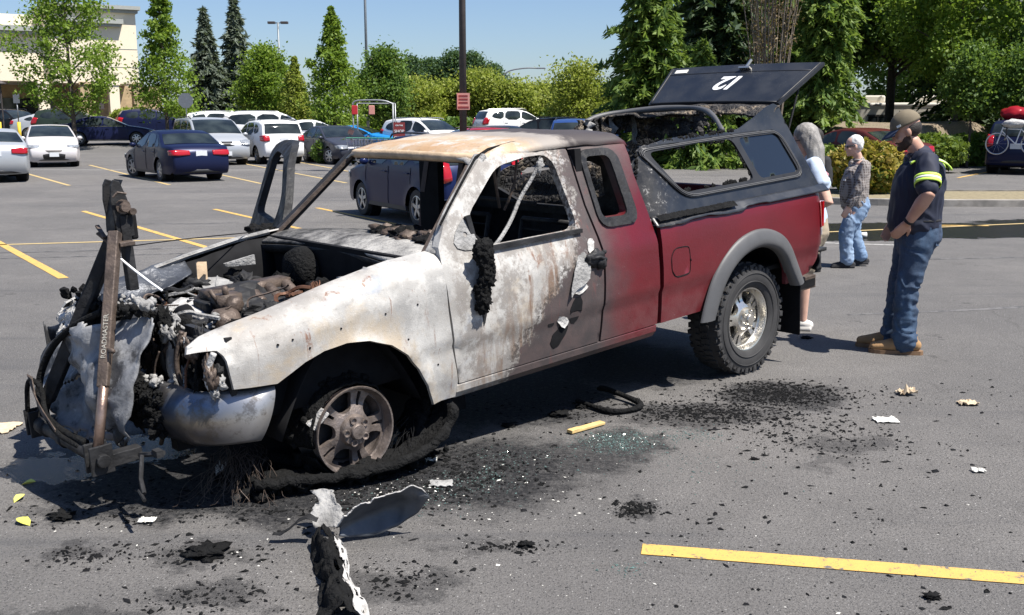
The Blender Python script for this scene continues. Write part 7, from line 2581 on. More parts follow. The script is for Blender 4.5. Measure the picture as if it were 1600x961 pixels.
tree('broad_tree', (12.0, 58.0, 0), 14.0, 2.0, 4.5, 'leaf_dark', 'dark tree far behind the conifers', 'oval', 100, 80, .36, 117, .75, .2)
# ---- planted island, mulch slope
mb = MB()
def slope(u, v):
    y = 31 + 21 * v
    xl = interp(y, [31, 34, 38, 46, 52], [8.8, 9.3, 10.2, 12.3, 14.0])
    xr_ = interp(y, [31, 34, 38, 46, 52], [9.4, 13.6, 16.5, 25.0, 36.0])
    x = xl + (xr_ - xl) * u
    e = min(1, min(u * 4, (1 - u) * 5))
    z = 1.55 * math.sin(min(1, v / .42) * math.pi / 2) ** 1.3 * (1 - max(0, (v - .5) / .5) ** 1.5) * max(0, e)
    return (x, y, z + .03 + .08 * mnoise.noise(Vector((x * .5, y * .5, 0))) * e)
mb.grid(slope, 44, 34)
so = mb.build('mulch_slope', 'mulch', None, smooth=True)
so['kind'] = 'structure'
isl = [(5.0, 22.0), (6.4, 20.9), (9.0, 20.3), (14.0, 20.6), (22, 21.5), (22, 24.4), (14, 23.6), (10.0, 23.3), (7.0, 24.0), (5.2, 23.6)]
lp = smooth_loop(isl, 2)
mb = MB()
n = len(lp)
cx, cy = 11.0, 22.3
inner_ = [(cx + (x - cx) * .975, cy + (y - cy) * .90) for x, y in lp]
mb.add([(x, y, 0) for x, y in lp] + [(x, y, .13) for x, y in lp] + [(x, y, .135) for x, y in inner_] + [(x, y, .10) for x, y in inner_],
       [(i, (i + 1) % n, n + (i + 1) % n, n + i) for i in range(n)] + [(n + i, n + (i + 1) % n, 2 * n + (i + 1) % n, 2 * n + i) for i in range(n)] + [(2 * n + i, 2 * n + (i + 1) % n, 3 * n + (i + 1) % n, 3 * n + i) for i in range(n)])
ko = mb.build('kerb', 'concrete_worn')
ko['kind'] = 'structure'
mb = MB()
mb.add([(x, y, .105) for x, y in inner_], [tuple(range(n))])
io = mb.build('island_soil', 'dry_grass')
io['kind'] = 'structure'
bush('golden_bush', (7.85, 22.9, .08), (.82, .8, .62), 'leaf_bush_gold', 'round golden green bush on the kerbed island behind the white haired man', 5200, .085, 21, mat2='leaf_bush_green')
bush('low_hedge', (9.4, 31.0, 0), (1.0, .6, .52), 'leaf_bush_green', 'low green hedge behind the golden bush', 2200, .10, 22)
bush('low_hedge', (13.6, 33.4, .1), (1.1, .8, .62), 'leaf_bush_green', 'low green hedge behind the man in navy', 2200, .10, 23)
for i, (x, y, s) in enumerate(((17.0, 38.2, 1.0), (18.6, 39.0, .9), (20.2, 40.5, 1.1), (15.6, 37.4, .8), (21.6, 41.6, 1.1))):
    bush('shade_shrub', (x, y, 0), (1.3 * s, .9 * s, .62 * s), 'leaf_dark', 'dark shade shrub below the right trees, ' + ORD[[1, 2, 3, 0, 4][i]] + ' from the left', 1100, .14, 40 + i, 'shade shrubs below the right trees', cat='shrub')
for i, (x, y) in enumerate(((-4.6, 39.2), (-3.7, 39.0), (-6.4, 39.9), (-7.3, 40.3))):
    bush('box_shrub', (x, y, 0), (.55, .42, .48), 'leaf_dark' if i % 2 else 'leaf_bush_green', 'clipped small shrub by the trolley shelter, ' + ORD[[2, 3, 1, 0][i]] + ' from the left', 900, .08, 50 + i, 'clipped shrubs by the trolley shelter', cat='shrub')
# small dark trunks below the right trees
for i, (x, y) in enumerate(((16.2, 36.8), (17.9, 36.2))):
    tree('sapling', (x, y, 0), 4.2, 1.9, 1.0, 'leaf_dark', ['thin sapling left of the navy sport utility', 'thin sapling just beside the navy sport utility'][i], 'oval', 40, 60, .15, 130 + i, .3, .05)
# ================================================================== store building and street furniture
def mat_stucco(name, c):
    m = NT(name)
    n = m.noise(1.5, 5)
    m.set(color=m.mix(m.mr(n, .3, .7, 0, .3), c, tuple(x * .88 for x in c)), rough=.9)
    m.bump(m.noise(60, 3), .15, .01)
mat_stucco('stucco_cream', (.80, .70, .53))
mat_stucco('stucco_pale', (.76, .69, .56))
simple('cornice_grey', (.34, .35, .32), .7, var=.08)
simple('stone_tan', (.42, .31, .18), .9, var=.25, scale=3, bump=.4, bscale=14)
simple('pole_brown', (.055, .045, .042), .6, var=.15)
simple('pole_grey', (.20, .22, .23), .5, metal=.5, var=.1)
simple('sign_pink', (.60, .27, .22), .6, var=.06)
simple('sign_dark_red', (.22, .03, .03), .6, var=.06)
simple('sign_red', (.50, .025, .03), .5, var=.06)
simple('sign_cream', (.66, .50, .42), .6, var=.06)
simple('galv', (.24, .25, .26), .45, metal=.6, var=.12)
simple('bollard_yellow', (.70, .48, .03), .6, var=.06)
simple('rv_cream', (.64, .60, .52), .5, var=.06, scale=2)
simple('trailer_grey', (.30, .29, .29), .6, var=.1, scale=2)
simple('trolley_green', (.05, .22, .14), .6, var=.1)

store = empty('store', (-31.4, 76.0, -.5), R(30.5), 'cream store with grey cornices and an arched entry tower', 'building')
def spart(nm, mt, fn, bevel=0.0):
    b = MB()
    fn(b)
    return b.build(nm, mt, store, bevel=bevel)
# local x along the front, y depth; the front face is y=0
spart('wall', 'stucco_cream', lambda b: [b.box((-14.0, 6.2, 6.0), (28.0, 11.0, 3.4)), b.box((-27.8, 6.2, 2.2), (.5, 11, 4.4))])
spart('tower', 'stucco_cream', lambda b: [b.box((1.2, 3.0, 6.85), (6.0, 6.0, 5.3))])
spart('tower_cornice', 'cornice_grey', lambda b: [b.box((1.2, 2.9, 9.62), (6.6, 6.8, .26)), b.box((1.2, 2.95, 9.38), (6.3, 6.4, .22)), b.box((.8, -.2, 8.62), (4.9, .7, .34)), b.box((.8, -.12, 8.36), (4.6, .5, .2))])
spart('wall_cornice', 'cornice_grey', lambda b: [b.box((-15.0, .45, 7.92), (26.2, .9, .36)), b.box((-15.0, .55, 7.64), (26.2, .6, .22))])
spart('parapet', 'stucco_pale', lambda b: [b.box((-3.6, 5.0, 8.6), (3.4, 3.0, 1.1))])
for i, x in enumerate((-22.0, -16.0, -10.0, -6.4, -2.4, .4, 2.4, 4.1)):
    spart('column', 'stone_tan' if i % 2 else 'stucco_cream', lambda b: [b.box((x, .5, 2.15), (.9 if i < 4 else .7, .9, 4.3)), b.box((x, .5, 4.2), (1.1 if i < 4 else .85, 1.05, .2))])
for x, w in ((-19, 4.5), (-13, 4.5)):
    spart('entry_recess', 'dull_black', lambda b: [b.box((x, 5.5, 2.1), (w, .2, 4.2))])
spart('back_wall', 'stone_tan', lambda b: [b.box((-8.0, 6.0, 2.1), (30, .3, 4.2))])
spart('entry_glass', 'car_glass', lambda b: [b.box((-3.4, 5.7, 1.7), (4.5, .2, 3.0))])
spart('entry_sign', 'sign_red', lambda b: [b.box((-.8, 2.0, 1.9), (3.2, .2, .7))])
for z in (5.4, 6.7):
    spart('joint_line', 'cornice_grey', lambda b: [b.box((1.2, -.012, z), (6.0, .02, .03)), b.box((-17.0, .69, z), (21, .02, .03))])
spart('wall_lamp', 'pole_brown', lambda b: [b.box((1.4, .02, 2.6), (.35, .2, .5))])

def lamp_post(name, pos, h, r, label, mat, head=None):
    root = empty(name, pos, 0, label, 'lamp post')
    b = MB()
    b.tube([(0, 0, 0), (0, 0, h)], [r, r * .75], 12)
    b.build('pole', mat, root, smooth=True)
    b = MB()
    b.lathe([(r * 2.6, 0), (r * 2.6, .5), (r * 1.2, .55)], (0, 0, 0), 'Z', 16)
    b.build('base', 'concrete', root)
    if head:
        for s in (-1, 1):
            b = MB()
            b.box((s * .55, 0, h - .02), (.62, .36, .20))
            b.build('lamp_head', 'pole_brown', root, bevel=.03)
            b = MB().bar((0, 0, h - .04), (s * .3, 0, h - .04), .07, .07)
            b.build('lamp_arm', 'pole_brown', root)
    return root
lp1 = lamp_post('lamp_post', (-1.50, 32.0, 0), 11.5, .115, 'thick brown lamp post with a pink notice, above the pickup roof', 'pole_brown', True)
for (y_, x_, w_, mt) in ((-.125, .03, .42, 'sign_pink'), (0, -.16, .03, 'sign_pink')):
    b = MB()
    if w_ > .1:
        b.box((x_ - .02, y_, 2.24), (.40, .012, .50))
    else:
        b.box((x_, -.05, 2.24), (.012, .36, .48))
    b.build('notice', mt, lp1)
b = MB()
for k in range(3):
    b.box((.01, -.134, 2.40 - .10 * k), (.28, .004, .055))
b.box((.01, -.134, 2.06), (.34, .004, .06))
b.build('notice_text', 'sign_dark_red', lp1)
lamp_post('lamp_post', (-8.3, 60.0, 0), 13.0, .085, 'thin grey lamp post running out of the picture top', 'pole_grey', True)
lamp_post('lamp_post', (-19.9, 90.0, 0), 9.2, .10, 'distant lamp post with twin dark heads', 'pole_grey', True)
cb = empty('street_lamp', (2.9, 108.0, 0), 0, 'distant street lamp with a long curved arm', 'street lamp')
b = MB()
b.tube(smooth_path([(-4.0, 0, 0), (-4.0, 0, 5.2), (-3.4, 0, 6.0), (-1.5, 0, 6.3), (-.3, 0, 6.25)], 3), .07, 8)
b.build('pole', 'galv', cb, smooth=True)
b = MB().box((.1, 0, 6.25), (.9, .3, .14))
b.build('lamp_head', 'galv', cb, bevel=.04)
# store pylon sign
py = empty('pylon_sign', (-12.2, 100.0, 0), 0, 'cream pylon sign with red letters behind the dark green tree', 'sign')
MB().box((0, 0, 5.85), (3.0, .5, 2.0)).build('panel', 'sign_cream', py)
MB().box((0, .1, 2.5), (.7, .4, 5.0)).build('post', 'stucco_cream', py)
tx = link_obj('lettering', text_mesh('Fred', 1.15, .04, 'sign_red', .02), py)
tx.location = (.25, -.28, 6.0)
tx.rotation_euler = (R(90), 0, 0)
# stop sign seen from behind
st = empty('stop_sign', (-15.0, 48.0, 0), R(0), 'back of a grey octagonal stop sign above the silver minivan', 'sign')
b = MB()
b.prism([(.36 * math.cos(R(22.5 + 45 * k)), 0, 2.42 + .36 * math.sin(R(22.5 + 45 * k))) for k in range(8)], (0, 0, 0), (0, .01, 0))
b.build('plate', 'galv', st)
MB().tube([(0, .03, 0), (0, .03, 2.75)], .03, 8).build('post', 'galv', st)
for i, x in enumerate((-26.6, -25.6)):
    pp = empty('parking_post', (x, 54.0, 0), 0, ['grey sign on a yellow sleeved post, the left one near the store', 'grey sign on a yellow sleeved post, the right one near the store'][i], 'sign', 'parking sign posts')
    MB().tube([(0, 0, 0), (0, 0, 1.15)], .085, 10).build('sleeve', 'bollard_yellow', pp, smooth=True)
    MB().tube([(0, 0, 1.15), (0, 0, 2.2)], .03, 8).build('post', 'galv', pp, smooth=True)
    MB().box((0, -.04, 2.35), (.32, .02, .48)).build('plate', 'galv', pp)
sl = empty('store_lamp', (-25.9, 53.0, 0), 0, 'short lamp with flat dark cap near the store', 'lamp')
MB().tube([(0, 0, 0), (0, 0, 3.1)], .04, 8).build('pole', 'pole_brown', sl)
MB().lathe([(0, 3.28), (.28, 3.15), (.30, 3.08), (.05, 3.05)], (0, 0, 0), 'Z', 16).build('cap', 'pole_brown', sl, smooth=True)
# trolley shelter with red notices
cc = empty('trolley_shelter', (-5.55, 42.0, 0), R(4), 'steel trolley shelter with red notices left of the white sport utility', 'shelter')
for (x, y) in ((-.85, 0), (.75, 0), (-.85, 2.2), (.75, 2.2)):
    MB().tube([(x, y, 0), (x, y, 2.35)], .03, 8).build('post', 'galv', cc, smooth=True)
MB().tube(smooth_path([(-.85, 0, 2.25), (-.80, 0, 2.42), (-.4, 0, 2.45), (.4, 0, 2.45), (.75, 0, 2.30)], 2), .035, 8).build('top_rail', 'galv', cc, smooth=True)
for z in (.5, 1.0):
    for x in (-.85, .75):
        MB().tube([(x, 0, z), (x, 2.2, z)], .025, 6).build('side_rail', 'sign_red' if z > .7 else 'galv', cc)
MB().tube([(-.85, 2.2, 2.35), (.75, 2.2, 2.35)], .03, 6).build('top_rail', 'galv', cc)
for x in (-.78, -.1):
    MB().box((x, -.05, 2.06), (.24, .05, .36)).build('notice', 'sign_red' if x < -.5 else 'sign_pink', cc, bevel=.02)
sb = MB().box((1.0, -.3, 1.05), (.46, .03, 1.05)).build('shop_sign', 'sign_dark_red', cc)
for k, (t, s, z) in enumerate((('ON THE', .08, 1.45), ('SHOP', .155, 1.22), ('ONLINE', .115, .98))):
    tx = link_obj('lettering', text_mesh(t, s, .006, 'white_vinyl', .002), cc)
    tx.location = (1.0, -.322, z)
    tx.rotation_euler = (R(90), 0, 0)
trl = None
for i in range(9):
    t_ = empty('shopping_trolley', (-5.6 + .24 * i, 38.2 - .08 * i, 0), R(-18), 'wire shopping trolley nested by the shelter, ' + ORD[i] + ' from the left', 'trolley', 'nested shopping trolleys')
    if trl is None:
        b = MB()
        for z, s in ((.95, 1.0), (.75, .92), (.55, .84)):
            b.tube([(-.38 * s, -.25 * s, z), (.42 * s, -.22 * s, z), (.42 * s, .22 * s, z), (-.38 * s, .25 * s, z)], .012, 5, closed=True)
        for k in range(7):
            x = -.36 + .12 * k
            for sy in (-1, 1):
                b.tube([(x * .86, sy * .20, .55), (x, sy * .235, .95)], .006, 4)
        basket = b.mesh('basket', 'galv')
        b = MB()
        for sy in (-1, 1):
            b.tube([(-.42, sy * .25, 1.0), (-.30, sy * .24, .22), (.40, sy * .16, .16)], .014, 5)
            b.lathe([(0, -.02), (.06, -.02), (.06, .02), (0, .02)], (.36, sy * .17, .06), 'Y', 10)
            b.lathe([(0, -.02), (.06, -.02), (.06, .02), (0, .02)], (-.30, sy * .24, .06), 'Y', 10)
        chassis = b.mesh('chassis', 'galv')
        hd = MB().tube([(-.44, -.26, 1.02), (-.44, .26, 1.02)], .022, 6).mesh('handle', 'trolley_green')
        trl = (basket, chassis, hd)
    for nm, me in zip(('basket', 'chassis', 'handle'), trl):
        link_obj(nm, me, t_)
    if False:
        pass
# motor home and trailer beyond the slope
rv = empty('motor_home', (19.6, 51.5, -.62), R(-12), 'cream motor home with roof boxes behind the mulch slope', 'motor home')
MB().box((0, 0, 1.85), (9.4, 2.5, 2.5)).build('body', 'rv_cream', rv, bevel=.12)
for x, w in ((-3.4, 1.2), (-1.6, .9), (2.6, 1.1)):
    MB().box((x, -1.26, 2.15), (w, .03, .62)).build('window', 'car_glass', rv)
    b = MB()
    for z in (1.80, 2.50):
        b.box((x, -1.275, z), (w + .1, .03, .06))
    b.box((x, -1.275, 2.15), (.05, .03, .7))
    b.build('window_frame', 'black_plastic', rv)
MB().box((.9, -1.262, 1.75), (.75, .03, 1.9)).build('door', 'trailer_grey', rv)
MB().box((4.3, -1.262, 2.05), (.7, .03, .8)).build('cab_window', 'car_glass', rv)
for x, w in ((-1.7, 1.0), (1.0, 1.3), (3.2, .7)):
    MB().box((x, 0, 3.28), (w, 1.0, .36)).build('roof_box', 'rv_cream', rv, bevel=.08)
MB().box((0, -1.262, 2.98), (9.2, .03, .06)).build('gutter', 'trailer_grey', rv)
for x in (-2.6, 3.2):
    MB().lathe([(0, -.1), (.42, -.1), (.42, .12), (0, .12)], (x, -1.15, .42), 'Y', 20).build('wheel', 'tyre_rubber', rv)
tr_ = empty('trailer', (27.5, 58.5, -.2), R(-4), 'long grey trailer behind the trees at right', 'trailer')
MB().box((0, 0, 1.7), (9.5, 2.4, 2.3)).build('body', 'trailer_grey', tr_, bevel=.06)
MB().box((0, -1.22, .95), (9.4, .03, .5)).build('lower_panel', 'rv_cream', tr_)
for x in (-3, 0, 3):
    MB().box((x, -1.22, 2.0), (1.0, .03, .5)).build('window', 'car_glass', tr_)
for x in (-1.0, 1.0):
    MB().lathe([(0, -.1), (.4, -.1), (.4, .12), (0, .12)], (x, -1.1, .4), 'Y', 20).build('wheel', 'tyre_rubber', tr_)
# far shop front in the middle distance
fs_ = empty('flat_roofed_shop', (9.5, 118.0, 0), 0, 'distant pale flat roofed shop left of the big conifer', 'building')
MB().box((0, 4, 2.4), (16, 8, 4.8)).build('wall', 'stucco_pale', fs_)
MB().box((0, 4, 4.9), (16.6, 8.6, .35)).build('roof', 'trailer_grey', fs_)
for k in range(5):
    MB().box((-6 + 3 * k, -.02, 1.5), (2.0, .06, 2.2)).build('window', 'car_glass', fs_)
MB().box((1, -.6, 3.0), (7, 1.2, .25)).build('awning', 'stucco_pale', fs_)
MB().box((-3.0, 3.0, 5.5), (2.2, 1.6, .9)).build('roof_unit', 'pole_grey', fs_)
# ================================================================== debris on the asphalt
simple('glass_crumb', (.10, .15, .135), .15, var=.4, scale=60, spec=.8)
simple('paper_white', (.66, .64, .58), .85, var=.05, scale=30)
simple('paper_tan', (.55, .44, .30), .85, var=.15, scale=30)
simple('leaf_fallen', (.62, .60, .12), .6, var=.1, scale=30)
simple('wood_strip', (.62, .44, .18), .7, var=.2, scale=16)
m = NT('sheet_metal')
n1 = m.noise(4, 6, .65)
n2 = m.noise(40, 4, .7)
col = m.ramp(n1, [(.3, (.05, .058, .07)), (.55, (.09, .10, .115)), (.75, (.20, .205, .21))])
m.set(color=m.mix(m.mr(n2, .62, .74, 0, .6), col, (.12, .11, .10)), rough=.5, metal=.35)
m.bump(n1, .3, .02)

def scatter(name, mat, spots, sizes, seed, flat=.55, count_scale=1.0, kind='lump'):
    r = np.random.default_rng(seed)
    V_, F_ = [], []
    base = 0
    tet = np.array([[1, 0, -.35], [-.5, .87, -.35], [-.5, -.87, -.35], [0, 0, 1.0]])
    oct_ = np.array([[1, 0, 0], [-1, 0, 0], [0, 1, 0], [0, -1, 0], [0, 0, 1], [0, 0, -.4]])
    of = [(0, 2, 4), (2, 1, 4), (1, 3, 4), (3, 0, 4), (2, 0, 5), (1, 2, 5), (3, 1, 5), (0, 3, 5)]
    for (cx, cy, rx, ry, cnt) in spots:
        cnt = int(cnt * count_scale)
        for k in range(cnt):
            q = r.normal(size=2) * .55
            x, y = cx + rx * q[0], cy + ry * q[1]
            s = sizes[0] + (sizes[1] - sizes[0]) * r.random() ** 4.5
            p = oct_ * (.35 + 1.1 * r.random((6, 1))) * np.array([s * (.6 + 1.4 * r.random()), s * (.5 + .7 * r.random()), s * flat])
            a = r.random() * 6.28
            c, sn = math.cos(a), math.sin(a)
            p = np.stack([p[:, 0] * c - p[:, 1] * sn + x, p[:, 0] * sn + p[:, 1] * c + y, p[:, 2] + s * flat * .3 + .001], axis=1)
            V_.append(p)
            F_ += [(i + base, j + base, l + base) for i, j, l in of]
            base += 6
    me = bpy.data.meshes.new(name)
    me.from_pydata(np.concatenate(V_).tolist(), [], F_)
    me.materials.append(M[mat])
    o = link_obj(name, me)
    o['kind'] = 'stuff'
    return o
ch = scatter('char_debris', 'char', [(-.9, 4.8, .9, .55, 2600), (-.3, 4.85, .55, .5, 1300), (1.70, 6.32, .34, .26, 2200), (1.1, 5.9, .42, .2, 1300), (1.7, 5.4, .6, .4, 700), (1.45, 5.85, .5, .35, 700), (.55, 4.36, .09, .09, 380), (2.0, 6.3, .9, .4, 350),
     (-1.3, 3.9, .3, .12, 260), (-1.75, 3.87, .2, .1, 180), (-1.1, 3.5, .3, .15, 300), (-.46, 3.66, .25, .15, 260), (0.0, 3.95, .2, .06, 160), (.8, 4.1, .8, .35, 110), (1.6, 4.3, 1.0, .5, 130), (1.6, 3.5, 1.0, .25, 80), (-1.6, 4.35, .7, .2, 500), (0, 5.6, 2.6, 1.2, 160), (-2.2, 6.2, .8, .5, 160), (.3, 5.95, .7, .35, 500)], (.0016, .014), 1, count_scale=1.5)
tag(ch, 'black char crumbs strewn over the asphalt round the burnt pickup', 'debris')
rb_ = scatter('rubber_flakes', 'dull_black', [(1.75, 6.25, .5, .3, 260), (1.15, 5.85, .5, .2, 260), (1.78, 5.35, .3, .14, 90), (1.5, 5.7, .5, .3, 130), (2.2, 5.2, .8, .4, 90), (.9, 4.4, .7, .4, 60), (-1.2, 3.8, .7, .3, 70), (.2, 3.6, 1.2, .3, 60), (1.3, 3.45, .6, .2, 30), (-.6, 5.45, .5, .25, 26)], (.004, .020), 2, .3, .6)
tag(rb_, 'flat black rubber flakes scattered near the rear tyre', 'debris')
gl = scatter('broken_glass', 'glass_crumb', [(.58, 5.35, .22, .2, 1500), (1.0, 5.45, .18, .14, 260), (-.15, 4.75, .22, .15, 260), (.9, 4.95, .5, .3, 160), (-.4, 4.5, .35, .2, 240), (.05, 5.1, .3, .2, 200), (.45, 3.75, .08, .06, 60)], (.0025, .007), 3, .6)
tag(gl, 'green crumbs of broken window glass beside the pickup', 'glass')
wb = scatter('pale_flakes', 'paper_white', [(-.2, 4.6, .8, .5, 110), (.9, 4.6, 1.2, .8, 50), (-1.2, 3.9, .9, .4, 45), (1.8, 4.2, 1.0, .6, 25), (0, 3.7, 1.2, .3, 30), (-.6, 4.6, .4, .3, 120)], (.002, .009), 4, .35)
tag(wb, 'small pale ash flakes sprinkled on the asphalt', 'debris')

def one(name, mat, fn, label, cat, group=None, smooth=False, solid=0.0, loc=None, bevel=0.0):
    b = MB()
    fn(b)
    o = b.build(name, mat, None, smooth=smooth, solid=solid, bevel=bevel, loc=loc)
    return tag(o, label, cat, group)

def lump_at(x, y, s, seed, flat=.5, mat='char'):
    return lambda b: b.lump((x, y, s * flat * .7), (s, s * .75, s * flat), seed, .9, 2.6, 3)
for i, (x, y, s, lab) in enumerate(((.28, 5.83, .05, 'black chunk under the pickup sill nearest the driver door'), (-.02, 5.62, .035, 'small black chunk under the pickup sill'), (.42, 6.0, .03, 'black crumb left of the bent black frame'), (1.54, 3.5, .028, 'black chunk at the lower edge right of centre'),
                                     (-1.24, 3.88, .085, 'flat oval black char piece in the lower left foreground'), (-1.98, 4.26, .05, 'black sliver near the fallen leaves'), (2.35, 8.0, .035, 'small dark crumb in the shadow of the man in navy'), (.06, 3.96, .03, 'black clump below the dark stain in the foreground'), (1.25, 5.05, .018, 'dark pebble right of the glass heap'))):
    one('char_chunk', 'char', lump_at(x, y, s, 40 + i, .22 if i == 4 else .38), lab, 'debris', 'char chunks', True)
# bent black window frame, timber strip, papers, leaves
one('bent_frame', 'char', lambda b: b.tube(smooth_path([(.40, 6.10, .02), (.50, 5.95, .02), (.58, 5.85, .02), (.70, 5.88, .02), (.80, 5.98, .025), (.72, 6.14, .03), (.58, 6.30, .05), (.55, 6.34, .03)], 2), [.016, .014, .020, .014, .022, .016, .02, .012], 7), 'bent black window frame lying in front of the rear tyre', 'frame', smooth=True)
one('timber_strip', 'wood_strip', lambda b: [b.bar((.32, 5.48, .014), (.52, 5.66, .014), .045, .016), b.bar((.32, 5.475, .024), (.38, 5.53, .024), .04, .006)], 'yellow splintered strip beside the green glass', 'strip', bevel=.003)
def crumple(cx, cy, s, seed, hgt=.03):
    def f(b):
        def g(u, v):
            x, y = (u - .5) * s * 2, (v - .5) * s * 1.5
            rr = math.hypot(u - .5, v - .5)
            q = Vector((u * 4, v * 4, seed))
            return (cx + x * (1 + .3 * mnoise.noise(q)), cy + y * (1 + .3 * mnoise.noise(q + Vector((4, 4, 4)))), .006 + hgt * abs(mnoise.noise(q * 1.3)) + hgt * .6 * max(0, mnoise.noise(q)))
        b.grid(g, 9, 9)
    return f
one('paper_scrap', 'paper_white', crumple(2.17, 5.73, .065, 1, .015), 'bright white paper scrap on the asphalt below the man in navy', 'paper', solid=.003)
one('paper_scrap', 'paper_tan', crumple(2.51, 6.31, .055, 2, .06), 'crumpled tan paper right of the rear tyre', 'paper', solid=.003)
one('paper_scrap', 'paper_tan', crumple(2.80, 6.08, .055, 3, .04), 'crumpled tan scrap nearest the right edge', 'paper', solid=.003)
one('paper_scrap', 'paper_white', crumple(2.32, 4.86, .03, 4, .02), 'tiny white scrap low at the right edge', 'paper', solid=.003)
one('paper_scrap', 'paper_white', crumple(3.62, 9.25, .09, 5, .03), 'white scrap behind the legs of the man in navy', 'paper', solid=.003)
one('paper_scrap', 'paper_white', crumple(-1.59, 4.22, .035, 6, .02), 'small white scrap left of the wire bundle', 'paper', solid=.003)
one('paper_scrap', 'ash_grey', crumple(-.34, 4.68, .055, 7, .012), 'pale grey flake between front wheel and metal scrap', 'scrap', solid=.003)
one('paper_scrap', 'paper_tan', crumple(-2.93, 5.58, .12, 8, .02), 'flat pale piece at the left picture edge', 'scrap', solid=.003)
one('paper_scrap', 'paper_white', crumple(-.42, 5.02, .035, 9, .03), 'white flake beside the tread loop', 'scrap', solid=.003)
one('paper_cup', 'paper_white', lambda b: b.lathe([(0, -.05), (.035, -.05), (.042, .06), (.038, .06)], (5.15, 15.0, .045), 'X', 14), 'white cup lying at the edge of the wet patch', 'cup', smooth=True)
for i, (x, y, s, lab) in enumerate(((-2.32, 4.68, .035, 'yellow leaf nearest the tow bar'), (-2.27, 4.48, .035, 'yellow leaf, middle of the three at left'), (-2.12, 4.2, .045, 'yellow leaf, largest and lowest of the three at left'))):
    def lf(b):
        a = i * 1.3
        pts = []
        for (u, w) in ((-1, 0), (-.5, .45), (.1, .6), (.6, .35), (1, 0), (.6, -.35), (.1, -.6), (-.5, -.45)):
            pts.append((x + s * (u * math.cos(a) - w * math.sin(a)), y + s * (u * math.sin(a) + w * math.cos(a)), .008 + .022 * abs(w) + .008 * u))
        pts.append((x, y, .006))
        b.add(pts, [(k, (k + 1) % 8, 8) for k in range(8)])
    one('fallen_leaf', 'leaf_fallen', lf, lab, 'leaf', 'fallen yellow leaves', solid=.002)
# torn sheet metal in the foreground, seen with its dark underside
scr = empty('metal_scrap', (0, 0, 0), 0, 'torn curled metal panel lying in the foreground', 'scrap')
b = MB()
def blade(u, v):
    # leaf shaped shard rising to the right, its shaded hollow side leaning over towards the viewer
    sx_ = .40 * u
    e1, e2 = V(.93, .20, .32), V(-.14, -.42, .90)
    lo = interp(u, [0, .12, .35, .6, .85, 1], [.0, -.035, -.075, -.075, -.045, .012])
    hi = interp(u, [0, .1, .25, .5, .72, .86, .95, 1], [.05, .085, .115, .120, .105, .115, .075, .02])
    t = lo + (hi - lo) * v
    c = V(-.715, 3.985, .035) + e1 * sx_ + e2 * t + V(.02, .07, .02) * math.sin(math.pi * v) * math.sin(math.pi * min(1, u + .1))
    if v > .9:
        c += e2 * (.010 * mnoise.noise(Vector((u * 14, 0, 4))) + .006 * mnoise.noise(Vector((u * 40, 0, 4))))
    c += V(0, .008, .003) * mnoise.noise(Vector((u * 6, v * 4, 1)))
    c.z = max(c.z, .006)
    return c
b.grid(blade, 60, 16)
b.build('curled_blade', 'sheet_metal', scr, smooth=True, solid=.003)
b = MB()
b.tube([blade(u, 1.0) + V(0, 0, .001) for u in np.linspace(.02, .97, 40)], .0030, 5)
b.build('blade_lit_edge', 'ash_white', scr)  # white tube paints the sunlit upper rim of the blade
b = MB()
def tab(u, v):
    w = .045 + .030 * abs(math.sin(u * 4.2)) - .02 * u
    c = V(-.775, 4.03, .05).lerp(V(-.785, 4.15, .17), u) + V((v - .5) * 2 * w - .05 * max(0, u - .75) * 2, .02 * math.sin(v * 3), .010 * mnoise.noise(Vector((u * 6, v * 6, 3))))
    c += V(.012 * mnoise.noise(Vector((u * 14, v * 3, 7))), 0, .02 * mnoise.noise(Vector((u * 9, v * 9, 8))) * u)
    return c
b.grid(tab, 22, 10)
b.build('torn_tab', 'ash_grey', scr, smooth=True, solid=.003)
b = MB()
def body_(u, v):
    # crumpled black strip leaning towards the camera
    p0, p1 = V(-.775, 3.97, .10), V(-.585, 3.30, .075)
    c = p0.lerp(p1, u)
    t = (v - .5) * 2
    w = .045 + .028 * u + .01 * math.sin(u * 9)
    c += V(t * w, .2 * t * w, -.085 * abs(t) ** 1.3)
    q = Vector((u * 7, v * 4, 2))
    c += V(.022 * mnoise.noise(q), .02 * mnoise.noise(q * 1.4), .030 * mnoise.noise(q * 1.7) + .014 * mnoise.noise(q * 4))
    c.z = max(c.z, .004)
    return c
pts = [body_(i / 59, j / 25) for i in range(60) for j in range(26)]
fs = [(i * 26 + j, (i + 1) * 26 + j, (i + 1) * 26 + j + 1, i * 26 + j + 1) for i in range(59) for j in range(25) if mnoise.noise(Vector((i * .17, j * .25, 3))) < .42]
b.add(pts, fs)
b.build('crumpled_trough', 'char', scr, smooth=True, solid=.004)
b = MB()
def rim_(u, v):
    return Vector(body_(.10 + .9 * u, .78 + .22 * v)) + V(.004 + .012 * v, 0, .008 + .012 * mnoise.noise(Vector((u * 22, v * 4, 9))))
pts = [rim_(i / 79, j / 6) for i in range(80) for j in range(7)]
fs = [(i * 7 + j, (i + 1) * 7 + j, (i + 1) * 7 + j + 1, i * 7 + j + 1) for i in range(79) for j in range(6) if mnoise.noise(Vector((i * .22, j * .5, 5))) < .18 + .1 * (j > 3)]
b.add(pts, fs)
b.build('bright_edge', 'ash_white', scr, smooth=True, solid=.003)
b = MB()
b.grid(lambda u, v: V(-.80, 3.985, .105).lerp(V(-.99, 4.0, .05), u) + V(0, (v - .5) * .045 * (1 - .3 * u), .03 * math.sin(u * 5.5) * (1 - .5 * u) + .008 * mnoise.noise(Vector((u * 8, v * 4, 1)))), 18, 5)
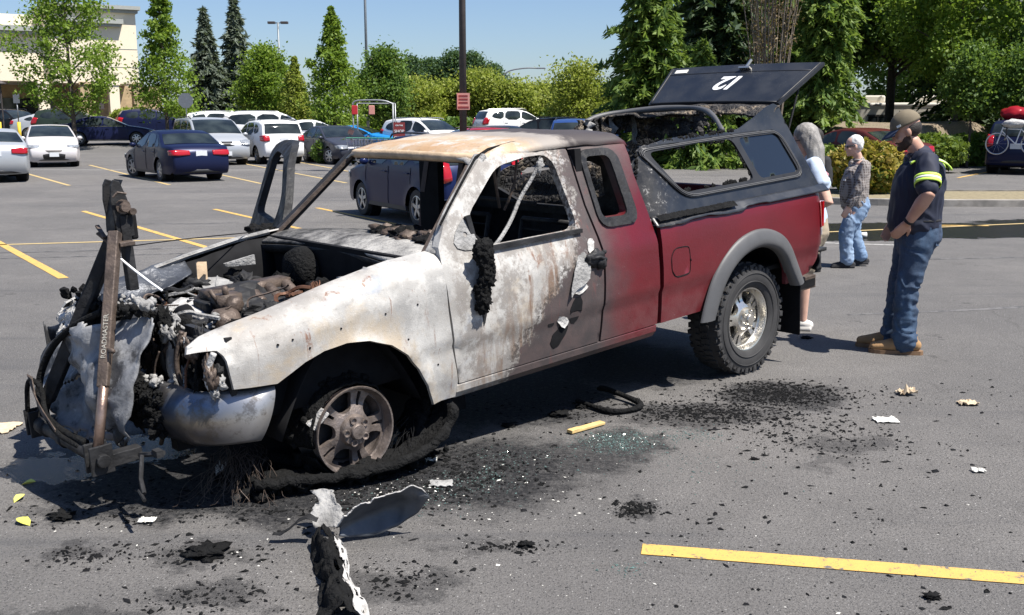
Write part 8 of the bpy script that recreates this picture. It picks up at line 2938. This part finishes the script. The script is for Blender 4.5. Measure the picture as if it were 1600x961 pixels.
b.build('torn_tab', 'soot_metal', scr, smooth=True, solid=.003)
for k in range(10):
    pass
# burnt tyre tread on the ground, looping up beside the rim
tread = empty('tyre_tread', (0, 0, 0), 0, 'burnt tyre tread unrolled along the ground and looped up behind the front rim', 'tyre tread')
def ribbon(path, width, th, seed, mat='char', name='tread_band'):
    P = smooth_path(path, 3)
    b = MB()
    n_ = len(P)
    prev = None
    rows = []
    for i, p in enumerate(P):
        d = (P[min(i + 1, n_ - 1)] - P[max(i - 1, 0)]).normalized()
        w = V(.62, -.70, .06) if prev is None else prev
        w = (V(.62, -.72, .10) - d * d.dot(V(.62, -.72, .10))).normalized()
        prev = w
        nn_ = w.cross(d)
        row = []
        for t in np.linspace(-1, 1, 7):
            q = p + w * (t * width * (1 + .35 * mnoise.noise(Vector((i * .30, t * 2, seed))))) + nn_ * (.022 * mnoise.noise(Vector((i * .5, t * 2, seed + 4))) + .02 * (t * t))
            row.append((q.x, q.y, max(q.z, .012)))
        rows.append(row)
    b.add([p for r_ in rows for p in r_], [(i * 7 + j, (i + 1) * 7 + j, (i + 1) * 7 + j + 1, i * 7 + j + 1) for i in range(n_ - 1) for j in range(6)])
    return b.build(name, mat, tread, smooth=True, solid=th)
ribbon([(-1.20, 4.52, .06), (-1.0, 4.60, .05), (-.80, 4.68, .05), (-.60, 4.80, .06), (-.44, 4.95, .10), (-.345, 5.08, .19), (-.37, 5.17, .29), (-.47, 5.20, .30), (-.53, 5.14, .20), (-.52, 5.06, .10), (-.56, 4.98, .05)], .095, .042, 1)
ribbon([(-1.42, 5.0, .10), (-1.25, 4.92, .06), (-1.02, 4.86, .04), (-.86, 4.86, .05)], .10, .045, 2)
b = MB()
for k in range(150):
    t, s2 = rng.random(), rng.random()
    b.lump((-1.45 + .75 * t, 4.66 + .28 * s2 + .25 * t, .015 + .05 * rng.random() * (1 - abs(2 * s2 - 1))), [.012 + .03 * rng.random() ** 2] * 3, 60 + k, .6, 2.2, 2)
for k in range(170):
    t = rng.random()
    px_ = -1.20 + .86 * t
    py_ = 4.50 + .55 * t ** 1.3
    b.lump((px_ + .05 * (rng.random() - .5), py_ + .14 * (rng.random() - .5), .02 + .05 * rng.random()), [.006 + .022 * rng.random() ** 2] * 3, 300 + k, .9, 2.4, 2)
bb = b.build('rubber_crumble', 'char', tread, smooth=True)
bb['kind'] = 'stuff'
def wires(name, n_, fn, mat):
    b = MB()
    for k in range(n_):
        b.tube(smooth_path(fn(k), 2), (.0011), 3, caps=False)
    o = b.build(name, mat, tread)
    o['kind'] = 'stuff'
def fan(k):
    a = rng.random()
    s_ = V(-1.38 + .16 * rng.random(), 4.70 + .14 * rng.random(), .10 + .09 * rng.random())
    ln = .5 + .9 * rng.random()
    e = s_ + V(-.16 + .34 * a, -.22 - .10 * rng.random(), 0) * ln
    e.z = .010 + .02 * rng.random()
    pts_ = [s_]
    for q in (.3, .55, .8):
        pts_.append(s_.lerp(e, q) + V((rng.random() - .5) * .10, (rng.random() - .5) * .08, .09 * math.sin(q * 3.1) * rng.random()))
    return pts_ + [e, e + V((rng.random() - .5) * .08, -.02, 0)]
wires('steel_cords', 70, fan, 'rust_steel')
def fan2(k):
    s = V(-.55 + .05 * rng.random(), 5.0 + .08 * rng.random(), .16 + .08 * rng.random())
    e = V(-.66 + .22 * rng.random(), 4.80 + .12 * rng.random(), .04 + .06 * rng.random())
    return [s, s.lerp(e, .5) + V((rng.random() - .5) * .08, 0, .03), e]
wires('steel_cords', 14, fan2, 'soot_metal')
one('grey_cloth_scrap', 'ash_white', crumple(-1.40, 4.78, .04, 12, .12), 'white torn scrap above the wire bundle', 'scrap', solid=.004)
# curb side litter far right
